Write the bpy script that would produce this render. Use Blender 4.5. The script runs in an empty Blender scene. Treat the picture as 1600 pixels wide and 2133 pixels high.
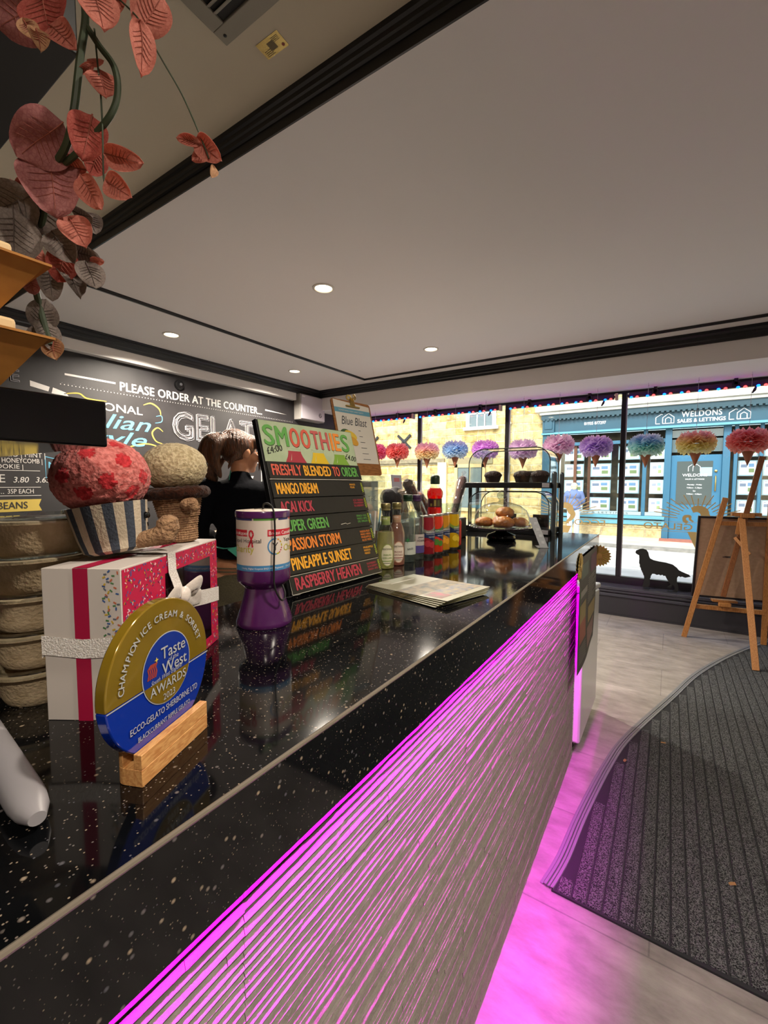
import bpy, math, random
from math import sin, cos, pi, radians as R
from mathutils import Matrix, Vector, noise as NZ

S = bpy.context.scene
COL = S.collection

# ------------------------------------------------------------------ camera, sky, sun, large lights, exposure
S.view_settings.view_transform = 'Standard'
S.view_settings.look = 'None'
S.view_settings.gamma = 1.0
S.view_settings.use_curve_mapping = False
S.view_settings.exposure = 0.2
S.cycles.max_bounces = 10
S.cycles.diffuse_bounces = 6
S.cycles.glossy_bounces = 4
S.cycles.transmission_bounces = 6
S.cycles.transparent_max_bounces = 24
S.cycles.sample_clamp_indirect = 4.0
S.cycles.caustics_reflective = False
S.cycles.caustics_refractive = False
S.cycles.use_denoising = True

cd = bpy.data.cameras.new('camera'); cam = bpy.data.objects.new('camera', cd); COL.objects.link(cam)
cd.sensor_fit = 'VERTICAL'; cd.sensor_height = 36.0; cd.lens = 902.0 / 2133.0 * 36.0
cd.clip_start = 0.02; cd.clip_end = 200
_y, _p, _r = R(33.3976), R(3.7423), R(0.1515)
_f = Vector((-sin(_y) * cos(_p), cos(_y) * cos(_p), -sin(_p))); _rt = Vector((cos(_y), sin(_y), 0)); _u = _rt.cross(_f)
_r2 = cos(_r) * _rt + sin(_r) * _u; _u2 = -sin(_r) * _rt + cos(_r) * _u
M = Matrix((_r2, _u2, -_f)).transposed().to_4x4(); M.translation = (0, 0, 1.32)
cam.matrix_world = M
S.camera = cam

w = bpy.data.worlds.new('world'); S.world = w; w.use_nodes = True
bg = w.node_tree.nodes['Background']
sky = w.node_tree.nodes.new('ShaderNodeTexSky'); sky.sky_type = 'NISHITA'
sky.sun_disc = False; sky.sun_elevation = R(48); sky.sun_rotation = R(180); sky.dust_density = 3.0; sky.ozone_density = 1.0
w.node_tree.links.new(sky.outputs[0], bg.inputs[0]); bg.inputs[1].default_value = 0.56

def lamp(name, kind, loc, energy, col, rot=(0, 0, 0), **k):
    d = bpy.data.lights.new(name, kind); d.energy = energy; d.color = col
    for a, b in k.items(): setattr(d, a, b)
    o = bpy.data.objects.new(name, d); COL.objects.link(o); o.location = loc; o.rotation_euler = rot
    return o
lamp('sun', 'SUN', (0, 0, 20), 2.7, (1.0, 0.94, 0.84), (R(48), 0, R(-16)), angle=R(4))
DOWNLIGHT_W = 57.0

# ------------------------------------------------------------------ helpers
def lin(c):
    if isinstance(c, str): c = tuple(int(c[i:i + 2], 16) for i in (0, 2, 4))
    return tuple(((x / 255) / 12.92 if x / 255 <= 0.04045 else ((x / 255 + 0.055) / 1.055) ** 2.4) for x in c) + (1.0,)

MATS = {}
def base(name):
    m = bpy.data.materials.new(name); m.use_nodes = True
    nt = m.node_tree; return m, nt, nt.nodes, nt.links, nt.nodes['Principled BSDF']

def mat(name, col, rough=0.5, metal=0.0, noise=None, bump=None, emit=None, spec=0.5, sheen=0, coat=0, trans=0, stretch=None):
    """plain principled material; noise=(scale, colour2, amount), bump=(scale, strength)"""
    if name in MATS: return MATS[name]
    m, nt, N, L, b = base(name)
    b.inputs['Base Color'].default_value = lin(col); b.inputs['Roughness'].default_value = rough
    b.inputs['Metallic'].default_value = metal; b.inputs['Specular IOR Level'].default_value = spec
    if sheen: b.inputs['Sheen Weight'].default_value = sheen; b.inputs['Sheen Roughness'].default_value = 0.4
    if coat: b.inputs['Coat Weight'].default_value = coat; b.inputs['Coat Roughness'].default_value = 0.05
    if emit: b.inputs['Emission Color'].default_value = lin(emit[0]); b.inputs['Emission Strength'].default_value = emit[1]
    vec = None
    if noise or bump:
        tc = N.new('ShaderNodeTexCoord'); vec = tc.outputs['Object']
        if stretch:
            mp = N.new('ShaderNodeMapping'); mp.inputs['Scale'].default_value = stretch; L.new(vec, mp.inputs[0]); vec = mp.outputs[0]
    if noise:
        n = N.new('ShaderNodeTexNoise'); n.inputs['Scale'].default_value = noise[0]; n.inputs['Detail'].default_value = 6; L.new(vec, n.inputs['Vector'])
        mr = N.new('ShaderNodeMapRange'); mr.inputs['From Min'].default_value = 0.35; mr.inputs['From Max'].default_value = 0.65; mr.inputs['To Max'].default_value = noise[2]
        L.new(n.outputs[0], mr.inputs[0])
        mx = N.new('ShaderNodeMix'); mx.data_type = 'RGBA'; mx.inputs[6].default_value = lin(col); mx.inputs[7].default_value = lin(noise[1])
        L.new(mr.outputs[0], mx.inputs[0]); L.new(mx.outputs[2], b.inputs['Base Color'])
    if bump:
        n2 = N.new('ShaderNodeTexNoise'); n2.inputs['Scale'].default_value = bump[0]; n2.inputs['Detail'].default_value = 4; L.new(vec, n2.inputs['Vector'])
        bp = N.new('ShaderNodeBump'); bp.inputs['Strength'].default_value = bump[1]; bp.inputs['Distance'].default_value = 0.01
        L.new(n2.outputs[0], bp.inputs['Height']); L.new(bp.outputs[0], b.inputs['Normal'])
    if trans:
        out = N['Material Output']; t = N.new('ShaderNodeBsdfTranslucent'); ms = N.new('ShaderNodeMixShader'); ms.inputs[0].default_value = trans
        if noise: L.new(mx.outputs[2], t.inputs[0])
        else: t.inputs[0].default_value = lin(col)
        L.new(b.outputs[0], ms.inputs[1]); L.new(t.outputs[0], ms.inputs[2]); L.new(ms.outputs[0], out.inputs[0])
    MATS[name] = m; return m

def glass(name, tint=(250, 252, 252), refl=0.9, dif=0.0, f0=0.04):
    """thin clear glass or plastic: light passes straight, glossy at grazing angles; dif adds cloudy pigment"""
    if name in MATS: return MATS[name]
    m, nt, N, L, b = base(name); N.remove(b); out = N['Material Output']
    t = N.new('ShaderNodeBsdfTransparent'); t.inputs[0].default_value = lin(tint)
    g = N.new('ShaderNodeBsdfGlossy'); g.inputs['Roughness'].default_value = 0.03; g.inputs[0].default_value = (1, 1, 1, 1)
    lw = N.new('ShaderNodeLayerWeight'); lw.inputs[0].default_value = 0.5
    pw = N.new('ShaderNodeMath'); pw.operation = 'POWER'; L.new(lw.outputs['Facing'], pw.inputs[0]); pw.inputs[1].default_value = 4.0
    ma = N.new('ShaderNodeMath'); ma.operation = 'MULTIPLY_ADD'; L.new(pw.outputs[0], ma.inputs[0]); ma.inputs[1].default_value = refl - f0; ma.inputs[2].default_value = f0
    src = t.outputs[0]
    if dif:
        d = N.new('ShaderNodeBsdfDiffuse'); d.inputs[0].default_value = lin(tint); tl = N.new('ShaderNodeBsdfTranslucent'); tl.inputs[0].default_value = lin(tint)
        m0 = N.new('ShaderNodeMixShader'); m0.inputs[0].default_value = 0.5; L.new(d.outputs[0], m0.inputs[1]); L.new(tl.outputs[0], m0.inputs[2])
        m1 = N.new('ShaderNodeMixShader'); m1.inputs[0].default_value = dif; L.new(t.outputs[0], m1.inputs[1]); L.new(m0.outputs[0], m1.inputs[2]); src = m1.outputs[0]
    ms = N.new('ShaderNodeMixShader'); L.new(ma.outputs[0], ms.inputs[0]); L.new(src, ms.inputs[1]); L.new(g.outputs[0], ms.inputs[2])
    L.new(ms.outputs[0], out.inputs[0]); MATS[name] = m; return m

def glow(name, col, s):
    if name in MATS: return MATS[name]
    m, nt, N, L, b = base(name); N.remove(b); e = N.new('ShaderNodeEmission'); e.inputs[0].default_value = lin(col); e.inputs[1].default_value = s
    L.new(e.outputs[0], N['Material Output'].inputs[0]); MATS[name] = m; return m

def frame(o, x, y):
    """matrix whose local x,y run along x,y and z along their normal"""
    x = Vector(x).normalized(); z = x.cross(Vector(y)).normalized(); y = z.cross(x)
    m = Matrix((x, y, z)).transposed().to_4x4(); m.translation = Vector(o); return m

def rot(ax, deg): return Matrix.Rotation(R(deg), 4, ax)
def tr(x, y, z): return Matrix.Translation((x, y, z))

_TXT = {}
def text_geo(s, size, bold, shear, align, space, outline=0):
    k = (s, size, bold, shear, align, space, outline)
    if k in _TXT: return _TXT[k]
    c = bpy.data.curves.new('t', 'FONT'); c.body = s; c.size = size; c.align_x = align; c.offset = bold * size; c.shear = shear
    c.space_character = space; c.resolution_u = 3
    if outline: c.fill_mode = 'NONE'; c.bevel_depth = outline * size; c.bevel_resolution = 0
    o = bpy.data.objects.new('t', c); me = o.to_mesh()
    vs = [v.co.copy() for v in me.vertices]; fs = [tuple(p.vertices) for p in me.polygons]
    o.to_mesh_clear(); bpy.data.objects.remove(o); bpy.data.curves.remove(c)
    _TXT[k] = (vs, fs); return _TXT[k]

class MB:
    def __init__(s): s.v = []; s.f = []; s.m = []; s.sm = []
    def add(s, vs, fs, m=0, M=None, smooth=True):
        o = len(s.v); s.v += [(M @ Vector(p)) if M else Vector(p) for p in vs]
        for f in fs: s.f.append(tuple(i + o for i in f)); s.m.append(m); s.sm.append(smooth)
        return s
    def box(s, x0, y0, z0, x1, y1, z1, m=0, M=None):
        vs = [(x, y, z) for z in (z0, z1) for y in (y0, y1) for x in (x0, x1)]
        return s.add(vs, [(0, 2, 3, 1), (4, 5, 7, 6), (0, 1, 5, 4), (2, 6, 7, 3), (0, 4, 6, 2), (1, 3, 7, 5)], m, M)
    def taper(s, b, t, z0, z1, m=0, M=None):
        """frustum: b,t = (x0,y0,x1,y1) at z0 and z1"""
        vs = [(b[0], b[1], z0), (b[2], b[1], z0), (b[2], b[3], z0), (b[0], b[3], z0), (t[0], t[1], z1), (t[2], t[1], z1), (t[2], t[3], z1), (t[0], t[3], z1)]
        return s.add(vs, [(3, 2, 1, 0), (4, 5, 6, 7), (0, 1, 5, 4), (1, 2, 6, 5), (2, 3, 7, 6), (3, 0, 4, 7)], m, M)
    def lathe(s, prof, n=32, m=0, M=None, ms=None, ell=1.0, cap=True):
        vs = []; fs = []
        for r, z in prof:
            for i in range(n): a = 2 * pi * i / n; vs.append((r * cos(a), r * ell * sin(a), z))
        o = len(s.v)
        s.v += [(M @ Vector(p)) if M else Vector(p) for p in vs]
        for k in range(len(prof) - 1):
            for i in range(n):
                j = (i + 1) % n; s.f.append((o + k * n + i, o + k * n + j, o + (k + 1) * n + j, o + (k + 1) * n + i)); s.m.append(ms[k] if ms else m); s.sm.append(True)
        if cap and prof[0][0] > 1e-5: s.f.append(tuple(o + i for i in range(n))[::-1]); s.m.append(ms[0] if ms else m); s.sm.append(True)
        if cap and prof[-1][0] > 1e-5: s.f.append(tuple(o + (len(prof) - 1) * n + i for i in range(n))); s.m.append(ms[-1] if ms else m); s.sm.append(True)
        return s
    def ball(s, c, r, m=0, n=20, M=None, rotm=None):
        if not hasattr(r, '__len__'): r = (r, r, r)
        k = n // 2; vs = []; fs = []
        for j in range(k + 1):
            t = pi * j / k
            for i in range(n): a = 2 * pi * i / n; vs.append(Vector((r[0] * sin(t) * cos(a), r[1] * sin(t) * sin(a), r[2] * cos(t))))
        T = tr(*c) @ (rotm if rotm else Matrix.Identity(4))
        if M: T = M @ T
        for j in range(k):
            for i in range(n): fs.append((j * n + i, (j + 1) * n + i, (j + 1) * n + (i + 1) % n, j * n + (i + 1) % n))
        return s.add(vs, fs, m, T)
    def tube(s, pts, r, n=8, m=0, M=None, cap=True, flat=1.0, up=None):
        pts = [Vector(p) for p in pts]; rs = r if hasattr(r, '__len__') else [r] * len(pts)
        vs = []; fs = []; pu = None
        for i, p in enumerate(pts):
            d = (pts[min(i + 1, len(pts) - 1)] - pts[max(i - 1, 0)]).normalized()
            if pu is None:
                u = Vector(up) if up else (Vector((0, 0, 1)) if abs(d.z) < 0.9 else Vector((1, 0, 0)))
            else: u = pu
            u = (u - d * u.dot(d)).normalized(); pu = u; q = d.cross(u)
            for k in range(n): a = 2 * pi * k / n; vs.append(p + rs[i] * (cos(a) * q + flat * sin(a) * u))
        for i in range(len(pts) - 1):
            for k in range(n): j = (k + 1) % n; fs.append((i * n + k, i * n + j, (i + 1) * n + j, (i + 1) * n + k))
        if cap: fs.append(tuple(range(n))[::-1]); fs.append(tuple((len(pts) - 1) * n + k for k in range(n)))
        return s.add(vs, fs, m, M)
    def prism(s, poly, z0, z1, m=0, M=None, mt=None):
        n = len(poly); vs = [(x, y, z0) for x, y in poly] + [(x, y, z1) for x, y in poly]
        a = sum(poly[i][0] * poly[(i + 1) % n][1] - poly[(i + 1) % n][0] * poly[i][1] for i in range(n))
        lo = tuple(range(n)); hi = tuple(range(n, 2 * n)); sd = [(i, (i + 1) % n, n + (i + 1) % n, n + i) for i in range(n)]
        if a > 0: lo = lo[::-1]
        else: hi = hi[::-1]; sd = [q[::-1] for q in sd]
        s.add(vs, sd + [lo], m, M, False); o = len(s.v) - 2 * n
        s.f.append(tuple(i + o for i in hi)); s.m.append(m if mt is None else mt); s.sm.append(False); return s
    def poly(s, pts, m=0, M=None): return s.add(pts, [tuple(range(len(pts)))], m, M, False)
    def quad(s, x0, y0, x1, y1, m=0, M=None, z=0.0): return s.poly([(x0, y0, z), (x1, y0, z), (x1, y1, z), (x0, y1, z)], m, M)
    def rng(s, cx, cy, r0, r1, a0=0, a1=360, m=0, M=None, n=40, z=0.0):
        vs = []; 
        for i in range(n + 1):
            a = R(a0 + (a1 - a0) * i / n); vs += [(cx + r0 * cos(a), cy + r0 * sin(a), z), (cx + r1 * cos(a), cy + r1 * sin(a), z)]
        return s.add(vs, [(2 * i, 2 * i + 1, 2 * i + 3, 2 * i + 2) for i in range(n)], m, M, False)
    def stroke(s, pts, wd, m=0, M=None, z=0.0):
        """flat painted line of width wd (number or list) in the local xy plane"""
        P = [Vector((p[0], p[1], 0)) for p in pts]; ws = wd if hasattr(wd, '__len__') else [wd] * len(P); vs = []
        for i, p in enumerate(P):
            d = (P[min(i + 1, len(P) - 1)] - P[max(i - 1, 0)]).normalized(); nn = Vector((-d.y, d.x, 0)) * ws[i] / 2
            vs += [p - nn + Vector((0, 0, z)), p + nn + Vector((0, 0, z))]
        return s.add(vs, [(2 * i, 2 * i + 2, 2 * i + 3, 2 * i + 1) for i in range(len(P) - 1)], m, M, False)
    def text(s, t, size, m=0, M=None, align='LEFT', xs=1.0, bold=0.0, shear=0.0, space=1.0, z=0.0006, width=None, fn=None, outline=0):
        vs, fs = text_geo(t, size, 0.0, shear, align, space, outline)
        if width and vs:
            x0 = min(v.x for v in vs); x1 = max(v.x for v in vs); xs = width / (x1 - x0)
            if align == 'LEFT': vs = [Vector((v.x - x0, v.y, v.z)) for v in vs]
        out = []
        for v in vs:
            p = (v.x * xs, v.y, v.z + z); out.append(Vector(fn(*p)) if fn else Vector(p))
        if not bold or fn or not vs: return s.add(out, fs, m, M, False)
        b = bold * size * 0.8                      # heavier strokes: the letters smeared sideways and a little up and down
        for k, (dx, dy) in enumerate(((0, 0), (-b, 0), (b, 0), (0, b * .6), (0, -b * .6))):
            s.add([Vector((p.x + dx, p.y + dy, p.z + k * .00002)) for p in out], fs, m, M, False)
        return s
    def mesh(s, name):
        me = bpy.data.meshes.new(name); me.from_pydata([tuple(v) for v in s.v], [], s.f)
        return me
    def build(s, name, mats, parent=None, bevel=0, seg=2, ang=38, sub=0, world=False):
        me = s.mesh(name)
        if not isinstance(mats, (list, tuple)): mats = [mats]
        for x in mats: me.materials.append(x)
        me.polygons.foreach_set('material_index', s.m); me.polygons.foreach_set('use_smooth', s.sm)
        me.update(); me.set_sharp_from_angle(angle=R(ang))
        return link(name, me, parent, bevel, seg, sub, world)

def link(name, me, parent=None, bevel=0, seg=2, sub=0, world=False):
    o = bpy.data.objects.new(name, me); COL.objects.link(o)
    if parent is not None:
        o.parent = parent
        if world: o.matrix_basis = WM[parent.name].inverted()
    if bevel:
        md = o.modifiers.new('bevel', 'BEVEL'); md.width = bevel; md.segments = seg; md.limit_method = 'ANGLE'; md.angle_limit = R(40); md.harden_normals = False
    if sub: md = o.modifiers.new('sub', 'SUBSURF'); md.levels = sub; md.render_levels = sub
    return o

def remesh(mb, voxel, smooth=4, mats=None, name='m'):
    me = mb.mesh('tmp'); o = bpy.data.objects.new('tmp', me); COL.objects.link(o)
    md = o.modifiers.new('r', 'REMESH'); md.mode = 'VOXEL'; md.voxel_size = voxel; md.use_smooth_shade = True
    if smooth: sm = o.modifiers.new('s', 'SMOOTH'); sm.factor = 0.5; sm.iterations = smooth
    dg = bpy.context.evaluated_depsgraph_get(); out = bpy.data.meshes.new_from_object(o.evaluated_get(dg))
    bpy.data.objects.remove(o); bpy.data.meshes.remove(me); out.name = name
    out.materials.clear()
    for x in (mats or []): out.materials.append(x)
    out.polygons.foreach_set('use_smooth', [True] * len(out.polygons)); return out

WM = {}
def thing(name, label, cat, loc=(0, 0, 0), rz=0.0, group=None, M=None):
    o = bpy.data.objects.new(name, None); COL.objects.link(o); o.empty_display_size = 0.05
    if M is None: M = tr(*loc) @ rot('Z', rz)
    o.matrix_world = M; WM[o.name] = M
    return tag(o, label, cat, group)
def tag(o, label, cat, group=None, kind=None):
    o['label'] = label; o['category'] = cat
    if group: o['group'] = group
    if kind: o['kind'] = kind
    return o
def struct(o): o['kind'] = 'structure'; return o
KIDS = {}
def dup(root, M, label=None, group=None, mats=None):
    """copy of a thing with copies of its parts and sub-parts; mats maps a part name to replacement materials"""
    def cp(o, parent):
        c = o.copy(); COL.objects.link(c); c.parent = parent
        if parent is not None: c.matrix_parent_inverse = o.matrix_parent_inverse.copy(); c.matrix_basis = o.matrix_basis.copy()
        return c
    r = cp(root, None); r.matrix_world = M; WM[r.name] = M
    if label: r['label'] = label
    if group: r['group'] = group
    src = [(root, r)]
    for o, c in src:
        for ch in [x for x in list(COL.objects) if x.parent == o]:
            k = cp(ch, c); src.append((ch, k))
            b = ch.name.split('.')[0]
            if mats and b in mats:
                for i, mm in enumerate(mats[b]): k.material_slots[i].link = 'OBJECT'; k.material_slots[i].material = mm
    return r
rnd = random.Random(7)
# ------------------------------------------------------------------ special materials
def granite():
    m, nt, N, L, b = base('black_quartz'); tc = N.new('ShaderNodeTexCoord')
    def specks(scale, lo, hi, thr):
        v = N.new('ShaderNodeTexVoronoi'); v.inputs['Scale'].default_value = scale; v.inputs['Randomness'].default_value = 1.0; L.new(tc.outputs['Object'], v.inputs['Vector'])
        mr = N.new('ShaderNodeMapRange'); mr.inputs['From Min'].default_value = lo; mr.inputs['From Max'].default_value = hi; mr.inputs['To Min'].default_value = 1; mr.inputs['To Max'].default_value = 0; L.new(v.outputs['Distance'], mr.inputs[0])
        sp = N.new('ShaderNodeSeparateColor'); L.new(v.outputs['Color'], sp.inputs[0])
        gt = N.new('ShaderNodeMath'); gt.operation = 'GREATER_THAN'; gt.inputs[1].default_value = thr; L.new(sp.outputs[0], gt.inputs[0])
        mu = N.new('ShaderNodeMath'); mu.operation = 'MULTIPLY'; L.new(mr.outputs[0], mu.inputs[0]); L.new(gt.outputs[0], mu.inputs[1])
        return mu.outputs[0], sp.outputs[1]
    a, av = specks(120, 0.12, 0.28, 0.89); c, cv = specks(360, 0.18, 0.34, 0.80)
    mx = N.new('ShaderNodeMath'); mx.operation = 'MAXIMUM'; L.new(a, mx.inputs[0]); L.new(c, mx.inputs[1])
    cr = N.new('ShaderNodeValToRGB'); cr.color_ramp.elements[0].color = lin('4c4c54'); cr.color_ramp.elements[1].color = lin('94836e'); L.new(av, cr.inputs[0])
    mix = N.new('ShaderNodeMix'); mix.data_type = 'RGBA'; mix.inputs[6].default_value = lin('08090b'); L.new(cr.outputs[0], mix.inputs[7]); L.new(mx.outputs[0], mix.inputs[0])
    L.new(mix.outputs[2], b.inputs['Base Color']); b.inputs['Roughness'].default_value = 0.07; b.inputs['IOR'].default_value = 1.45
    return m
def planks():
    m, nt, N, L, b = base('grey_vinyl_tile'); tc = N.new('ShaderNodeTexCoord')
    mp = N.new('ShaderNodeMapping'); mp.inputs['Rotation'].default_value = (0, 0, R(0)); L.new(tc.outputs['Object'], mp.inputs[0])
    br = N.new('ShaderNodeTexBrick'); br.inputs['Scale'].default_value = 1; br.inputs['Brick Width'].default_value = 0.9; br.inputs['Row Height'].default_value = 0.45; br.inputs['Mortar Size'].default_value = 0.0025
    br.inputs['Color1'].default_value = lin('958f8d'); br.inputs['Color2'].default_value = lin('9e9896'); br.inputs['Mortar'].default_value = lin('807a7b'); L.new(mp.outputs[0], br.inputs[0])
    n = N.new('ShaderNodeTexNoise'); n.inputs['Scale'].default_value = 5; n.inputs['Detail'].default_value = 8; n.inputs['Roughness'].default_value = 0.68
    m2 = N.new('ShaderNodeMapping'); m2.inputs['Scale'].default_value = (1, 2.4, 1); L.new(tc.outputs['Object'], m2.inputs[0]); L.new(m2.outputs[0], n.inputs[0])
    cr = N.new('ShaderNodeValToRGB'); cr.color_ramp.elements[0].position = 0.32; cr.color_ramp.elements[0].color = (0.52, 0.51, 0.51, 1); cr.color_ramp.elements[1].position = 0.68; cr.color_ramp.elements[1].color = (1, 1, 1, 1); L.new(n.outputs[0], cr.inputs[0])
    mu = N.new('ShaderNodeMix'); mu.data_type = 'RGBA'; mu.blend_type = 'MULTIPLY'; mu.inputs[0].default_value = 1; L.new(br.outputs[0], mu.inputs[6]); L.new(cr.outputs[0], mu.inputs[7])
    L.new(mu.outputs[2], b.inputs['Base Color']); b.inputs['Roughness'].default_value = 0.38; b.inputs['Specular IOR Level'].default_value = 0.4
    bp = N.new('ShaderNodeBump'); bp.inputs['Strength'].default_value = 0.08; bp.inputs['Distance'].default_value = 0.01; L.new(n.outputs[0], bp.inputs['Height']); L.new(bp.outputs[0], b.inputs['Normal'])
    return m
def stonewall(name, c1, c2, mort, bw, rh, ms=0.02):
    m, nt, N, L, b = base(name); tc = N.new('ShaderNodeTexCoord'); mp = N.new('ShaderNodeMapping'); mp.inputs['Rotation'].default_value = (R(90), 0, 0); L.new(tc.outputs['Object'], mp.inputs[0])
    wn = N.new('ShaderNodeTexNoise'); wn.inputs['Scale'].default_value = 1.6; L.new(mp.outputs[0], wn.inputs[0])
    va = N.new('ShaderNodeVectorMath'); va.operation = 'MULTIPLY_ADD'; va.inputs[1].default_value = (0.16, 0.12, 0.1); L.new(wn.outputs['Color'], va.inputs[0]); L.new(mp.outputs[0], va.inputs[2])
    br = N.new('ShaderNodeTexBrick'); br.inputs['Scale'].default_value = 1; br.inputs['Brick Width'].default_value = bw; br.inputs['Row Height'].default_value = rh; br.inputs['Mortar Size'].default_value = ms; br.inputs['Mortar Smooth'].default_value = 0.4; br.inputs['Bias'].default_value = -0.1
    br.squash = 1.4; br.squash_frequency = 3; br.offset = 0.42
    br.inputs['Color1'].default_value = lin(c1); br.inputs['Color2'].default_value = lin(c2); br.inputs['Mortar'].default_value = lin(mort); L.new(va.outputs[0], br.inputs[0])
    n = N.new('ShaderNodeTexNoise'); n.inputs['Scale'].default_value = 4.5; n.inputs['Detail'].default_value = 8; n.inputs['Roughness'].default_value = 0.7; L.new(mp.outputs[0], n.inputs[0])
    cr = N.new('ShaderNodeValToRGB'); cr.color_ramp.elements[0].position = 0.33; cr.color_ramp.elements[0].color = lin('96907c'); cr.color_ramp.elements[1].position = 0.58; cr.color_ramp.elements[1].color = (1, 1, 1, 1); L.new(n.outputs[0], cr.inputs[0])
    mu = N.new('ShaderNodeMix'); mu.data_type = 'RGBA'; mu.blend_type = 'MULTIPLY'; mu.inputs[0].default_value = 0.85; L.new(br.outputs[0], mu.inputs[6]); L.new(cr.outputs[0], mu.inputs[7])
    L.new(mu.outputs[2], b.inputs['Base Color']); b.inputs['Roughness'].default_value = 0.9
    ad = N.new('ShaderNodeMath'); ad.operation = 'MULTIPLY_ADD'; L.new(br.outputs['Fac'], ad.inputs[0]); ad.inputs[1].default_value = -0.8; L.new(n.outputs[0], ad.inputs[2])
    bp = N.new('ShaderNodeBump'); bp.inputs['Strength'].default_value = 0.8; bp.inputs['Distance'].default_value = 0.04; L.new(ad.outputs[0], bp.inputs['Height']); L.new(bp.outputs[0], b.inputs['Normal'])
    return m
def wood(name, c1, c2, scale=(30, 3, 30), rough=0.5, w=5.0, dist=3.0):
    m, nt, N, L, b = base(name); tc = N.new('ShaderNodeTexCoord'); mp = N.new('ShaderNodeMapping'); mp.inputs['Scale'].default_value = scale; L.new(tc.outputs['Object'], mp.inputs[0])
    n = N.new('ShaderNodeTexNoise'); n.inputs['Scale'].default_value = w; n.inputs['Detail'].default_value = 5; n.inputs['Distortion'].default_value = dist * 0.2; L.new(mp.outputs[0], n.inputs[0])
    cr = N.new('ShaderNodeValToRGB'); cr.color_ramp.elements[0].position = 0.35; cr.color_ramp.elements[0].color = lin(c2); cr.color_ramp.elements[1].position = 0.62; cr.color_ramp.elements[1].color = lin(c1); L.new(n.outputs[0], cr.inputs[0])
    L.new(cr.outputs[0], b.inputs['Base Color']); b.inputs['Roughness'].default_value = rough; return m
def carpet():
    m, nt, N, L, b = base('ribbed_mat'); tc = N.new('ShaderNodeTexCoord')
    n = N.new('ShaderNodeTexNoise'); n.inputs['Scale'].default_value = 330; n.inputs['Detail'].default_value = 3; L.new(tc.outputs['Object'], n.inputs[0])
    cr = N.new('ShaderNodeValToRGB'); cr.color_ramp.elements[0].position = 0.42; cr.color_ramp.elements[0].color = lin('1e2022'); cr.color_ramp.elements[1].position = 0.63; cr.color_ramp.elements[1].color = lin('6c6e70'); L.new(n.outputs[0], cr.inputs[0])
    L.new(cr.outputs[0], b.inputs['Base Color']); b.inputs['Roughness'].default_value = 1.0; b.inputs['Specular IOR Level'].default_value = 0.1
    bp = N.new('ShaderNodeBump'); bp.inputs['Strength'].default_value = 0.6; bp.inputs['Distance'].default_value = 0.004; L.new(n.outputs[0], bp.inputs['Height']); L.new(bp.outputs[0], b.inputs['Normal'])
    return m
def zramp(name, stops, z0, z1, trans=0.45, rough=0.8, jitter=0.35):
    """dyed tissue: colour bands along the thing's own height"""
    m, nt, N, L, b = base(name); tc = N.new('ShaderNodeTexCoord'); sp = N.new('ShaderNodeSeparateXYZ'); L.new(tc.outputs['Object'], sp.inputs[0])
    mr = N.new('ShaderNodeMapRange'); mr.inputs['From Min'].default_value = z0; mr.inputs['From Max'].default_value = z1; L.new(sp.outputs[2], mr.inputs[0])
    n = N.new('ShaderNodeTexNoise'); n.inputs['Scale'].default_value = 9; L.new(tc.outputs['Object'], n.inputs[0])
    ma = N.new('ShaderNodeMath'); ma.operation = 'MULTIPLY_ADD'; ma.inputs[1].default_value = jitter; L.new(n.outputs[0], ma.inputs[0]); L.new(mr.outputs[0], ma.inputs[2])
    mb_ = N.new('ShaderNodeMath'); mb_.operation = 'SUBTRACT'; mb_.inputs[1].default_value = jitter / 2; L.new(ma.outputs[0], mb_.inputs[0])
    cr = N.new('ShaderNodeValToRGB'); e = cr.color_ramp.elements
    while len(e) < len(stops): e.new(0.5)
    for i, (p, c) in enumerate(stops): e[i].position = p; e[i].color = lin(c)
    L.new(mb_.outputs[0], cr.inputs[0]); L.new(cr.outputs[0], b.inputs['Base Color']); b.inputs['Roughness'].default_value = rough; b.inputs['Specular IOR Level'].default_value = 0.1
    t = N.new('ShaderNodeBsdfTranslucent'); L.new(cr.outputs[0], t.inputs[0]); ms = N.new('ShaderNodeMixShader'); ms.inputs[0].default_value = trans
    L.new(b.outputs[0], ms.inputs[1]); L.new(t.outputs[0], ms.inputs[2]); L.new(ms.outputs[0], N['Material Output'].inputs[0]); return m

QUARTZ = granite(); FLOOR = planks(); CARPET = carpet()
WHITE = mat('white_paint', 'e6e2df', 0.7, bump=(60, 0.03)); CREAM = mat('cream_paint', 'cfc6b0', 0.75, bump=(50, 0.05))
BLACKTRIM = mat('black_gloss_paint', '141518', 0.32); DARK = mat('charcoal_paint', '2b2a30', 0.45); CHALK = mat('chalkboard_black', '1b191b', 0.6, noise=(6, '2a272a', 0.6))
CHW = mat('chalk_white', 'bdb9b6', 0.9); CHB = mat('chalk_blue', '5c9cba', 0.9); CHY = mat('chalk_yellow', 'b09a48', 0.9); CHG = mat('chalk_grey', '8d8a90', 0.9); CHLB = mat('chalk_pale_blue', 'a7c3da', 0.9)
BLACK = mat('black_plastic', '0c0c0e', 0.35); GLOSSBLACK = mat('gloss_black', '050506', 0.06); STEEL = mat('steel', 'b9bcc0', 0.25, 1.0); BRASS = mat('brass', 'b59a58', 0.3, 1.0)
PAPER = mat('white_paper', 'e4e2dd', 0.7); WPLASTIC = mat('white_plastic', 'd9dadb', 0.35); GREYPL = mat('grey_plastic', '8c898d', 0.4)
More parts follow.
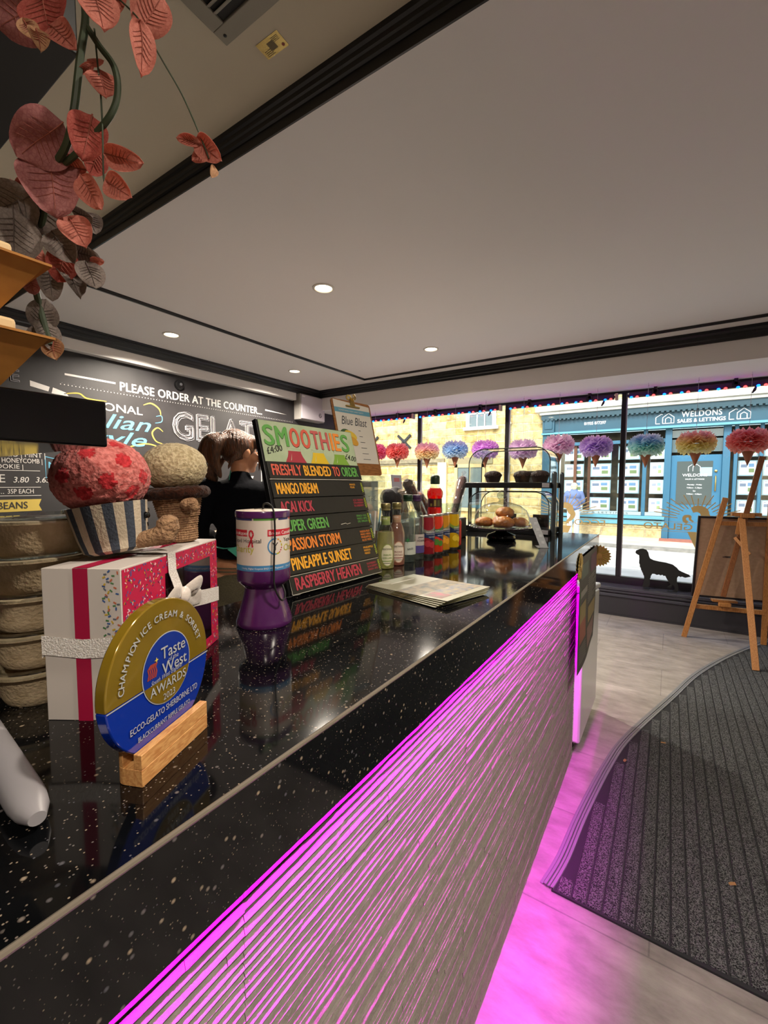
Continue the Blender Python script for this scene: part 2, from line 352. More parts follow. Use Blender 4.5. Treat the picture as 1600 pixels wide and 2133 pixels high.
PANE = glass('window_glass', (247, 250, 250), 0.7, 0, 0.03); CLEAR = glass('clear_plastic', (243, 247, 247), 0.95, 0, 0.075); BOTTLE = glass('bottle_glass', (236, 242, 240), 0.95, 0, 0.06)
WOODB = wood('beech', 'cf9c64', 'b07a44', (14, 14, 60), 0.45); WOODE = wood('easel_pine', 'b9814a', '97602f', (60, 60, 5), 0.5)
MAGENTA_LED = glow('magenta_led', (255, 0, 240), 1150.0)

# ------------------------------------------------------------------ room shell
ZC = 2.5; XW = -3.9
m = MB(); m.box(-4.05, -2.2, -0.12, 3.0, 5.1, 0); struct(m.build('floor', FLOOR))
m = MB(); m.box(-4.05, 1.09, ZC, 3.0, 4.28, ZC + 0.3); struct(m.build('ceiling', WHITE))
m = MB(); m.box(-4.05, -2.2, 2.58, 3.0, 1.09, 2.8); struct(m.build('ceiling_rear', CREAM))
m = MB(); m.box(-4.05, 4.28, 2.257, 3.0, 5.12, 2.8); struct(m.build('ceiling_bulkhead', WHITE))
m = MB(); m.box(XW - 0.15, -2.2, 0, XW, 5.1, 2.8); wl = struct(m.build('wall_left', CHALK))
m = MB(); m.box(3.0, -2.2, 0, 3.15, 5.12, 2.8); struct(m.build('wall_right', WHITE))
m = MB(); m.box(-4.05, -2.35, 0, 3.15, -2.2, 2.8); struct(m.build('wall_back', mat('taupe_wall', '8d857c', 0.8)))
# white boxing above the chalkboard
m = MB(); m.box(XW, -2.2, 2.33, -3.83, 3.87, 2.43); struct(m.build('trim_1', mat('white_gloss', 'e2dfdc', 0.4), bevel=0.004))
# cornices: stepped black mouldings
def cornice(name, prof, a, b):
    """prof: (out, down) outline swept from point a to b; out is to the right of travel"""
    a, b = Vector(a), Vector(b); d = (b - a).normalized(); o = Vector((d.y, -d.x, 0)); n = len(prof)
    vs = [a + o * p + Vector((0, 0, -q)) for p, q in prof] + [b + o * p + Vector((0, 0, -q)) for p, q in prof]
    fs = [(i, (i + 1) % n, n + (i + 1) % n, n + i) for i in range(n)] + [tuple(range(n))[::-1], tuple(range(n, 2 * n))]
    mm = MB(); mm.add(vs, fs, 0, None, True); ob = struct(mm.build(name, BLACKTRIM, ang=25)); return ob
P0 = [(0, 0), (0, 0.085), (0.012, 0.085), (0.016, 0.066), (0.026, 0.058), (0.03, 0.04), (0.044, 0.034), (0.05, 0.018), (0.062, 0.016), (0.064, 0)]
cornice('trim_2', P0, (-3.83, -2.2, ZC - 0.001), (-3.83, 4.28, ZC - 0.001))
cornice('trim_3', P0, (-3.9, 4.28, ZC - 0.001), (3.0, 4.28, ZC - 0.001))
# beam cornice between the two ceilings: ridged at the top, flat band below
PB = [(0, 0), (0, 0.08), (0.006, 0.08), (0.006, 0.045), (0.014, 0.042), (0.017, 0.030), (0.024, 0.028), (0.026, 0.016), (0.034, 0.012), (0.038, 0)]
cornice('trim_4', PB, (-4.05, 1.09, 2.58), (3.0, 1.09, 2.58))
# thin black bead forming a frame on the ceiling
m = MB()
def bead(x0, y0, x1, y1):
    m.box(x0, y0, ZC - 0.012, x1, y1, ZC + 0.002); m.box(x0 + .007, y0 + .007, ZC - 0.018, x1 - .007, y1 - .007, ZC)
bead(-2.945, 1.09, -2.915, 4.05); bead(-2.945, 4.02, 3.0, 4.05)
struct(m.build('trim_5', BLACKTRIM, bevel=0.003))

# ------------------------------------------------------------------ window wall
m = MB(); m.box(-3.9, 4.875, 0, 3.0, 5.12, 0.27); struct(m.build('wall_front', DARK))
m = MB(); m.box(-3.9, 4.845, 0.262, 3.0, 5.065, 0.292); m.box(-3.9, 4.855, 0.235, 3.0, 4.9, 0.262); m.box(-3.9, 4.862, 0.19, 3.0, 4.9, 0.222)
struct(m.build('trim_6', mat('sill_paint', '3a3a44', 0.25), bevel=0.006))
m = MB(); m.box(-3.9, 4.862, 0, 3.0, 4.88, 0.012); struct(m.build('baseboard_front', DARK))
m = MB(); m.box(-3.9, 5.03, 0.29, 3.0, 5.09, 0.372); m.box(-3.9, 5.03, 2.235, 3.0, 5.09, 2.26)
FR = mat('window_frame_black', '17141b', 0.3)
wf = struct(m.build('window_1', FR, bevel=0.003))
MUL = [-3.9, -2.79, -1.63, -0.44, 0.74, 1.9]
for x in MUL:
    m = MB(); m.box(x, 5.025, 0.372, x + 0.042, 5.085, 2.235); m.build('mullion', FR, wf, bevel=0.003)
    if x > -3.8:
        m = MB(); m.box(x + 0.04, 5.04, 0.372, x + 0.052, 5.06, 2.235); m.build('glazing_bead', mat('pale_bead', 'b9b7bf', 0.5), wf)
for a, b in zip(MUL, MUL[1:] + [3.0]):
    m = MB(); m.poly([(a + 0.042, 5.06, 0.372), (b, 5.06, 0.372), (b, 5.06, 2.235), (a + 0.042, 5.06, 2.235)]); m.build('pane', PANE, wf)
for a, b in zip(MUL, MUL[1:] + [3.0]):      # outer leaf of the double glazing
    m = MB(); m.poly([(a + 0.042, 5.076, 0.372), (b, 5.076, 0.372), (b, 5.076, 2.235), (a + 0.042, 5.076, 2.235)]); m.build('pane', PANE, wf)

# rolled blinds with brackets, one to each bay
BL = mat('blind_fabric', '3b2a44', 0.6)
names = ['rolled purple blind over the far left window bay by the chalkboard wall', 'rolled purple blind over the window bay with the pink and blue pompoms',
         'rolled purple blind over the window bay behind the cake display case', 'rolled purple blind over the window bay above the dog silhouette']
for i, (a, b) in enumerate(list(zip(MUL, MUL[1:]))[:4]):
    t = thing('roller_blind', names[i], 'blind', (a + 0.05, 4.985, 2.2), group='rolled blinds along the window head'); L_ = b - a - 0.1
    m = MB(); m.tube([(0.015, 0, 0), (L_ - 0.015, 0, 0)], 0.027, 16); m.tube([(0.0, 0, 0.0), (L_, 0, 0.0)], 0.012, 10); m.build('roll', BL, t)
    for k in (0.22, 0.78):
        m = MB(); x = L_ * k; m.box(x - .03, -.034, -.02, x + .03, -.026, .03); m.box(x - .014, -.034, .0, x + .014, .02, .057); m.build('bracket', FR, t, bevel=0.002)
    m = MB(); m.box(L_ - 0.005, -.03, -.035, L_ + 0.02, .03, .03); m.build('end_cap', CREAM if i < 3 else CREAM, t, bevel=0.003)
    m = MB(); m.tube([(L_ - .1, -.03, -.03), (L_ - .11, -.035, -.06), (L_ - .125, -.035, -.085)], [.008, .012, .006], 8); m.build('pull', FR, t)
# red and blue bulbs clipped under each blind
RB = glow('red_bulb', (255, 50, 50), 7.0); BB = glow('blue_bulb', (15, 80, 255), 8.0)
names = ['red and blue string of bulbs above the two red pompoms', 'red and blue string of bulbs above the blue and the magenta pompoms',
         'red and blue string of bulbs between the two middle mullions above the display case', 'red and blue string of bulbs over the shopfront sign and the dog']
for i, (a, b) in enumerate(list(zip(MUL, MUL[1:]))[:4]):
    t = thing('string_lights', names[i], 'string lights', (a + 0.06, 4.935, 2.172), group='red and blue string lights along the window head'); L_ = b - a - 0.12
    m = MB(); m.tube([(0, 0.004, 0.004), (L_, 0.004, 0.004)], 0.004, 6); m.build('cable', FR, t)
    n = 16
    for k in range(n):
        x = 0.03 + (L_ - 0.06) * (k // 2 * 2 + (k % 2) * 0.72) / (n - 1.28)
        m = MB(); m.ball((x, -0.006, -0.002), (0.0135, 0.0135, 0.0115), n=12); m.build('bulb', BB if k % 2 == 0 else RB, t)

# ------------------------------------------------------------------ chalk lettering on the left wall
F = frame((XW + 0.0015, 0, 0), (0, 1, 0), (0, 0, 1))
m = MB()
def ct(s, y, z, h, mi=0, **k): m.text(s, h / 0.73, mi, F @ tr(y, z, 0), **k)
ct('PLEASE ORDER AT THE COUNTER...', 1.87, 2.098, 0.076, width=1.52, bold=0.03, space=1.05)
m.quad(1.47, 2.143, 1.835, 2.158, 0, F); m.poly([(3.44, 2.15, 0), (3.78, 2.147, 0), (3.44, 2.166, 0)], 0, F)
for k in range(96): y = 1.44 + k * 0.0255; m.rng(y, 2.070, 0, 0.0042, 0, 360, 0, F, 6); 
for k in range(60): y = 1.45 + k * 0.041; m.rng(y, 2.083, 0, 0.002, 0, 360, 3, F, 5)
ct('TRADITIONAL', 1.30, 1.915, 0.068, width=0.75, bold=0.015)
ct('Italian', 1.46, 1.775, 0.125, 1, width=0.66, shear=0.35, bold=0.012); ct('Style', 1.50, 1.64, 0.12, 1, width=0.58, shear=0.35, bold=0.012)
def arc(pts, w, mi, n=24):
    P = [Vector((p[0], p[1], 0)) for p in pts]; out = []
    for i in range(n + 1):
        t_ = i / n * (len(P) - 1); k = min(int(t_), len(P) - 2); u = t_ - k
        a = P[max(k - 1, 0)]; b = P[k]; c = P[k + 1]; d = P[min(k + 2, len(P) - 1)]
        out.append(0.5 * ((2 * b) + (c - a) * u + (2 * a - 5 * b + 4 * c - d) * u * u + (3 * b - a - 3 * c + d) * u ** 3))
    m.stroke(out, [w * (0.35 + 0.65 * sin(pi * (i + 0.6) / (n + 1.2))) for i in range(n + 1)], mi, F)
arc([(2.06, 2.005), (2.13, 2.03), (2.2, 1.99), (2.215, 1.93)], 0.013, 2); arc([(2.23, 1.79), (2.18, 1.82), (2.13, 1.77), (2.16, 1.7), (2.22, 1.68)], 0.013, 2)
arc([(1.79, 1.60), (1.9, 1.622), (2.05, 1.665), (2.16, 1.655), (2.23, 1.60)], 0.012, 2); arc([(1.46, 2.0), (1.56, 2.02), (1.62, 1.99), (1.76, 1.99)], 0.012, 2)
arc([(2.16, 1.86), (2.22, 1.88), (2.22, 1.93), (2.17, 1.92)], 0.008, 1)
m.poly([(1.25, 2.02, 0), (1.36, 2.0, 0), (1.37, 2.035, 0), (1.25, 2.06, 0)], 0, F); m.poly([(1.38, 1.99, 0), (1.49, 1.985, 0), (1.475, 2.01, 0), (1.39, 2.035, 0)], 0, F)
ct('E', 1.13, 2.035, 0.09, 3, outline=0.02)
for dx, dz, mi, o_ in ((0, 0, 0, 0.013), (0.016, -0.014, 3, 0.009), (0.012, 0.012, 3, 0.006)):
    ct('GELATO', 2.32 + dx, 1.742 + dz, 0.262, mi, width=1.2, outline=o_)
ct('E BR', 2.62, 1.60, 0.055, 0, bold=0.02)
# left-hand menu block
m.quad(0.7, 1.553, 1.285, 1.557, 0, F)
ct('GINGERBREAD | PISTACHIO | MINT |', 0.62, 1.505, 0.036, width=0.70, bold=0.01); ct('BLACK FOREST | HONEYCOMB |', 0.80, 1.462, 0.034, width=0.50, bold=0.01); ct('COOKIE |', 1.0, 1.42, 0.032, bold=0.01)
m.quad(0.7, 1.405, 1.285, 1.409, 0, F); ct('CHOCOLATE', 0.62, 1.322, 0.06, width=0.46); ct('3.80', 1.125, 1.322, 0.042, width=0.09, shear=.2, bold=.01); ct('3.65', 1.255, 1.322, 0.042, width=0.09, shear=.2, bold=.01)
m.quad(0.7, 1.285, 1.285, 1.289, 0, F); ct('MALLOWS..', 0.8, 1.243, 0.034, width=.27); ct('35P EACH', 1.09, 1.243, 0.034, width=0.15, bold=.01); m.quad(0.7, 1.225, 1.285, 1.229, 0, F)
m.poly([(0.7, 1.11, 0), (1.285, 1.115, 0), (1.268, 1.155, 0), (1.285, 1.20, 0), (0.7, 1.20, 0)], 2, F); m.text('ARABICA BEANS', 0.07, 4, F @ tr(0.77, 1.135, 0.0008), width=0.43, bold=.01)
ct('COFFEE', 0.86, 1.005, 0.085, 2, width=0.29, bold=.02); 
for k in range(6): m.stroke([(1.17 + k * .014, 1.04), (1.19 + k * .014, 1.052)], .004, 0, F); m.stroke([(1.17 + k * .014, 1.04), (1.19 + k * .014, 1.028)], .004, 0, F)
m.stroke([(1.16, 1.04), (1.27, 1.04)], .004, 0, F)
m.stroke([(1.32, 1.515), (1.75, 1.42), (1.75, 1.34), (1.32, 1.36), (1.32, 1.515)], .006, 1, F); ct('MORE', 1.335, 1.43, 0.05, 1, bold=.02); ct('DRINKS', 1.335, 1.375, 0.04, 5, bold=.02)
m.stroke([(3.0, 1.55), (3.37, 1.55), (3.37, 1.02), (3.0, 1.02), (3.0, 1.55)], .012, 0, F); ct('SCOOPS', 3.13, 1.315, 0.038, 5, bold=.02); m.poly([(3.20, 1.40, 0), (3.23, 1.345, 0), (3.26, 1.40, 0)], 0, F)
m.build('chalk_lettering', [CHW, CHB, CHY, CHG, CHALK, CHLB], wl)
def smoothpts(P, n=8):
    P = [Vector(p) for p in P]; out = []
    for k in range(len(P) - 1):
        a = P[max(k - 1, 0)]; b = P[k]; c = P[k + 1]; d = P[min(k + 2, len(P) - 1)]
        for i in range(n): u = i / n; out.append(0.5 * ((2 * b) + (c - a) * u + (2 * a - 5 * b + 4 * c - d) * u * u + (3 * b - a - 3 * c + d) * u ** 3))
    return out + [P[-1]]
# ------------------------------------------------------------------ counter
T = 1.05; XF = -0.3094
wt = thing('counter_worktop', 'long black speckled quartz worktop with a deep front fascia', 'worktop', (0, 0, 0))
m = MB(); m.prism([(XF - .0195, -0.9), (XF - .0195, 2.557), (-1.10, 2.557), (-1.10, 1.0), (-0.815, 1.0), (-0.815, -0.9)], T - 0.03, T); m.build('worktop_slab', QUARTZ, wt)
m = MB(); m.box(XF - 0.0195, -0.9, 0.948, XF, 2.577, T); m.box(-1.1, 2.557, 0.948, XF - 0.0195, 2.577, T); m.build('fascia', QUARTZ, wt)
m = MB(); m.tube([(XF - 0.0012, -0.9, T - 0.0012), (XF - 0.0012, 2.577, T - 0.0012)], 0.0026, 8); m.build('edge_bead', mat('worn_edge', '6b6358', 0.3), wt)
cb = thing('counter', 'tall counter front clad in pale split-face stone strips', 'counter', (0, 0, 0))
m = MB(); m.box(-0.80, -0.9, 0, -0.372, 2.19, 1.018); m.build('carcass', mat('carcass_board', '59544f', 0.7), cb)
m = MB(); rs = random.Random(3); z = 0.0
while z < 0.992:
    h = rs.choice((0.010, 0.012, 0.012, 0.014, 0.016)); y = -0.9
    while y < 2.19:
        l = rs.uniform(0.08, 0.42); y1 = min(y + l, 2.19)
        for s_ in (-0.32, 0.27, 0.86, 1.45, 2.04):
            if y < s_ < y1: y1 = s_
        if 2.19 - y1 < 0.02: y1 = 2.19
        d = rs.choice((0.0, 0.0004, 0.0008, 0.0014)) + rs.uniform(0, 0.0004); n = max(2, int((y1 - y) / 0.03)); o = len(m.v)
        pr = []
        for i in range(n + 1):
            yy = y + (y1 - y) * i / n; q = d + 0.0010 * NZ.noise(Vector((yy * 24, z * 70, 3))); b_ = 0.0016 * NZ.noise(Vector((yy * 13, z * 40, 9)))
            pr += [(-0.372, yy, z + .0034 + b_), (-0.3515 + q, yy, z + 0.0034 + b_), (-0.3497 + q, yy, z + .0055), (-0.3520 + q, yy, z + h + b_), (-0.372, yy, z + h + b_)]
        fs = []
        for i in range(n):
            for k in range(4): a = i * 5 + k; fs.append((a + 5, a + 6, a + 1, a))
        fs += [(0, 1, 2, 3, 4), tuple(n * 5 + k for k in (4, 3, 2, 1, 0))]
        m.add(pr, fs, 0, None, False); y = y1 + 0.0006
    z += h + 0.0004
m.build('stone_cladding', mat('split_face_stone', '867e79', 0.9, noise=(70, '716a65', 0.6), bump=(160, 0.25)), cb)
m = MB(); m.box(-0.372, 2.19, 0, -0.350, 2.196, 0.992); m.build('end_trim', mat('end_trim_paint', 'b9b3ad', 0.5), cb)
led = MB(); led.box(-0.3350, -0.9, 0.966, -0.3300, 2.185, 0.972); lo = led.build('led_strip', MAGENTA_LED)
tag(lo, 'thin magenta light strip fixed under the worktop fascia', 'light strip')

# ------------------------------------------------------------------ freezer beyond the counter end
t = thing('chest_freezer', 'white chest freezer standing past the end of the stone counter', 'freezer', (0, 0, 0))
WF = mat('freezer_white', 'd2d5d6', 0.25)
m = MB(); m.prism([(2.205, 0.06), (2.755, 0.06), (2.755, 0.72), (2.205, 0.80)], -0.82, -0.318, 0, frame((0, 0, 0), (0, 1, 0), (0, 0, 1))); m.build('cabinet', WF, t, bevel=0.012)
m = MB(); m.prism([(2.2, 0.803), (2.76, 0.722), (2.76, 0.752), (2.2, 0.833)], -0.825, -0.313, 0, frame((0, 0, 0), (0, 1, 0), (0, 0, 1))); m.build('lid', mat('lid_grey', 'c3c6c8', 0.3), t, bevel=0.008)
for x in (-0.38, -0.76):
    for y in (2.26, 2.70):
        m = MB(); m.tube([(x, y - .012, 0.028), (x, y + .012, 0.028)], 0.028, 14); m.box(x - .012, y - .015, .03, x + .012, y + .015, .062); m.build('castor', BLACK, t)

# hanging menu sheet on the fascia with gold rosettes
t = thing('hanging_menu', 'dark printed menu sheet hanging from the counter end over the freezer', 'menu', (0, 0, 0))
def wave(y, z): return XF + 0.006 + 0.008 * max(0, 0.72 - z) / 0.25 * sin((y - 1.95) * 9)
y0, y1, z0, z1 = 1.965, 2.46, 0.53, 1.005; NY, NZ_ = 14, 20
def sheet(uy, uz, off=0.0):
    y = y0 + (y1 - y0) * uy; z = z0 + (z1 - z0) * uz - 0.03 * (1 - uz) * (1 - uy); return (wave(y, z) + off, y, z)
m = MB()
for off, fl in ((0.0005, 0), (-0.0005, 1)):
    vs = [sheet(i / NY, j / NZ_, off) for j in range(NZ_ + 1) for i in range(NY + 1)]
    fs = [(j * (NY + 1) + i, j * (NY + 1) + i + 1, (j + 1) * (NY + 1) + i + 1, (j + 1) * (NY + 1) + i) for j in range(NZ_) for i in range(NY)]
    m.add(vs, [f[::-1] for f in fs] if fl else fs, 0)
def patch(a, b, c, d, mi):
    n = 6; vs = [sheet(a + (c - a) * i / n, b + (d - b) * j / n, 0.0016) for j in range(n + 1) for i in range(n + 1)]
    m.add(vs, [(j * 7 + i, j * 7 + i + 1, (j + 1) * 7 + i + 1, (j + 1) * 7 + i) for j in range(n) for i in range(n)], mi)
patch(.08, .80, .45, .93, 1); patch(.06, .64, .42, .70, 2); patch(.04, .42, .36, .58, 3); patch(.04, .24, .36, .42, 4); patch(.50, .30, .94, .46, 3); patch(.44, .08, .90, .27, 5); patch(.6, .78, .96, .95, 6)
for k in range(12): patch(.48, .74 - k * .022, .95 - .1 * (k % 3), .748 - k * .022, 2)
for k in range(7): patch(.05, .20 - k * .022, .36, .207 - k * .022, 2)
m.build('sheet', [mat('menu_dark', '403f3d', 0.6), mat('menu_green', '55625a', .6), mat('menu_pale', '85837c', .6), mat('menu_tan', '86764f', .6), mat('menu_red', '8a5044', .6), mat('menu_pink', '7d625e', .6), mat('menu_plum', '5a3049', .6)], t)
GOLD = mat('gold_card', 'a88c46', 0.45, 0.2)
def rosette(M_, r, name_label):
    t_ = thing('paper_rosette', name_label, 'rosette', M=M_, group='gold rosettes on the counter end')
    m_ = MB(); n = 22; P_ = []
    for k in range(2 * n): a = pi * k / n; rr = r if k % 2 == 0 else r * 0.84; P_.append((rr * cos(a), rr * sin(a)))
    m_.prism(P_, 0, 0.0025)
    m_.build('scalloped_disc', GOLD, t_)
    m_ = MB()
    for k in range(n): a = 2 * pi * k / n; m_.tube([(r * .3 * cos(a), r * .3 * sin(a), .003), (r * .8 * cos(a), r * .8 * sin(a), .003)], .0022, 6)
    m_.lathe([(r * .3, .002), (r * .28, .007), (0, .009)], 24); m_.build('pleats', GOLD, t_)
rosette(frame((XF + .0025, 1.99, .965), (0, 1, 0), (0, 0, 1)), 0.062, 'gold scalloped rosette on the fascia at the near corner of the hanging menu')
rosette(frame((-0.308, 2.582, .935), (1, 0, 0), (0, -.15, 1)), 0.062, 'gold scalloped rosette sticking out past the far end of the worktop')

# ------------------------------------------------------------------ award plaque
DX = Vector((-.3890, .9212, 0)); DN = Vector((.9212, .3890, 0)); A0 = Vector((-.380, .189, T))
MA = Matrix((DX, Vector((0, 0, 1)), DX.cross(Vector((0, 0, 1))))).transposed().to_4x4(); MA.translation = A0   # x along block, y up, z towards the aisle
t = thing('award_plaque', 'round gold and blue acrylic award standing in a wooden block', 'award', M=MA)
m = MB(); W_, D_ = 0.0985, 0.030
Pb = [(0, 0), (W_, 0)] + [(W_ - .012 + .012 * cos(R(90 * k / 8)), D_ - .012 + .012 * sin(R(90 * k / 8))) for k in range(9)] + [(.012 + .012 * cos(R(90 + 90 * k / 8)), D_ - .012 + .012 * sin(R(90 + 90 * k / 8))) for k in range(9)]
FBm = Matrix(((1, 0, 0, 0), (0, 0, 1, 0), (0, -1, 0, 0), (0, 0, 0, 1)))     # plan (along, back) -> block, prism height -> up
m.prism(Pb, 0, 0.016, 0, FBm); m.prism([(0, 0), (W_, 0), (W_, .0085), (0, .0085)], 0.016, 0.030, 0, FBm)
m.prism([(W_, .0195)] + [(x, y) for x, y in Pb if y >= .0195] + [(0, .0195)], 0.016, 0.030, 0, FBm)
m.build('wooden_block', wood('beech_block', 'd8a468', 'b97d47', (16, 70, 70), 0.42), t, bevel=0.0012)
CX, CZ, RR = .0435, .0865, .0710; zc = 0.0195
def disc(r, a0, a1, n=64): return [(CX + r * cos(R(a0 + (a1 - a0) * i / n)), CZ + r * sin(R(a0 + (a1 - a0) * i / n))) for i in range(n + 1)]
ZF, ZB = -.0087, -.0193
sp = 4.0; asp = math.degrees(math.asin(-0.006 / RR))
m = MB(); up_ = disc(RR, asp, 180 - asp)
m.prism(up_, ZB, ZF, 0); m.prism(disc(RR, 180 - asp, 360 + asp), ZB, ZF, 1)
ACG = mat('gold_acrylic', '8c7220', 0.12, 0.25, coat=1.0, noise=(40, '7a6214', .5)); ACB = mat('blue_acrylic', '0c2f9a', 0.10, coat=1.0)
m.build('disc', [ACG, ACB], t, bevel=0.0012)
m = MB(); Z_ = ZF + .0007
SILV = 0; BLU = 1; RED_ = 2; GLD = 3
m.quad(CX - RR * .995, CZ - .0068, CX + RR * .995, CZ - .0056, SILV, None, Z_)
m.rng(CX + .004, CZ + .0035, 0, .0345, 0, 360, SILV, None, 64, Z_); m.rng(CX + .004, CZ + .0035, 0, .0335, 0, 360, BLU, None, 64, Z_ + .0002)
m.poly([(CX + .004 + .0335 * cos(R(a)), CZ + .0035 + .0335 * sin(R(a)), Z_ + .0004) for a in range(196, 345, 4)], GLD)
m.text('Taste', .0165, SILV, tr(CX - .006, CZ + .014, Z_ + .0004), bold=.012); m.text('of the', .0065, SILV, tr(CX + .004, CZ + .0085, Z_ + .0004)); m.text('West', .0165, SILV, tr(CX - .005, CZ - .0015, Z_ + .0004), bold=.012)
m.text('South West England', .006, SILV, tr(CX - .021, CZ - .0055, Z_ + .0006) @ rot('Z', 2), shear=.5, width=.046)
for k in range(5): m.stroke([(CX - .024 + k * .0025, CZ + .001), (CX - .022 + k * .0025, CZ + .006), (CX - .0235 + k * .0025, CZ + .011), (CX - .019 + k * .002, CZ + .0145)], .0017, RED_, None, Z_ + .0006)
m.poly([(CX - .012 + q * cos(R(a)), CZ + .0165 + q * sin(R(a)), Z_ + .0008) for a, q in zip(range(0, 360, 45), (.003, .001) * 4)], GLD + 1)
m.text('AWARDS', .0125, SILV, tr(CX + .004, CZ - .0165, Z_ + .0006), align='CENTER', bold=.01); m.text('2023', .009, SILV, tr(CX + .004, CZ - .0265, Z_ + .0006), align='CENTER')
# ring lettering
def ring(s_, r, a0, a1, h):
    n = len(s_); ws = [max(.35, {'I': .35, ' ': .45, 'M': 1.1, 'W': 1.2, '&': 1.0}.get(c, .85)) for c in s_]; tot = sum(ws); acc = 0
    for c, w_ in zip(s_, ws):
        a = a0 + (a1 - a0) * (acc + w_ / 2) / tot; acc += w_
        if c != ' ': m.text(c, h, SILV, tr(CX, CZ, Z_) @ rot('Z', a - 90) @ tr(0, r, 0), align='CENTER', bold=.015)
ring('CHAMPION ICE CREAM & SORBET', .0525, 178, 14, .0092)
m.text('ECCO-GELATO SHERBORNE LTD', .0085, SILV, tr(CX - .047, CZ - .0385, Z_), width=.096, bold=.015)
m.text('BLACKCURRANT RIPPLE GELATO', .0065, SILV, tr(CX - .038, CZ - .049, Z_), width=.074, bold=.01)
m.build('printing', [mat('silver_print', 'c4c8cc', .35, .3), mat('print_blue', '12308c', .3), mat('print_red', '9c3a30', .5), ACG, mat('print_star', 'd8c34a', .4)], t)

# ------------------------------------------------------------------ cake carton with ribbon
BX = Vector((-.535, .845, 0)).normalized(); MBX = Matrix((BX, Vector((0, 0, 1)), BX.cross(Vector((0, 0, 1))))).transposed().to_4x4(); MBX.translation = Vector((-.506, .236, T))  # x along, y up, z to aisle
t = thing('gift_carton', 'pink sprinkle-printed cake carton with a white ribbon bow on the counter', 'carton', M=MBX)
LB, HB, DB = .262, .175, .090
m = MB(); m.box(0, 0, -DB, LB, HB, 0)
def fq(x0, y0, x1, y1, mi, z=.0006): m.quad(x0, y0, x1, y1, mi, None, z)
fq(.001, .001, LB - .001, HB - .002, 1)
FE = frame((0, 0, -DB), (0, 0, 1), (0, 1, 0)); FE = Matrix(((0, 0, -1, 0), (0, 1, 0, 0), (1, 0, 0, -DB), (0, 0, 0, 1)))     # end face: u from back to front, v up
m.quad(.036, 0, .053, HB, 2, FE, .0006); m.quad(.036, -DB, .053, LB - DB, 2, Matrix(((0, 1, 0, DB), (0, 0, 1, HB), (1, 0, 0, -DB), (0, 0, 0, 1))), .0006)
rs = random.Random(5); SPC = [3, 4, 5, 6, 7]
def sprk(M_, x, y, l, w_, mi, z):
    a = rs.uniform(0, pi); c, s_ = cos(a) * l / 2, sin(a) * l / 2; m.stroke([(x - c, y - s_), (x + c, y + s_)], w_, mi, M_, z)
for k in range(52): sprk(FE, .070 + rs.uniform(0, .017), .085 + .088 * (k + .5) / 52, .0036, .0017, SPC[k % 5], .0008)
wx0, wx1, wy0, wy1 = .092, .232, .018, .150
for k in range(1500):
    x, y = rs.uniform(.003, LB - .003), rs.uniform(.003, HB - .003)
    if wx0 - .004 < x < wx1 + .004 and wy0 - .004 < y < wy1 + .004: continue
    sprk(None, x, y, .0034, .0013, rs.choice((8, 8, 4, 4, 5, 6, 9)), .0010)
for k in range(40): sprk(Matrix(((1, 0, 0, 0), (0, 0, 1, HB), (0, -1, 0, 0), (0, 0, 0, 1))), rs.uniform(.06, .25), rs.uniform(.03, .055), .004, .0012, 10, .0006)
m.build('carton', [mat('carton_white', 'cfc6bf', .55), mat('carton_pink', 'c01546', .45), mat('carton_stripe', 'a8123f', .5)] + [mat('spr%d' % i, c, .5) for i, c in enumerate(('c26a4a', '3d5f9a', 'c9a93a', '4a7d4a', '5f6a7a', 'f0c9cf', '5a2c5a', '55504c'))], t, bevel=0.0008)
m = MB(); m.box(wx0, wy0, -.0008, wx1, wy1, .0012); m.build('window', [mat('dark_film', '160a0c', 0.08, coat=.5)], t)
RIB = mat('glitter_ribbon', 'd9cfc6', 0.3, sheen=.3, noise=(420, 'f6f2ee', 1.0), bump=(500, 0.4))
m = MB(); zr = .006
def band(pts, w_, up):
    pts = [Vector(p) for p in pts]; vs = []; u = Vector(up)
    for i, p in enumerate(pts): vs += [p - u * w_ / 2, p + u * w_ / 2]
    k = len(pts); m.add(vs, [(2 * i, 2 * i + 2, 2 * i + 3, 2 * i + 1) for i in range(k - 1)], 0)
q = .0018
band([(-q, .088, -DB - q), (-q, .084, -DB * .5), (-q, .087, q), (.03, .087, q), (.07, .098, q + .003), (.105, .112, .012)], .022, (0, 1, 0))
band([(.115, .112, .012), (.16, .098, .006), (.21, .088, q), (LB + q, .080, q), (LB + q, .080, -DB - q), (-q, .085, -DB - q)], .024, (0, 1, 0))
band([(.108, HB + q, -DB - q), (.108, HB + q, q), (.108, .150, q + .001), (.110, .125, .010)], .021, (1, 0, 0)); band([(.108, .0, -DB - q), (.108, HB + q, -DB - q)], .021, (1, 0, 0))
m.build('ribbon', RIB, t)
m = MB()
for sx in (-1, 1):
    loop = [(.110, .118, .012), (.110 + sx * .018, .126, .020), (.110 + sx * .036, .127, .022), (.110 + sx * .043, .117, .018), (.110 + sx * .034, .109, .013), (.110 + sx * .016, .112, .011), (.110, .117, .012)]
    q_ = smoothpts(loop, 6); m.tube(q_, [.0105 * (.55 + .45 * sin(pi * k / (len(q_) - 1))) for k in range(len(q_))], 12, flat=.16, up=(0, 0, 1))
m.tube(smoothpts([(.104, .112, .012), (.085, .100, .012), (.062, .094, .007)], 5), [.006] + [.010] * 10, 12, flat=.15, up=(0, 0, 1)); m.tube(smoothpts([(.116, .112, .012), (.15, .103, .010), (.185, .096, .005)], 5), [.006] + [.011] * 10, 12, flat=.15, up=(0, 0, 1))
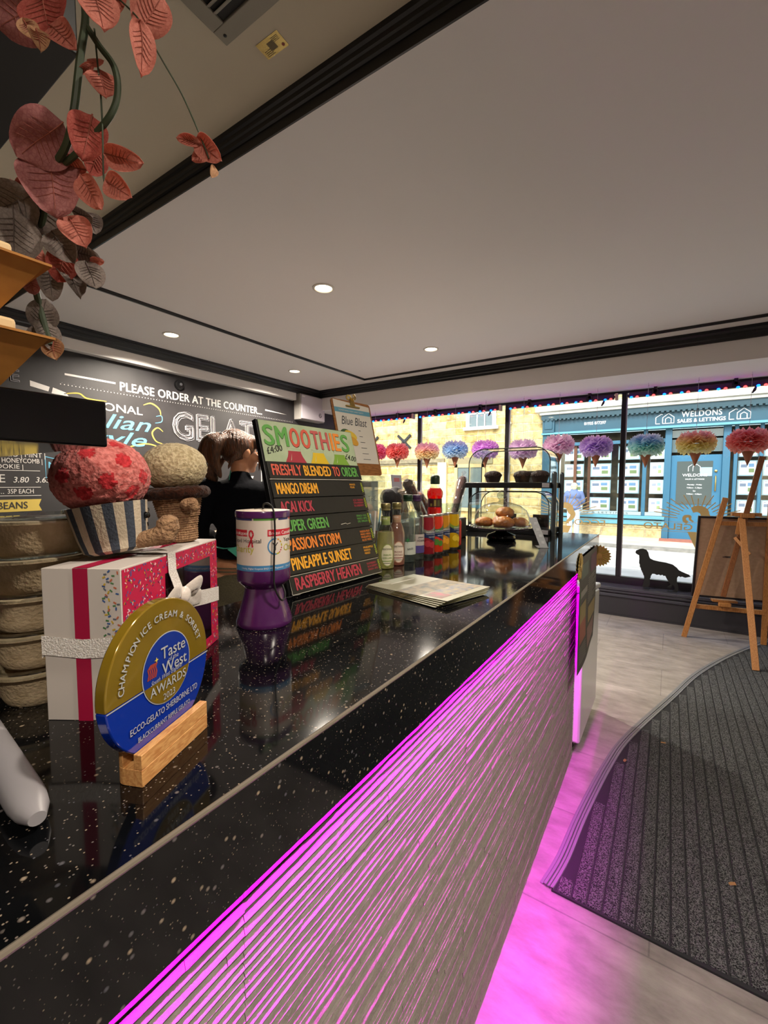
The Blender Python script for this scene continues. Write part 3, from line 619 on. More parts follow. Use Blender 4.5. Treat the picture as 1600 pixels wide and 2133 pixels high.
m.ball((.110, .117, .017), (.011, .012, .008), n=16); m.build('bow', mat('ribbon_satin', 'd8cdc4', 0.35, sheen=.4, bump=(60, .3)), t)

# ------------------------------------------------------------------ plush toys on the carton
def fuzzy(c, r, amp, freq, seed, n=110, shape=None, rotm=None):
    """sphere displaced by two octaves of wool-like noise"""
    vs = []; fs = []; k = n // 2
    for j in range(k + 1):
        th = pi * j / k
        for i in range(n):
            a = 2 * pi * i / n; d = Vector((sin(th) * cos(a), sin(th) * sin(a), cos(th))); e = d if shape is None else shape(d)
            q = 1 + amp * (NZ.noise(d * freq + Vector((seed, 0, 0))) + 0.8 * NZ.noise(d * freq * 2.3 + Vector((0, seed, 0))) + .5 * NZ.noise(d * freq * 4.6))
            vs.append(Vector((e.x * r[0] * q, e.y * r[1] * q, e.z * r[2] * q)) + Vector(c))
    for j in range(k):
        for i in range(n): fs.append((j * n + i, (j + 1) * n + i, (j + 1) * n + (i + 1) % n, j * n + (i + 1) % n))
    return vs, fs
def plushmat(name, c1, c2, spots=None):
    m_, nt, N, L, b = base(name); tc = N.new('ShaderNodeTexCoord')
    n_ = N.new('ShaderNodeTexNoise'); n_.inputs['Scale'].default_value = 190; n_.inputs['Detail'].default_value = 5; L.new(tc.outputs['Object'], n_.inputs[0])
    cr = N.new('ShaderNodeValToRGB'); cr.color_ramp.elements[0].position = .35; cr.color_ramp.elements[0].color = lin(c2); cr.color_ramp.elements[1].position = .62; cr.color_ramp.elements[1].color = lin(c1); L.new(n_.outputs[0], cr.inputs[0]); col = cr.outputs[0]
    if spots:
        wn = N.new('ShaderNodeVectorMath'); wn.operation = 'MULTIPLY_ADD'; wn.inputs[1].default_value = (.008, .008, .008); L.new(n_.outputs['Color'], wn.inputs[0]); L.new(tc.outputs['Object'], wn.inputs[2])
        v = N.new('ShaderNodeTexVoronoi'); v.inputs['Scale'].default_value = spots[1]; v.inputs['Randomness'].default_value = .55; L.new(wn.outputs[0], v.inputs['Vector'])
        mr = N.new('ShaderNodeMapRange'); mr.inputs['From Min'].default_value = .22; mr.inputs['From Max'].default_value = .34; mr.inputs['To Min'].default_value = .85; mr.inputs['To Max'].default_value = 0; L.new(v.outputs['Distance'], mr.inputs[0])
        mx = N.new('ShaderNodeMix'); mx.data_type = 'RGBA'; L.new(mr.outputs[0], mx.inputs[0]); L.new(col, mx.inputs[6]); mx.inputs[7].default_value = lin(spots[0]); col = mx.outputs[2]
    L.new(col, b.inputs['Base Color']); b.inputs['Roughness'].default_value = .95; b.inputs['Sheen Weight'].default_value = .12; b.inputs['Specular IOR Level'].default_value = .1
    bp = N.new('ShaderNodeBump'); bp.inputs['Strength'].default_value = .9; bp.inputs['Distance'].default_value = .004; L.new(n_.outputs[0], bp.inputs['Height']); L.new(bp.outputs[0], b.inputs['Normal']); return m_
PZ = T + HB
Mc = tr(-.593, .273, PZ + .0055) @ Matrix.Rotation(R(-9), 4, Vector((-.55, .835, 0))) @ rot('Z', 58)
t = thing('cupcake_plush', 'round pink cupcake soft toy with spots in a striped case on the carton', 'soft toy', M=Mc)   # local +x = its face
TL = Matrix.Identity(4)
STRIPES = [mat('case_navy', '39404c', .9, bump=(300, .3)), mat('case_cream', 'bfb09a', .9, bump=(300, .3))]
m = MB(); prof = [(.0, .001), (.029, .001), (.0355, .005), (.0395, .022), (.0425, .042), (.0455, .062)]; n = 96
vs = []; fs = []; ms = []
for r_, z_ in prof:
    for i in range(n): a = 2 * pi * i / n; vs.append((r_ * cos(a), r_ * sin(a), z_))
for k in range(len(prof) - 1):
    for i in range(n): m_i = (i // 4) % 2; ms.append(m_i); fs.append((k * n + i, k * n + (i + 1) % n, (k + 1) * n + (i + 1) % n, (k + 1) * n + i))
for q_ in (0, 1): m.add(vs, [f for f, mm in zip(fs, ms) if mm == q_], q_, TL)
m.build('striped_case', STRIPES, t)
vs, fs = fuzzy((0, 0, .097), (.0545, .0545, .049), .030, 9, 2.0, 120, lambda d: Vector((d.x, d.y, d.z if d.z > 0 else d.z * .95)))
SPOTS = [Vector(p).normalized() for p in ((.9, .1, .35), (.55, -.75, .3), (.2, -.9, -.15), (-.1, -.8, .55), (.5, -.5, .75), (.85, -.45, -.1), (-.6, -.75, .1), (-.45, -.3, .85), (.3, .3, .95), (.75, .6, .1), (.1, .9, .3), (-.7, .5, .3), (-.3, -.9, -.35), (.65, -.65, -.45), (-.9, -.1, .3), (.95, .05, -.35))]
sp_f = [any((((vs[f[0]] - Vector((0, 0, .097))).normalized()) - q).length < .17 + .05 * NZ.noise(vs[f[0]] * 400) for q in SPOTS) for f in fs]
m = MB(); m.add(vs, [f for f, k in zip(fs, sp_f) if not k], 0, TL); m.add(vs, [f for f, k in zip(fs, sp_f) if k], 1, TL)
m.build('frosting', [plushmat('pink_plush', 'd9827c', 'a9514c'), plushmat('pink_plush_spot', 'c8383e', '9c2228')], t)
m = MB(); m.add(*fuzzy((0, 0, .1405), (.025, .025, .006), .03, 9, 4.0, 40), 0, TL); m.build('frosting_tip', plushmat('pink_plush_light', 'dd8e86', 'b35f58'), t)
for s_ in (-1, 1):
    m = MB(); m.ball((.0418, s_ * .014, .042), (.0030, .0036, .0044), n=14, M=TL); m.build('eye', GLOSSBLACK, t)
m = MB(); m.tube([(.0408, -.005 + .010 * k / 8, .032 - .004 * sin(pi * k / 8)) for k in range(9)], .0009, 6, M=TL); m.build('smile', BLACK, t)
KNIT = mat('knit_beige', 'a98562', .95, noise=(150, '87654a', .8), bump=(220, .8))
def ribbed(pts, rad, n=14, seg=40, rib=26, m_=None, M_=None):
    P = [Vector(p) for p in pts]; out = []; rr = []
    for i in range(seg + 1):
        u = i / seg * (len(P) - 1); k = min(int(u), len(P) - 2); f_ = u - k; out.append(P[k].lerp(P[k + 1], f_)); a, b = rad[k], rad[k + 1]; rr.append((a + (b - a) * f_) * (1 + .05 * sin(i / seg * rib * 2 * pi / 2)))
    m_.tube(out, rr, n, M=M_)
for s_ in (-1, 1):
    m = MB(); y_ = s_ * .020; ribbed([(.026, y_ * .8, .011), (.048, y_, .012), (.062, y_ * 1.1, .014), (.069, y_ * 1.1, .017)], [.010, .012, .015, .009], m_=m); ribbed([(.062, y_ * 1.1, .011), (.064, y_ * 1.1, .020), (.065, y_ * 1.1, .032), (.065, y_ * 1.1, .038)], [.010, .014, .0125, .004], 14, 30, 20, m_=m)
    me = remesh(m, .0014, 2, [KNIT], 'leg'); link('leg', me, t)

Mn = tr(-.660, .403, PZ + .001) @ Matrix.Rotation(R(-4), 4, Vector((-.55, .835, 0))) @ rot('Z', 62) @ Matrix.Diagonal((.9, .9, .85, 1))
t = thing('ice_cream_plush', 'cream-topped ice cream cone soft toy with a brown ruff on the carton', 'soft toy', M=Mn)
m = MB(); n = 80; vs = []; fs = []; prof = [(.0, .0), (.024, .0), (.028, .004), (.029, .03), (.0305, .034), (.0315, .046), (.034, .048), (.035, .056), (.0395, .078), (.041, .086)]
pp = []
for k in range(len(prof) - 1):
    a, b = prof[k], prof[k + 1]; st = max(1, int((b[1] - a[1]) / .0013)) if k > 0 else 1
    for i in range(st): u = i / st; pp.append((a[0] + (b[0] - a[0]) * u, a[1] + (b[1] - a[1]) * u))
pp.append(prof[-1])
for k, (r_, z_) in enumerate(pp):
    for i in range(n): a = 2 * pi * i / n; q_ = 1 + .028 * sin(z_ * 2 * pi / .0042) * (1 if r_ > .01 else 0) + .018 * cos(i * pi); vs.append((r_ * q_ * cos(a), r_ * q_ * sin(a), z_))
for k in range(len(pp) - 1):
    for i in range(n): fs.append((k * n + i, k * n + (i + 1) % n, (k + 1) * n + (i + 1) % n, (k + 1) * n + i))
m.add(vs, fs); m.build('cone', KNIT, t)
m = MB(); n1, n2 = 90, 22; vs = []; fs = []
for i in range(n1):
    a = 2 * pi * i / n1
    for j in range(n2):
        b_ = 2 * pi * j / n2; d = Vector((cos(a) * 2, sin(a) * 2, b_)); rr = .0125 * (1 + .16 * NZ.noise(Vector((cos(a) * 6, sin(a) * 6, sin(b_) * 1.6))) + .1 * NZ.noise(Vector((cos(a) * 16, sin(a) * 16, cos(b_) * 3))))
        vs.append(((.044 + rr * cos(b_)) * cos(a), (.044 + rr * cos(b_)) * sin(a), .092 + rr * sin(b_) * .9))
for i in range(n1):
    for j in range(n2): fs.append((i * n2 + j, ((i + 1) % n1) * n2 + j, ((i + 1) % n1) * n2 + (j + 1) % n2, i * n2 + (j + 1) % n2))
m.add(vs, fs); m.build('ruff', plushmat('brown_plush', '3a1d10', '1c0c06'), t)
m = MB(); m.add(*fuzzy((0, 0, .140), (.0545, .0545, .046), .020, 9, 7.0, 110)); m.build('scoop', plushmat('cream_plush', 'cdbd9a', 'a08e6c'), t)
for s_ in (-1, 1):
    m = MB(); m.ball((.0525, s_ * .012, .143), (.0028, .0035, .0045), n=12); m.build('eye', GLOSSBLACK, t)
    m = MB(); a = s_ * R(74); c_, q_ = cos(a), sin(a); ribbed([(.037 * c_, .037 * q_, .079), (.048 * c_ + .006, .048 * q_, .071), (.052 * c_ + .012, .052 * q_, .058)], [.008, .011, .006], m_=m); ribbed([(.044 * c_ - .006, .044 * q_, .075), (.050 * c_ , .05 * q_, .066)], [.009, .009], m_=m)
    link('arm', remesh(m, .0014, 2, [KNIT], 'arm'), t)

# ------------------------------------------------------------------ bagasse bowls with clear lids, in stacks
KRAFT = mat('bagasse', 'c8b291', .85, noise=(90, 'b19a78', .7), bump=(240, .25))
b0 = thing('salad_bowl', 'x', 'bowl', (0, 0, 0))
m = MB(); m.lathe([(0, .002), (.046, .002), (.048, 0), (.050, .002), (.0545, .012), (.060, .037), (.0615, .0385), (.066, .039), (.0665, .0425), (.062, .0435), (.059, .0405), (.0525, .012), (.047, .006), (0, .006)], 48, ell=.82); m.build('bowl', KRAFT, b0)
m = MB(); m.lathe([(.0675, .0405), (.0685, .043), (.0675, .047), (.061, .048), (.059, .044), (.056, .0435), (.0, .0435)], 48, ell=.82, cap=False); m.build('lid', CLEAR, b0)
HBW = .0455; ordn = ['lowest', 'second from the bottom', 'middle one', 'second from the top', 'topmost']
first = True
for (x, y, n_, a_, tag_) in ((-.671, .220, 5, -58, 'of the front bowl stack'), (-.757, .338, 6, -58, 'of the stack behind the carton'), (-.802, .208, 4, -58, 'of the stack at the photo edge')):
    for k in range(n_):
        M_ = tr(x + rnd.uniform(-.002, .002) * (k > 0), y + rnd.uniform(-.002, .002) * (k > 0), T + k * HBW) @ rot('Z', a_ + rnd.uniform(-8, 8))
        o_ = (ordn if n_ == 5 else ['lowest', 'second from the bottom', 'third from the bottom', 'fourth from the bottom', 'second from the top', 'topmost'] if n_ == 6 else ['lowest', 'second from the bottom', 'second from the top', 'topmost'])[k]
        lab = 'pulp bowl with clear lid, ' + o_ + ' ' + tag_
        if first: b0.matrix_world = M_; WM[b0.name] = M_; b0['label'] = lab; b0['group'] = 'stacked salad bowls on the counter'; first = False
        else: dup(b0, M_, lab, 'stacked salad bowls on the counter')

# grey stand arm at the near edge
m = MB(); prof_ = []
for k in range(15): u = k / 14; prof_.append(((-.60 + .204 * u), .136 - .018 * u))
m.tube([(x, y, T + .0125) for x, y in prof_], [.014] * 12 + [.0135, .0115, .006], 18, flat=.88)
t = thing('stand_arm', 'pale grey rounded plastic arm lying on the worktop by the award', 'stand', (0, 0, 0)); m.build('arm', GREYPL, t)
m = MB(); m.box(-.60, .114, T, -.42, .123, T + .005); m.build('rubber_foot', mat('grey_dark', '55555a', .6), t, bevel=.002)
# ------------------------------------------------------------------ charity collecting tin
TX, TY = -.652, .566
Mt = tr(TX, TY, T) @ rot('Z', math.degrees(math.atan2(-TY, -TX)) + 90) @ Matrix.Diagonal((.92, .92, .975, 1))     # local -y faces the camera side
t = thing('collecting_tin', 'white and purple charity collecting tin on a flared purple foot', 'collecting tin', M=Mt)
PUR = mat('purple_plastic', '4a1c52', .22, coat=.4); RT = .0535
m = MB(); m.lathe([(0, .0), (.056, 0), (.0575, .003), (.057, .009), (.050, .030), (.043, .052), (.0395, .068), (.0395, .074), (.046, .080), (.0535, .087), (.0545, .092), (.0545, .110), (.0535, .111), (.0535, .2115), (.0555, .212), (.0560, .222), (.0545, .2245)], 56, cap=False); m.build('body', PUR, t)
m = MB(); m.lathe([(.0545, .2243), (.030, .2262), (.0, .2265)], 48); m.box(-.018, -.002, .2262, .018, .002, .2272, 1); m.build('lid', [mat('tin_lid_label', 'c9b9a2', .5), BLACK], t)
LBL = [mat('tin_label', 'd6cbc0', .35, coat=.3), mat('tin_red', 'bd2033', .4), mat('tin_black', '231c24', .4), mat('tin_green', '4f8a36', .4), mat('tin_blue', '3f7fb0', .4), mat('tin_indigo', '2c2f63', .4), mat('tin_lime', 'b3ad22', .4), mat('tin_white', 'ece6e2', .4), mat('tin_orange', 'd98a3a', .4)]
m = MB(); m.lathe([(.0538, .1115), (.0539, .2112)], 72, cap=False)
def cy(u, v, w_=0): a = u / .054 - pi / 2; r_ = .0541 + w_; return (r_ * cos(a), r_ * sin(a), v)
def cq(u0, v0, u1, v1, mi, w_=0):
    n = max(1, int(abs(u1 - u0) / .004)); vs = []
    for i in range(n + 1): u = u0 + (u1 - u0) * i / n; vs += [cy(u, v0, w_), cy(u, v1, w_)]
    m.add(vs, [(2 * i, 2 * i + 2, 2 * i + 3, 2 * i + 1) for i in range(n)], mi)
def ctx(s_, u, v, h, mi, **k): m.text(s_, h, mi, fn=lambda x, y, z: cy(u + x, v + y, .0003), **k)
cq(-.17, .1115, .17, .1225, 4); ctx('Charity, Higher Kingston BA21 4AT  Registered', -.048, .1155, .0046, 7); ctx('Charity, Higher Kingston BA21 4AT', .05, .1155, .0046, 7)
for u0, u1, mi in ((-.075, -.022, 5), (-.019, .026, 3), (.031, .060, 5), (.064, .1, 1)): cq(u0, .2075, u1, .2112, mi)
for off in (0, -.118):
    cq(.008 + off, .1775, .085 + off, .190, 1, .0001); ctx('Breast Cancer', .010 + off, .1803, .0098, 7); ctx('Appeal', .0615 + off, .1803, .0098, 7)
    for k in range(40):
        a0, a1 = R(9 * k), R(9 * k + 9.3); 
        if 0 <= k < 10 and k % 3 == 2 or k > 34 and k % 2: continue
        mi = 8 if 4 <= k < 9 else 4 if 9 <= k < 31 else 6 if k < 34 else 1
        q_ = [(.0235 + r_ * cos(a) + off, .158 + r_ * sin(a)) for r_, a in ((.0135, a0), (.0160, a0), (.0160, a1), (.0135, a1))]
        m.poly([cy(u, v, .0002) for u, v in q_], mi)
    ctx('Y', .0168 + off, .1505, .0215, 2, bold=.05); ctx('Yeovil Hospital', .0435 + off, .1655, .0115, 2); ctx('Charity', .0435 + off, .1475, .0185, 6, space=1.0)
def ribbon_at(u, v, s_):
    P = [(u - .006 * s_, v - .02 * s_), (u, v - .006 * s_), (u + .005 * s_, v + .004 * s_), (u + .002 * s_, v + .011 * s_), (u - .003 * s_, v + .010 * s_), (u - .004 * s_, v + .003 * s_), (u + .001 * s_, v - .006 * s_), (u + .003 * s_, v - .02 * s_)]
    for a, b in zip(P, P[1:]):
        d = Vector((b[0] - a[0], b[1] - a[1])).normalized(); nx, ny = -d.y * .0016, d.x * .0016
        m.poly([cy(a[0] - nx, a[1] - ny, .0003), cy(b[0] - nx, b[1] - ny, .0003), cy(b[0] + nx, b[1] + ny, .0003), cy(a[0] + nx, a[1] + ny, .0003)], 1)
ribbon_at(-.0245, .1775, 1.0)
m.build('label', LBL, t)
m = MB(); P_ = [(.0, -.004, .227), (.001, -.010, .235), (.006, -.022, .2385), (.013, -.040, .237), (.019, -.054, .229), (.0215, -.0555, .212), (.022, -.0555, .18), (.020, -.0558, .14), (.019, -.0565, .11), (.0195, -.057, .088), (.024, -.0565, .070), (.033, -.052, .055), (.039, -.047, .056), (.041, -.042, .066), (.036, -.033, .080)]
m.tube(smoothpts(P_), .0019, 8); m.build('cord', mat('black_cord', '0a0a0b', .6), t)

# ------------------------------------------------------------------ smoothie price board
ub = Vector((.021, .352, 0)).normalized(); lean = R(15.5); outn = Vector((ub.y, -ub.x, 0)); upv = Vector((0, 0, 1)) * cos(lean) - outn * sin(lean)
MS = frame((-.737, .718, T + .0045), ub, upv)
t = thing('smoothie_board', 'leaning black slatted smoothie price board with a pale green headboard', 'menu board', M=MS)
SBK = mat('slat_black', '25241f', .38, bump=(40, .05)); SBM = [SBK, mat('slat_line', 'c7c3b4', .5)]
m = MB(); m.box(0, 0, -.012, .352, .44, -.004); m.box(-.004, 0, -.014, .004, .44, .0); m.box(0, 0, -.012, .352, .006, .006); m.build('backboard', BLACK, t, bevel=.001)
m = MB(); m.box(.06, .35, -.03, .29, .36, -.012); m.add([(.10, .30, -.013), (.26, .30, -.013), (.26, .022, -.066), (.10, .022, -.066), (.10, .30, -.018), (.26, .30, -.018), (.26, .022, -.071), (.10, .022, -.071)], [(0, 1, 2, 3), (7, 6, 5, 4), (0, 3, 7, 4), (1, 5, 6, 2), (3, 2, 6, 7), (0, 4, 5, 1)]); m.build('strut', BLACK, t)
G_ = 'smooth'; C = {k: mat('sb_' + k, v, .5) for k, v in dict(red='c2454a', orange='e0812f', amber='e8a52c', green='5da04a', dred='b03a48', lime='a3b531', cream='d8d2b8', coral='cf5a45').items()}
hz0, hz1 = .332, .44
m = MB(); m.box(.002, hz0, -.006, .350, hz1, .0); Z1 = .0007
m.quad(.003, hz0, .349, hz1 - .001, 1, None, .0004)
xx = .012
for c_, mi in zip('SMOOTHIES', (2, 2, 3, 3, 4, 4, 5, 5, 2)):
    w_ = {'I': .013, 'M': .044, 'E': .030, 'T': .032}.get(c_, .0365); wg_ = .0062 if c_ == 'I' else .0225 if c_ == 'E' else w_ * .82
    m.text(c_, .0755, 6, tr(xx + .001 + (.002 if c_ in 'IE' else 0), hz1 - .066, 0), width=wg_, bold=.034, z=Z1); m.text(c_, .0755, mi, tr(xx + (.002 if c_ in 'IE' else 0), hz1 - .065, 0), width=wg_, bold=.03, z=Z1 + .0008); xx += w_ + .0022
for cx, mi in ((.103, 7), (.190, 8), (.276, 9)):     # printed bottle necks
    P_ = [(-.036, 0), (.036, 0), (.026, .016), (.022, .026), (.0215, .031), (-.0215, .031), (-.022, .026), (-.026, .016)]
    m.poly([(cx + x, hz0 + y, Z1 + .0002) for x, y in P_], mi); m.poly([(cx + x * .5, hz0 + .004 + y * .8, Z1 + .0004) for x, y in P_[:1] + P_[6:] + [(-.030, .004)]], 10)
    m.stroke([(cx - .023, hz0 + .031), (cx - .021, hz0 + .036), (cx - .024, hz0 + .040), (cx + .024, hz0 + .040), (cx + .021, hz0 + .036), (cx + .023, hz0 + .031)], .0016, 10, None, Z1 + .0004)
m.text('£4:00', .0245, 6, tr(.014, hz0 + .018, 0) @ rot('Z', 14), width=.052, shear=.1, z=Z1 + .0006, bold=.01); m.text('£4.00', .0235, 6, tr(.298, hz0 + .02, 0) @ rot('Z', -10), width=.048, shear=.2, z=Z1 + .0006, bold=.01)
m.build('headboard', [BLACK, mat('sb_head', '9db08c', .5, noise=(12, 'b9c4a4', .8)), mat('sb_green', '4f8a35', .5), mat('sb_coral', 'cf5a42', .5), mat('sb_rose', 'bd5a56', .5), mat('sb_orange2', 'e38a35', .5), mat('sb_ink', '1e2018', .5), mat('sb_drinkr', 'a83a45', .4), mat('sb_drinky', 'd8b62a', .4), mat('sb_drinkg', '7ba43c', .4), mat('sb_gls', 'c4cdb0', .4)], t)
rows = [('FRESHLY BLENDED TO ORDER', None, None), ('MANGO DREAM', 'amber', ['MANGO', 'PEAR']), ('ACAI KICK', 'dred', ['ACAI + BANANA', 'STRAWBERRY', 'BLUEBERRY']), ('SUPER GREEN', 'green', ['SPINACH + KALE', 'MANGO + APPLE', 'LIME + SPIRULINA']),
        ('PASSION STORM', 'orange', ['PASSION FRUIT', 'MANGO + PAPAYA', 'PINEAPPLE', 'ALOE VERA']), ('PINEAPPLE SUNSET', 'amber', ['PINEAPPLE', 'PAPAYA', 'MANGO']), ('RASPBERRY HEAVEN', 'dred', ['RASPBERRY', 'BLACKBERRY', 'BANANA + APPLE'])]
h = hz0 / 7; wd = (.107, .15, .119, .163, .20, .235, .262)
for i, (s_, c_, ing) in enumerate(rows):
    y1 = hz0 - i * h; y0 = y1 - h; zf = .004 + .0005 * i
    m = MB(); m.add([(.003, y0 + .001, -.003), (.349, y0 + .001, -.003), (.349, y1 - .001, -.003), (.003, y1 - .001, -.003), (.003, y0 + .001, zf + .002), (.349, y0 + .001, zf + .002), (.349, y1 - .001, zf - .001), (.003, y1 - .001, zf - .001)],
                    [(3, 2, 1, 0), (4, 5, 6, 7), (0, 1, 5, 4), (2, 3, 7, 6), (0, 4, 7, 3), (1, 2, 6, 5)], 0)
    sl = -.003 / (h - .002); FM = frame((0, y0 + .001, zf + .0024), (1, 0, 0), (0, 1, sl))
    if i == 0:
        x_ = .014
        for w_, wi, mi in (('FRESHLY', .10, 2), ('BLENDED', .105, 3), ('TO', .028, 2), ('ORDER', .073, 4)): m.text(w_, .041, mi, FM @ tr(x_, .010, 0), width=wi * .95, bold=.028); x_ += wi * .95 + .010
        m.quad(0, -.0015, .346, .0, 1, FM)
    else:
        m.text(s_, .041 if i < 4 else .043, 2, FM @ tr(.016, .009, 0), width=wd[i] * .92, bold=.028)
        for k, g_ in enumerate(ing): m.text(g_, .0085, 2, FM @ tr(.288, .030 - k * .0085, 0), bold=.01, width=min(.045, .0048 * len(g_)))
        m.text('VEGAN', .011, 5, FM @ tr(.345, .008, 0) @ rot('Z', 90), bold=.03, width=.03)
        if i == 6: m.stroke([(.0, .0), (.344, .0), (.344, .044), (.0, .044), (.0, .0)], .0011, 1, FM, .0004)
        if i == 3: m.stroke([(.215, .013), (.235, .015), (.24, .012), (.255, .014)], .0014, 1, FM, .0004)
    m.build('slat', SBM + [C[c_] if c_ else C['coral'], C['amber'], C['green'], C['lime']], t)

# ------------------------------------------------------------------ acrylic holder and clipboard behind the board
t = thing('sign_holder', 'clear acrylic display block with a printed card behind the bottles', 'sign holder', (-1.0, 1.335, T), 6)
m = MB(); HW = .30
m.box(-.03, -.17, 0, .03, .17, .004); m.box(-.03, -.17, 0, -.026, .17, HW); m.box(.026, -.17, 0, .03, .17, HW); m.box(-.03, .166, 0, .03, .17, HW); m.box(-.03, -.17, 0, .03, -.166, HW); m.box(-.03, -.17, HW - .004, .03, .17, HW); m.build('acrylic_case', CLEAR, t)
m = MB(); m.box(-.004, -.15, .01, .004, .155, HW - .02); Fh = frame((.0045, 0, 0), (0, 1, 0), (0, 0, 1)); m.quad(-.15, .01, .155, .075, 1, Fh); m.text('THE', .03, 2, Fh @ tr(.07, .20, 0), space=1.3); m.build('card', [mat('card_pale', 'b9c3c0', .6), mat('card_rust', 'a5573a', .6), mat('card_grey', '747c7c', .6)], t)
ub2 = Vector((.13, .99, 0)).normalized(); on2 = Vector((ub2.y, -ub2.x, 0)); l2 = R(14); MCb = frame((-.958, 1.196, T + HW + .001), ub2, Vector((0, 0, 1)) * cos(l2) - on2 * sin(l2))
t = thing('clipboard', 'wooden clipboard with a white drinks sheet standing above the smoothie board', 'clipboard', M=MCb)
m = MB(); WB, HBd = .205, .285
def rrect(x0, y0, x1, y1, r_, n=6):
    P = []
    for cx, cy_, a0 in ((x1 - r_, y0 + r_, -90), (x1 - r_, y1 - r_, 0), (x0 + r_, y1 - r_, 90), (x0 + r_, y0 + r_, 180)):
        for k in range(n + 1): a = R(a0 + 90 * k / n); P.append((cx + r_ * cos(a), cy_ + r_ * sin(a)))
    return P
m.prism(rrect(0, 0, WB, HBd, .012), -.004, 0); m.build('board', wood('hardboard', '93602f', '744618', (8, 40, 8), .5), t)
m = MB(); m.prism([(.010, .045), (WB - .008, .045), (WB - .008, HBd - .012), (.010, HBd - .003)], .0004, .0010); m.quad(.010, HBd - .050, WB - .008, HBd - .032, 1, None, .0014)
m.text('SOMETHING NEW AND TASTY', .008, 0, tr(.03, HBd - .044, .0012), width=.13)
m.text('Blue Blast', .046, 2, tr(.034, HBd - .095, .0010), width=.135, shear=.35)
m.poly([(.045 + .026 * cos(R(a)) * (1 if a < 180 else .8), .155 + .017 * sin(R(a)), .0016) for a in range(0, 360, 15)], 3); m.poly([(.070 + .030 * cos(R(a)), .150 + .016 * sin(R(a)) - .25 * .03 * cos(R(a)), .0019) for a in range(0, 360, 15)], 4); m.poly([(.078 + .024 * cos(R(a)), .128 + .016 * sin(R(a)) - .3 * .024 * cos(R(a)), .0022) for a in range(0, 360, 15)], 5)
for k in range(6): m.quad(.115, .17 - k * .022, .115 + (.012, .018, .026, .030, .034, .04)[k], .172 - k * .022, 2, None, .0014)
m.build('sheet', [mat('sheet_paper', 'cdc8bd', .6), mat('sheet_blue', '5b93a8', .6), mat('sheet_ink', '3a4148', .6), mat('sheet_green', '3c5a34', .6), mat('sheet_yellow', 'd8b93e', .6), mat('sheet_amber', 'cf9a33', .6)], t)
m = MB(); cx = .105; m.tube([(cx - .036, HBd - .022, .004), (cx + .036, HBd - .022, .004)], .003, 8); m.prism([(cx - .012, HBd - .022), (cx + .012, HBd - .022), (cx + .009, HBd + .012), (cx - .009, HBd + .012)], .003, .0065)
for s_ in (-1, 1): m.lathe([(.0105, -.002), (.0125, 0), (.0105, .002), (.006, .0018), (.006, -.0018), (.0105, -.002)], 24, 0, tr(cx + s_ * .009, HBd + .014, .006 + s_ * .006) @ rot('Y', s_ * 18), cap=False)
m.build('bulldog_clip', BRASS, t, bevel=.0006)

# ------------------------------------------------------------------ leaflets
rs = random.Random(11); LF = [mat('leaf_paper', '9c9a86', .5), mat('leaf_img1', '3c3a2c', .5, noise=(45, '8d7c58', 1)), mat('leaf_img2', '566070', .5, noise=(60, '9c8a68', 1)), mat('leaf_img3', 'a04a58', .5, noise=(60, '6a5c4c', 1)), mat('leaf_white', 'd5d3c5', .5), mat('leaf_edge', '77703a', .5)]
ld = Vector((.225, -.052, 0)).normalized()
for k in range(5):
    M_ = frame((-.650 + .003 * k, .898 - .001 * k, T + .0008 + .0022 * (4 - k) if False else T + .0008 + .0022 * k), Vector((.2420, -.042, 0)) , Vector((.042, .2420, 0))) @ rot('Z', (4 - k) * -1.6)
    labs = ['leaflet at the bottom of the fanned pile on the worktop', 'second leaflet from the bottom of the fanned pile', 'middle leaflet of the fanned pile', 'second leaflet from the top of the fanned pile', 'topmost folded photo leaflet of the fanned pile by the counter edge']
    t = thing('leaflet', labs[k], 'leaflet', M=M_, group='leaflets fanned on the worktop'); m = MB(); n = 10
    LW, LH = .245, .185
    def zb(x): return .0016 * (x / LW) ** 2 * (1 + .35 * k)
    top = [(LW * i / n, y, zb(LW * i / n) + .0012) for i in range(n + 1) for y in (0, LH)]; bot = [(x, y, z - .0010) for x, y, z in top]
    nn = len(top); fs = [(2 * i, 2 * i + 2, 2 * i + 3, 2 * i + 1) for i in range(n)]; m.add(top, fs, 0); m.add(bot, [f[::-1] for f in fs], 0)
    ed = [2 * i for i in range(n + 1)] + [2 * i + 1 for i in range(n, -1, -1)]; vv = top + bot; m.add(vv, [(ed[i], ed[i] + nn, ed[(i + 1) % len(ed)] + nn, ed[(i + 1) % len(ed)]) for i in range(len(ed))], 5 if k % 2 else 0)
    def pat(x0, y0, x1, y1, mi): q_ = 5; vs = [(x0 + (x1 - x0) * i / q_, y, zb(x0 + (x1 - x0) * i / q_) + .0015) for i in range(q_ + 1) for y in (y0, y1)]; m.add(vs, [(2 * i, 2 * i + 2, 2 * i + 3, 2 * i + 1) for i in range(q_)], mi)
    pat(.095, .0, .165, .184, 1); pat(.165, .06, .225, .184, 2); pat(.170, .012, .222, .055, 3)
    pat(.035, .045, .042, .14, 4)
    m.build('folded_sheet', LF, t)

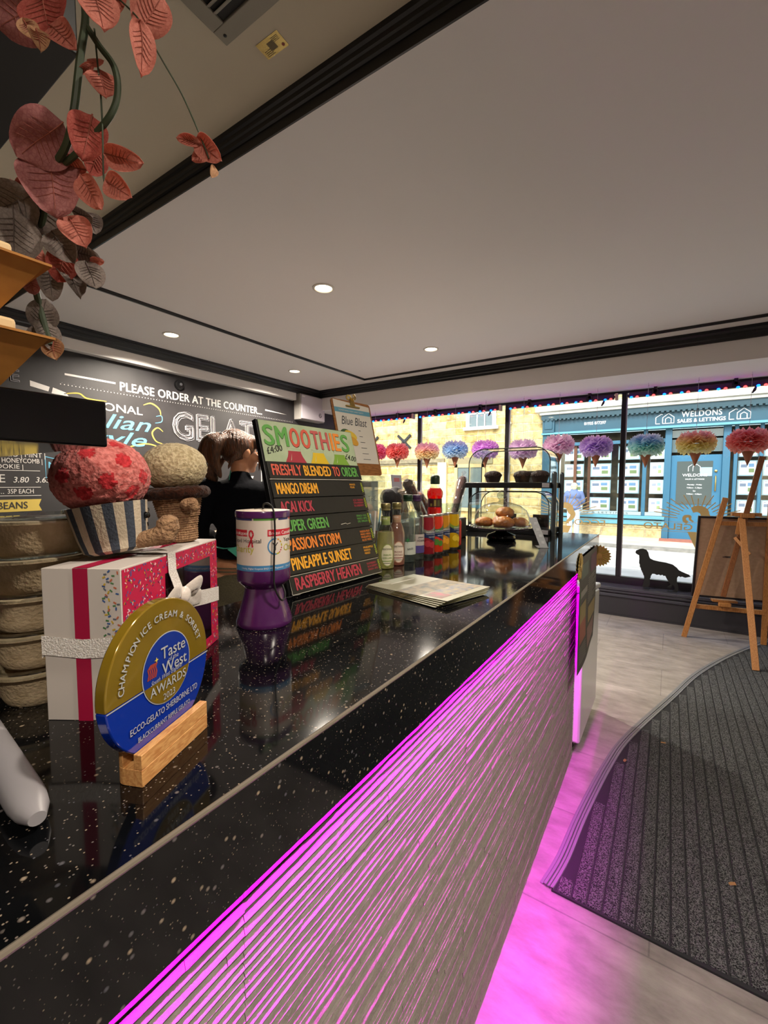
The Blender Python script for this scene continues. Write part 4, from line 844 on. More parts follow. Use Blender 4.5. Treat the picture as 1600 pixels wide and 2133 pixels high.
# ------------------------------------------------------------------ soft drinks
FENT = [(0, .0), (.024, .0), (.0275, .003), (.0285, .01), (.0285, .092), (.0275, .104), (.022, .122), (.0155, .136), (.0135, .150), (.0128, .178), (.0140, .180), (.0140, .184), (.0120, .186)]
STILL = [(0, 0), (.025, 0), (.0275, .003), (.0275, .125), (.0255, .140), (.0185, .156), (.0145, .170), (.0138, .190), (.0150, .192), (.0150, .198), (.0135, .200)]
def scale(p, r_, z_): return [(a * r_, b * z_) for a, b in p]
def bottle(name, label, loc, prof, z_, liquid, lev, capm, rz, lab):
    t_ = thing(name, label, 'bottle', loc, rz, 'soft drink bottles and cans in a row'); p = scale(prof, 1, z_)
    m_ = MB(); m_.lathe(p, 40, cap=False); m_.build('glass_body', BOTTLE, t_)
    if liquid:
        m_ = MB(); q_ = [(max(r_ - .0016, 0), z + (.004 if i < 2 else 0)) for i, (r_, z) in enumerate(p) if z <= lev]; q_.append((q_[-1][0], lev)); q_.append((0, lev)); m_.lathe(q_, 32, cap=False); m_.build('drink', liquid, t_)
    zt = p[-1][1]; rc = p[-1][0] + .0028
    m_ = MB(); m_.lathe([(rc, zt - .012), (rc + .0008, zt - .011), (rc + .0008, zt - .008), (rc, zt - .007), (rc, zt - .003), (rc + .0006, zt - .002), (rc + .0006, zt + .008), (rc - .001, zt + .0105), (0, zt + .011)], 28); m_.build('cap', capm, t_)
    lab(t_, p); return t_
def cyl(t_, r_, items, mats, name='label'):
    """curved label pieces: (kind, ...) on radius r_; u runs around, facing local -y"""
    m_ = MB(); f = lambda x, y, z=0: ((r_ + z) * cos(x / r_ - pi / 2), (r_ + z) * sin(x / r_ - pi / 2), y)
    for it in items:
        if it[0] == 'q':
            _, u0, v0, u1, v1, mi, off = it; n = max(2, int((u1 - u0) / .003)); vs = []
            for i in range(n + 1): u = u0 + (u1 - u0) * i / n; vs += [f(u, v0, off), f(u, v1, off)]
            m_.add(vs, [(2 * i, 2 * i + 2, 2 * i + 3, 2 * i + 1) for i in range(n)], mi)
        elif it[0] == 'e':
            _, u, v, ru, rv, mi, off = it; n = 28; vs = [f(u, v, off)]
            for q in range(1, 4): vs += [f(u + ru * q / 3 * cos(2 * pi * i / n), v + rv * q / 3 * sin(2 * pi * i / n), off) for i in range(n)]
            fs = [(0, 1 + i, 1 + (i + 1) % n) for i in range(n)]
            for q in range(2): fs += [(1 + q * n + i, 1 + (q + 1) * n + i, 1 + (q + 1) * n + (i + 1) % n, 1 + q * n + (i + 1) % n) for i in range(n)]
            m_.add(vs, fs, mi)
        elif it[0] == 'p': m_.poly([f(u, v, it[3]) for u, v in it[1]], it[2])
        else: _, s_, u, v, h_, mi, wd_ = it; m_.text(s_, h_, mi, fn=lambda x, y, z: f(u + x, v + y, .0006 + z * .1), width=wd_, bold=.02)
    return m_.build(name, mats, t_)
CAPG = mat('cap_gold', '8e8458', .35, .7); CAPGR = mat('cap_green', '10301c', .4); CAPPU = mat('cap_purple', '3a1c44', .4)
ELD = glass('elderflower', (240, 232, 176), .5, .4); ROSE = glass('rose_lemonade', (214, 160, 144), .5, .45); WATER = glass('clear_drink', (235, 240, 238), .6, .03)
rz0 = 35
def labf(sub, c_bg, c_ink, c_col):
    def g(t_, p):
        r_ = .0292; cyl(t_, r_, [('e', .012, .046, .021, .036, 0, .0001), ('e', .012, .046, .019, .033, 1, .0003), ('t', 'FENTIMANS', -.003, .062, .0085, 2, .03), ('t', sub[0], -.001, .044, .0085, 3, .026), ('t', sub[1], -.003, .034, .0085, 3, .03), ('q', -.004, .026, .028, .0285, 3, .0005), ('q', .0, .020, .024, .0215, 2, .0005)], [mat('lb_rim' + sub[0], c_col, .5), mat('lb_bg' + sub[0], c_bg, .5), mat('lb_ink', '33322a', .5), mat('lb_col' + sub[0], c_ink, .5)])
        r2 = .0144; cyl(t_, r2, [('q', -.045, .140, .045, .166, 0, 0), ('t', '1905', -.012, .158, .007, 1, .02)], [mat('nk' + sub[0], c_col, .5), mat('nk_white', 'e2dfd0', .5)], 'neck_label')
    return g
bottle('drink_bottle', 'elderflower drink bottle with a gold cap and oval green label', (-.752, 1.150, T), FENT, 1.06, ELD, .118, CAPG, 22, labf(('SPARKLING', 'ELDERFLOWER'), 'd3cfb0', '6a8a3c', '8f9a58'))
bottle('drink_bottle', 'pink rose lemonade bottle with a gold cap and oval label', (-.755, 1.222, T), FENT, 1.06, ROSE, .15, CAPG, 22, labf(('ROSE', 'LEMONADE'), 'd6c8b6', '7a2830', 'b58a70'))
def labl(col):
    def g(t_, p): cyl(t_, .0281, [('q', -.02, .028, .045, .072, 0, 0), ('p', [(.003 + .012 * cos(R(a)) * (1 if k % 2 else .25), .078 + .012 * sin(R(a)) * (1 if k % 2 else .25)) for k, a in enumerate(range(0, 360, 30))], 1, .0008), ('t', 'still', .002, .045, .011, 2, .02)], [mat('st_lab', 'b8bdb2', .5), mat('st_green', '2f7a40', .5), mat('st_ink', '222a26', .5)])
    return g
bottle('drink_bottle', 'clear water bottle with a dark green screw cap', (-.752, 1.290, T), STILL, 1.11, WATER, .17, CAPGR, 25, labl('g'))
def labh(t_, p): cyl(t_, .0281, [('q', -.03, .026, .045, .092, 0, 0), ('q', -.03, .026, .045, .052, 1, .0004), ('t', 'HIGHLAND', .004, .066, .011, 2, .036), ('t', 'SPRING', .008, .078, .008, 2, .024)], [mat('hi_lab', 'b3a8a0', .5), mat('hi_purple', '4a3f7c', .5), mat('hi_ink', '2a2838', .5)])
bottle('drink_bottle', 'clear water bottle with a purple screw cap', (-.752, 1.352, T), STILL, 1.10, WATER, .17, CAPPU, 25, labh)
CAN = [(0, .004), (.018, .004), (.0205, 0), (.0225, .003), (.0285, .012), (.029, .016), (.029, .135), (.0265, .1445), (.0268, .149), (.0255, .150), (.0245, .147), (0, .146)]
def can(label, loc, base_c, top_c, fruit, rz, z_=1.0, r_=1.0, text='SANPELLEGRINO', plain=False):
    t_ = thing('drink_can', label, 'can', loc, rz, 'soft drink bottles and cans in a row'); p = scale(CAN, r_, z_)
    m_ = MB(); m_.lathe(p, 40, ms=[1, 1, 1, 1, 0, 0, 0, 1, 1, 1, 1]); m_.build('can_body', [mat('can_' + base_c, base_c, .25, .25), mat('can_alu', '9c9a94', .3, .9)], t_)
    rr = .029 * r_ + .0003
    if not plain:
        it = [('p', [], 0, 0)][:0]
        for i in range(16):
            u0 = -.032 + i * .005; w1 = .108 - .022 * cos((u0 - .002) / .029 * 1.2); w0 = .062 + .010 * cos((u0 + .01) / .029 * 1.6); it.append(('q', u0, w0 * z_, u0 + .0051, w1 * z_, 0, .0002))
            it.append(('q', u0, w1 * z_, u0 + .0051, (w1 + .012) * z_, 3, .0002))
        it += [('t', text, -.004, .088 * z_, .0095, 1, .046), ('q', -.004, .083 * z_, .04, .0838 * z_, 1, .0005), ('t', 'ARANCIATA' if 'orange' in label else 'LIMONATA' if 'yellow' in label else 'MELOGRANO', .006, .072 * z_, .006, 1, .03), ('e', .002, .05 * z_, .012, .012, 2, .0006), ('e', .020, .045 * z_, .011, .011, 2, .0007)]
        cyl(t_, rr, it, [mat('can_navy', '1a2a4e', .3), mat('can_white', 'd5d8dc', .4), mat('can_fr' + fruit, fruit, .4), mat('can_top' + top_c, top_c, .4)], 'printing')
    m_ = MB(); m_.prism(rrect(-.006, -.008, .006, .010, .005), .1475 * z_, .1485 * z_); m_.build('ring_pull', STEEL, t_)
    return t_
can('slim dark red and navy soft drink can beside the purple-capped bottle', (-.748, 1.425, T), '8e1f2a', '7a7366', 'a32a35', 30, 1.02)
can('bright orange-red and navy soft drink can in the row', (-.744, 1.488, T), 'd0391f', '3c6a2e', '4a7a2a', 30, 1.02)
can('amber orange and navy soft drink can in the row', (-.746, 1.552, T), 'c78a1e', '7d7444', 'd99a24', 30, 1.02)
can('yellow lemon soft drink can with navy panel at the row end', (-.742, 1.634, T), 'c9a312', '6f8a2e', 'd9b82a', 48, 1.02)
can('plain red soft drink can half hidden behind the yellow can', (-.765, 1.712, T), 'b3201d', 'b3201d', 'b3201d', 30, .80, 1.0, plain=True)
# red sports bottle on a small riser behind the cans
t = thing('riser_block', 'dark riser shelf hidden behind the row of cans', 'riser', (-.905, 1.80, T))
m = MB(); m.box(-.17, -.29, 0, .045, .27, .100); m.build('block', mat('riser_dark', '2a2524', .5), t, bevel=.004)
t = thing('sports_bottle', 'tall red sports drink bottle with a dark green cap behind the cans', 'bottle', (-.905, 1.80, T + .1003), 40)
pr = [(0, .0), (.029, 0), (.033, .004), (.034, .02), (.0325, .03), (.034, .05), (.0325, .058), (.0305, .062), (.0305, .102), (.034, .108), (.0365, .122), (.035, .136), (.026, .150), (.0185, .156), (.0175, .172)]
RED = glass('red_drink', (225, 30, 28), .7, .35); m = MB(); m.lathe(pr[:13] + [(0, .150)], 40); m.build('drink', RED, t)
m = MB(); m.lathe([(r_ + .0012, z) for r_, z in pr[1:]], 40, cap=False); m.build('bottle_body', BOTTLE, t)
cyl(t, .0324, [('q', -.1, .063, .1, .1015, 0, 0), ('q', -.012, .068, -.002, .096, 1, .0005), ('q', .004, .068, .016, .096, 2, .0005), ('q', -.03, .068, -.02, .080, 1, .0005)], [mat('sp_lab', '3a1a20', .4), mat('sp_gold', '8e8240', .4), mat('sp_olive', '5d5a30', .4)])
m = MB(); m.lathe([(.020, .168), (.0212, .169)] + [(.0212 + .0006 * (k % 2), .170 + .003 * k) for k in range(9)] + [(.0215, .199), (.019, .206), (.015, .209), (0, .210)], 40); m.build('cap', CAPGR, t)
# ------------------------------------------------------------------ cake dome with buns
CKX, CKY = -.672, 2.05
t = thing('cake_stand', 'glass-domed cake stand on a round black foot full of buns', 'cake stand', (CKX, CKY, T))
m = MB(); m.lathe([(.0, .0), (.058, 0), (.066, .004), (.070, .014), (.066, .026), (.045, .034), (.030, .040), (.026, .050), (.04, .054), (0, .055)], 48); m.build('foot', GLOSSBLACK, t)
m = MB(); m.lathe([(0, .056), (.10, .056), (.142, .058), (.150, .063), (.151, .066), (.148, .067), (.136, .063), (.0, .062)], 64)
for k in range(48): a = 2 * pi * k / 48; m.ball((.150 * cos(a), .150 * sin(a), .064), .0042, n=8)
m.build('plate', glass('dark_plate', (120, 112, 118), .8, .3), t)
m = MB(); m.lathe([(.131, .068), (.1315, .085), (.128, .115), (.115, .145), (.085, .168), (.045, .181), (.020, .184), (.013, .188)], 56, cap=False); m.build('dome', CLEAR, t)
m = MB(); m.lathe([(.131, .066), (.1335, .068), (.1335, .072), (.131, .073)], 56, cap=False); m.lathe([(.0125, .186), (.016, .190), (.0145, .194)], 24, cap=False); m.ball((0, 0, .216), .0245, n=24); m.lathe([(.0, .2155), (.0235, .2155), (.0235, .2165), (0, .2165)], 24); m.build('knob', glass('thick_glass', (222, 230, 228), .95, 0, .12), t)
BUN = mat('baked_bun', 'b8752e', .45, noise=(26, '8a4a18', 1.0), bump=(60, .5)); BUNS = [('round glazed bun at the front of the glass dome', .004, -.066, .0635, .050, 0), ('floury fruit bun at the left of the glass dome', -.082, -.012, .0635, .043, 20), ('cracked fruit bun at the right of the glass dome', .082, -.004, .0635, .043, -30), ('bun at the back of the glass dome', .0, .062, .0635, .045, 50), ('bun on top of the pile in the glass dome', .014, -.002, .109, .046, 80)]
rc_, rs_ = cos(R(22)), sin(R(22))
for lab, x, y, z, r_, a in BUNS:
    x, y = x * rc_ - y * rs_, x * rs_ + y * rc_
    vs, fs = fuzzy((0, 0, r_ * .50), (r_, r_ * .94, r_ * .60), .045, 2.2, a + 1.0, 48, lambda d: Vector((d.x, d.y, max(d.z, -.75))))
    m = MB(); m.add(vs, fs); o = m.build('bun', BUN); o.location = (CKX + x, CKY + y, T + z - .0065 * 0 + .001); o.rotation_euler = (0, 0, R(a)); tag(o, lab, 'bun', 'buns under the glass dome')

# ------------------------------------------------------------------ two-tier display case
DX0, DX1, DY0, DY1 = -.985, -.512, 2.34, 2.565
t = thing('display_case', 'two-tier black cake display case with clear arched covers', 'display case', (0, 0, 0))
def tray(nm, z):
    m_ = MB(); m_.box(DX0, DY0, z, DX1, DY1, z + .030); m_.box(DX0 + .012, DY0 + .01, z + .028, DX1 - .012, DY1 - .01, z + .031, 0); o_ = m_.build(nm, BLACK, t, bevel=.004)
    m2 = MB(); m2.box(DX1 - .045, DY0 - .001, z + .004, DX1 - .008, DY0 + .002, z + .027); m2.build('catch', GREYPL, o_, bevel=.002)
tray('lower_tray', T + .002); tray('upper_tray', 1.298)
def cover(nm, z, h):
    def outline(off=0):
        x0, x1 = DX0 + .018 + off, DX1 - .010 - off; P = [(x0, 0)]
        for k in range(11): a = R(180 - 9 * k); P.append((x0 + .085 + .085 * cos(a), h - .085 + .085 * sin(a) - off))
        for k in range(11): a = R(90 - 9 * k); P.append((x1 - .075 + .075 * cos(a), h - .075 + .075 * sin(a) - off))
        P.append((x1, 0)); return P
    P = outline(); n = len(P); m_ = MB()
    vs = [(x, DY0 + .012, z + q) for x, q in P] + [(x, DY1 - .012, z + q) for x, q in P]; m_.add(vs, [(i, i + 1, n + i + 1, n + i) for i in range(n - 1)])
    m_.add([(x, DY0 + .012, z + q) for x, q in P], [tuple(range(n))], 0, None, False); m_.add([(x, DY1 - .012, z + q) for x, q in P], [tuple(range(n))[::-1]], 0, None, False)
    o_ = m_.build(nm, CLEAR, t); m_ = MB()
    for y in (DY0 + .012, DY1 - .012): m_.tube([(x, y, z + q) for x, q in P], .0030, 8)
    m_.build('cover_edge', glass('edge_plastic', (120, 126, 128), .9, .35, .1), o_)
cover('lower_cover', T + .033, .195); cover('upper_cover', 1.329, .185)
for nm, x, y, z1, r_ in (('post', DX1 + .012, DY0 + .02, 1.385, .012), ('post', DX1 + .012, DY1 - .02, 1.385, .012), ('post', DX0 - .004, DY0 + .09, 1.33, .011), ('post', DX0 - .004, DY1 - .02, 1.33, .011)):
    m = MB(); m.tube([(x, y, T), (x, y, z1 - r_), (x, y, z1 - r_ * .4), (x, y, z1)], [r_, r_, r_ * .85, r_ * .35], 14); m.build('post', mat('post_grey', '3e4448', .35, .4), t)
MUF = mat('choc_muffin', '3a1a10', .7, noise=(60, '1e0c06', 1.0), bump=(110, .9)); CASE_ = mat('muffin_case', '2a130c', .7)
mf0 = None
for lab, x, y in (('chocolate muffin at the left of the upper display tier', -.845, 2.41), ('chocolate muffin in the middle of the upper display tier', -.685, 2.43), ('chocolate muffin at the right of the upper display tier', -.585, 2.41)):
    if mf0 is None:
        mf0 = thing('muffin', lab, 'muffin', (x, y, 1.3295), 0, 'chocolate muffins in the display case'); m = MB(); n = 48
        vs = []; 
        for r_, z in ((0, 0), (.034, 0), (.047, .040)):
            for i in range(n): a = 2 * pi * i / n; q = 1 + (.03 * (i % 2) if r_ else 0); vs.append((r_ * q * cos(a), r_ * q * sin(a), z))
        m.add(vs, [(k * n + i, k * n + (i + 1) % n, (k + 1) * n + (i + 1) % n, (k + 1) * n + i) for k in range(2) for i in range(n)], 0, None, False); m.build('paper_case', CASE_, mf0)
        m = MB(); m.add(*fuzzy((0, 0, .038), (.049, .049, .027), .05, 3, 3.0, 44, lambda d: Vector((d.x, d.y, max(d.z, -.2))))); m.build('crown', MUF, mf0)
    else: dup(mf0, tr(x, y, 1.3295), lab, 'chocolate muffins in the display case')
for lab, x, y, z in (('small black price card at the back of the upper display tier', -.69, 2.53, 1.3295), ('small black price card at the left of the lower display tier', -.78, 2.50, T + .0335), ('small black price card at the right of the lower display tier', -.60, 2.50, T + .0335)):
    m = MB(); m.prism([(-.043, 0), (.043, 0), (.043, .066), (-.043, .066)], -.001, .001, 0, frame((0, 0, 0), (1, 0, 0), (0, .2, 1))); m.box(-.043, 0, 0, .043, .03, .002); o = m.build('price_card', mat('card_black', '1c1517', .6)); o.location = (x, y, z); tag(o, lab, 'price card', 'black price cards in the display case')
# leaning price tent
t = thing('price_tent', 'narrow grey price tent standing right of the cake dome', 'price tent', (-.452, 1.88, T), 24)
m = MB(); Ft = frame((0, 0, .001), (1, 0, 0), (0, .42, 1)); 
m.box(-.005, -.0015, 0, .040, .07, .0015); P_ = [(-.040, 0), (.040, 0), (-.012, .135), (-.055, .135)]
P_ = [(.004, .0), (.036, .0), (-.006, .135), (-.038, .135)]; m.prism(P_, -.0012, .0012, 0, Ft)
for k, s_ in enumerate('PRICE'): pass
for k in range(4): m.quad(.009 - k * .009, .018 + k * .028, .022 - k * .009, .030 + k * .028, 1, Ft, .0018)
m.build('card', [mat('tent_grey', '55585c', .4), mat('tent_print', '9c9fa2', .5)], t)

# ------------------------------------------------------------------ clutter behind the drinks
t = thing('glass_jar', 'tall clear glass vase holding cellophane cones behind the cans', 'vase', (-1.015, 2.215, T)); m = MB(); m.lathe([(r_ * .72, z) for r_, z in [(0, .004), (.055, .004), (.06, 0), (.064, .006), (.085, .16), (.0855, .162), (.0835, .16), (.062, .01), (0, .008)]], 40); m.build('jar', BOTTLE, t)
CEL = glass('cellophane', (238, 240, 242), .9, .06, .1)
def cone_bag(label, a, b, r0, r1, col, col2, seed):
    t_ = thing('sweet_cone', label, 'sweet cone', (0, 0, 0), 0, 'cellophane-wrapped treats behind the drinks'); a, b = Vector(a), Vector(b)
    pts = [a.lerp(b, i / 14) for i in range(15)]; m_ = MB(); m_.tube(pts, [(r0 + (r1 - r0) * i / 14) * (1 + .12 * NZ.noise(Vector((i * .9, seed, 0)))) * (.5 if i == 14 else 1) for i in range(15)], 14)
    for v in m_.v: v += Vector((NZ.noise(v * 60), NZ.noise(v * 60 + Vector((5, 0, 0))), 0)) * .004
    m_.build('filling', mat(label[:14], col, .8, noise=(60, col2, 1.0), bump=(80, .8)), t_)
    m_ = MB(); d = (b - a).normalized(); q = [a - d * .01 + (b - a) * (i / 16 * 1.12) for i in range(17)]
    m_.tube(q, [(r0 + (r1 - r0) * min(i / 14, 1)) * 1.15 + .003 if i < 15 else .006 if i == 15 else .016 for i in range(17)], 12)
    for v in m_.v: v += Vector((NZ.noise(v * 40), NZ.noise(v * 40 + Vector((9, 0, 0))), NZ.noise(v * 40 + Vector((0, 7, 0))))) * .006
    m_.build('wrapper', CEL, t_)
cone_bag('brown speckled wrapped treat leaning left behind the red bottle', (-.985, 1.83, 1.168), (-1.0, 1.70, 1.335), .018, .025, '5a4a38', '3a2e22', 1)
cone_bag('pinkish wrapped treat just right of the purple bottle cap', (-1.035, 2.02, 1.165), (-1.045, 1.875, 1.262), .026, .030, '8a5a4c', '6d4438', 2)
cone_bag('reddish brown wrapped treat leaning right by the display case', (-1.01, 2.205, 1.075), (-1.035, 2.43, 1.36), .012, .027, '5e2c1e', '3e1a12', 3)
cone_bag('pale shell-filled treat bag leaning behind the bottle caps', (-.965, 1.625, 1.168), (-.985, 1.605, 1.295), .024, .028, '8d7d66', '5f5242', 4)
m = MB(); m.prism([(-.045, 0), (.045, 0), (.045, .23), (-.045, .23)], -.001, .001, 0, frame((0, 0, 0), (0, 1, 0), (-.1, 0, 1))); Fq = frame((0, 0, 0), (0, 1, 0), (-.1, 0, 1)); m.quad(-.025, .195, .025, .215, 1, Fq, .0016); m.box(-.035, -.04, 0, .03, .04, .003)
o = m.build('leaflet_card', [mat('card_lilac', 'b4b6c8', .6), mat('card_pink', 'c77a80', .6)]); o.location = (-1.03, 1.66, T + .10); 
o.location = (-1.06, 1.745, T + .1005); o.scale = (1, 1, .92); tag(o, 'pale lilac card standing upright behind the bottle caps', 'card')
m = MB()
for c, r_ in (((0, 0, .055), (.042, .045, .055)), ((.0, .015, .105), (.045, .045, .04)), ((.0, .035, .128), (.035, .032, .03)), ((.0, -.025, .11), (.04, .032, .04))): m.ball(c, r_, n=20)
me = remesh(m, .006, 6, [mat('black_cloth', '19161b', .8, bump=(50, .4))], 'cloth_cap'); o = link('cloth_cap', me); o.location = (-1.0, 1.575, T + .1005); tag(o, 'crumpled black cloth bundle behind the gold-capped bottles', 'cloth')
t = thing('straw_jar', 'small glass jar of drinking straws behind the smoothie board edge', 'jar', (-.86, 1.235, T)); m = MB(); m.lathe([(0, .003), (.03, .003), (.033, 0), (.036, .006), (.036, .10), (.034, .10), (.034, .008), (0, .006)], 32); m.build('jar', BOTTLE, t)
for k, c_ in enumerate(('9cc6cf', 'd8d4cc', '87b2c0')):
    m = MB(); m.tube([(.01 * (k - 1), .0, .01), (.012 * (k - 1) + .01, .015 * (k - 1), .165 + .01 * k)], .0035, 8); m.build('straw', mat('straw_%d' % k, c_, .4), t)

# ------------------------------------------------------------------ pompom ice creams hanging in the window
def pom():
    m_ = MB(); rs = random.Random(17); NA, NR = 84, 5
    for L_ in range(15):
        ph = R(-62 + 140 * L_ / 14 + rs.uniform(-3, 3)); s0 = rs.uniform(0, 50); fl = rs.choice((7, 9, 11)); a0 = rs.uniform(0, 6)
        vs = []; fs = []
        for j in range(NR + 1):
            u = j / NR; 
            for i in range(NA):
                a = 2 * pi * i / NA; nz = NZ.noise(Vector((cos(a) * 2.2, sin(a) * 2.2, s0))); n2 = NZ.noise(Vector((cos(a) * 7, sin(a) * 7, s0 + 9)))
                rr = .030 + (.118 + .014 * nz + .010 * n2 - .030 * (abs(ph) / 1.2) ** 2.2) * u * (1 + .03 * (i % 2 if j == NR else 0)); lift = ph * u ** 1.2 * .95
                z = .098 * sin(ph) * (0.35 + .65 * u) + .014 * u * u * sin(fl * a + a0) + .016 * u * n2; r_ = rr * (0.45 + .55 * cos(ph * .86))
                vs.append((r_ * cos(a), r_ * sin(a), z))
        for j in range(NR):
            for i in range(NA): k = (i + 1) % NA; fs.append((j * NA + i, j * NA + k, (j + 1) * NA + k, (j + 1) * NA + i))
        m_.add(vs, fs)
    return m_
PCOL = dict(crimson=[(0, (240, 64, 124)), (.5, (248, 60, 134)), (1, (251, 112, 198))], red=[(0, (248, 106, 94)), (.5, (250, 95, 90)), (1, (251, 138, 166))], pinky=[(0.1, (251, 224, 138)), (.4, (251, 208, 154)), (.6, (252, 176, 196)), (1, (252, 192, 230))],
            blue=[(0.1, (200, 228, 248)), (.5, (134, 194, 246)), (1, (214, 196, 250))], mag=[(0, (220, 164, 246)), (.5, (232, 140, 248)), (1, (246, 162, 251))], lilac=[(0, (240, 200, 248)), (.5, (244, 206, 250)), (1, (248, 216, 251))], pink=[(0, (246, 205, 242)), (.5, (248, 196, 238)), (1, (251, 218, 246))],
            purple=[(0, (212, 174, 246)), (.5, (197, 150, 244)), (1, (230, 178, 248))], mint=[(0.05, (196, 244, 228)), (.42, (150, 236, 236)), (.62, (132, 206, 248)), (1, (200, 198, 251))], peach=[(0.05, (251, 244, 176)), (.38, (251, 238, 152)), (.6, (252, 203, 140)), (.8, (252, 182, 192)), (1, (252, 196, 228))], coral=[(0, (251, 138, 118)), (.5, (250, 114, 116)), (1, (251, 156, 194))])
PCOL = {k: [(p, tuple(q + (255 - q) * (.40 if k in ('crimson', 'red', 'coral') else .34 if k == 'peach' else .48) for q in c)) for p, c in v] for k, v in PCOL.items()}     # thin tissue: pale single sheets, deeper where layered
PINFO = [('crimson', -3.27, 1.735, 'crimson pompom ice cream hanging farthest from the street shopfront'), ('red', -2.93, 1.728, 'red pompom ice cream next to the crimson one'), ('pinky', -2.503, 1.715, 'pink over yellow pompom just right of the far mullion'), ('blue', -2.13, 1.718, 'sky blue pompom ice cream left of the display case'),
         ('mag', -1.763, 1.705, 'magenta pompom seen over the left of the display case'), ('lilac', -1.339, 1.690, 'pale lilac pompom seen over the display case middle'), ('pink', -.975, 1.722, 'pale pink pompom at the right of the display case'), ('purple', -.626, 1.690, 'purple ruffled pompom ice cream left of the near mullion'),
         ('mint', -.202, 1.680, 'blue over mint pompom above the dog silhouette'), ('peach', .176, 1.685, 'pink over yellow pompom in front of the shop door'), ('coral', .537, 1.685, 'coral red pompom ice cream above the easel')]
p0 = thing('pompom_cone', PINFO[0][3], 'hanging decoration', (PINFO[0][1], 4.75, PINFO[0][2]), 0, 'paper pompom ice creams hanging in the window')
TIS = {k: zramp('tissue_' + k, v, -.10, .12, .68) for k, v in PCOL.items()}
pm = pom(); pm.build('pompom', TIS['crimson'], p0, ang=180)
CONEM = mat('cone_card', 'a5694a', .7, noise=(8, '8a5138', .6))
m = MB(); m.lathe([(.045, -.085), (.030, -.125), (.0, -.21)], 20, cap=False); m.build('cone', CONEM, p0)
PALL = [p0]
for i, (k, x, z, lab) in enumerate(PINFO[1:]):
    M_ = tr(x, 4.75, z) @ rot('Z', 47 * i) @ Matrix.Diagonal((1, 1, 1 if k not in ('lilac',) else .92, 1))
    r_ = dup(p0, tr(x, 4.75, z) @ rot('Z', 47 * i), lab, 'paper pompom ice creams hanging in the window', {'pompom': [TIS[k]]}); PALL.append(r_)
for r_ in PALL:
    H_ = 2.257 - WM[r_.name].translation.z
    m = MB(); m.tube([(0, 0, .06), (0, 0, H_)], .0014, 5); m.build('string', mat('pale_thread', 'cbb9cf', .5), r_)
    m = MB(); m.tube([(0, 0, H_), (0, 0, H_ - .016), (.006, 0, H_ - .025), (0, 0, H_ - .031), (-.006, 0, H_ - .024)], .0012, 5); m.build('hook', STEEL, r_)
# ------------------------------------------------------------------ dog silhouette on the sill
DPX = [(723, 1303), (728, 1292), (745, 1285), (760, 1278), (780, 1276), (805, 1282), (820, 1300), (826, 1325), (835, 1342), (860, 1352), (900, 1358), (950, 1362), (1000, 1372), (1030, 1392), (1045, 1408), (1070, 1418), (1115, 1432), (1128, 1444), (1090, 1455), (1066, 1449), (1060, 1454), (1045, 1448), (1035, 1460), (1035, 1490), (1045, 1520), (1048, 1545), (1035, 1562), (1010, 1562), (1008, 1556), (1022, 1546), (1018, 1525), (1005, 1510), (1000, 1525), (990, 1538), (970, 1536), (975, 1528), (990, 1518), (985, 1505), (965, 1480), (950, 1455), (938, 1457), (930, 1450), (915, 1456), (905, 1450), (890, 1455), (872, 1449), (855, 1450), (850, 1462), (846, 1464), (845, 1480), (841, 1484), (842, 1510), (838, 1540), (820, 1552), (795, 1554), (782, 1545), (790, 1532), (798, 1500), (795, 1470), (788, 1462), (786, 1452), (780, 1445), (776, 1434), (770, 1428), (768, 1415), (761, 1408), (760, 1390), (754, 1382), (755, 1350), (752, 1325), (735, 1318), (726, 1312)]
DP = [((x - 845) * .00113, (1562 - y) * .001378) for x, y in DPX]
m = MB(); m.prism(DP, -.004, .004, 0, frame((0, 0, 0), (1, 0, 0), (0, 0, 1))); m.box(-.06, -.03, 0, -.01, .03, .004); m.box(.14, -.03, 0, .21, .03, .004)
o = m.build('dog_silhouette', mat('dog_black', '08080a', .7)); o.location = (-.125, 4.95, .2922); tag(o, 'flat black retriever dog silhouette standing on the window sill', 'silhouette')
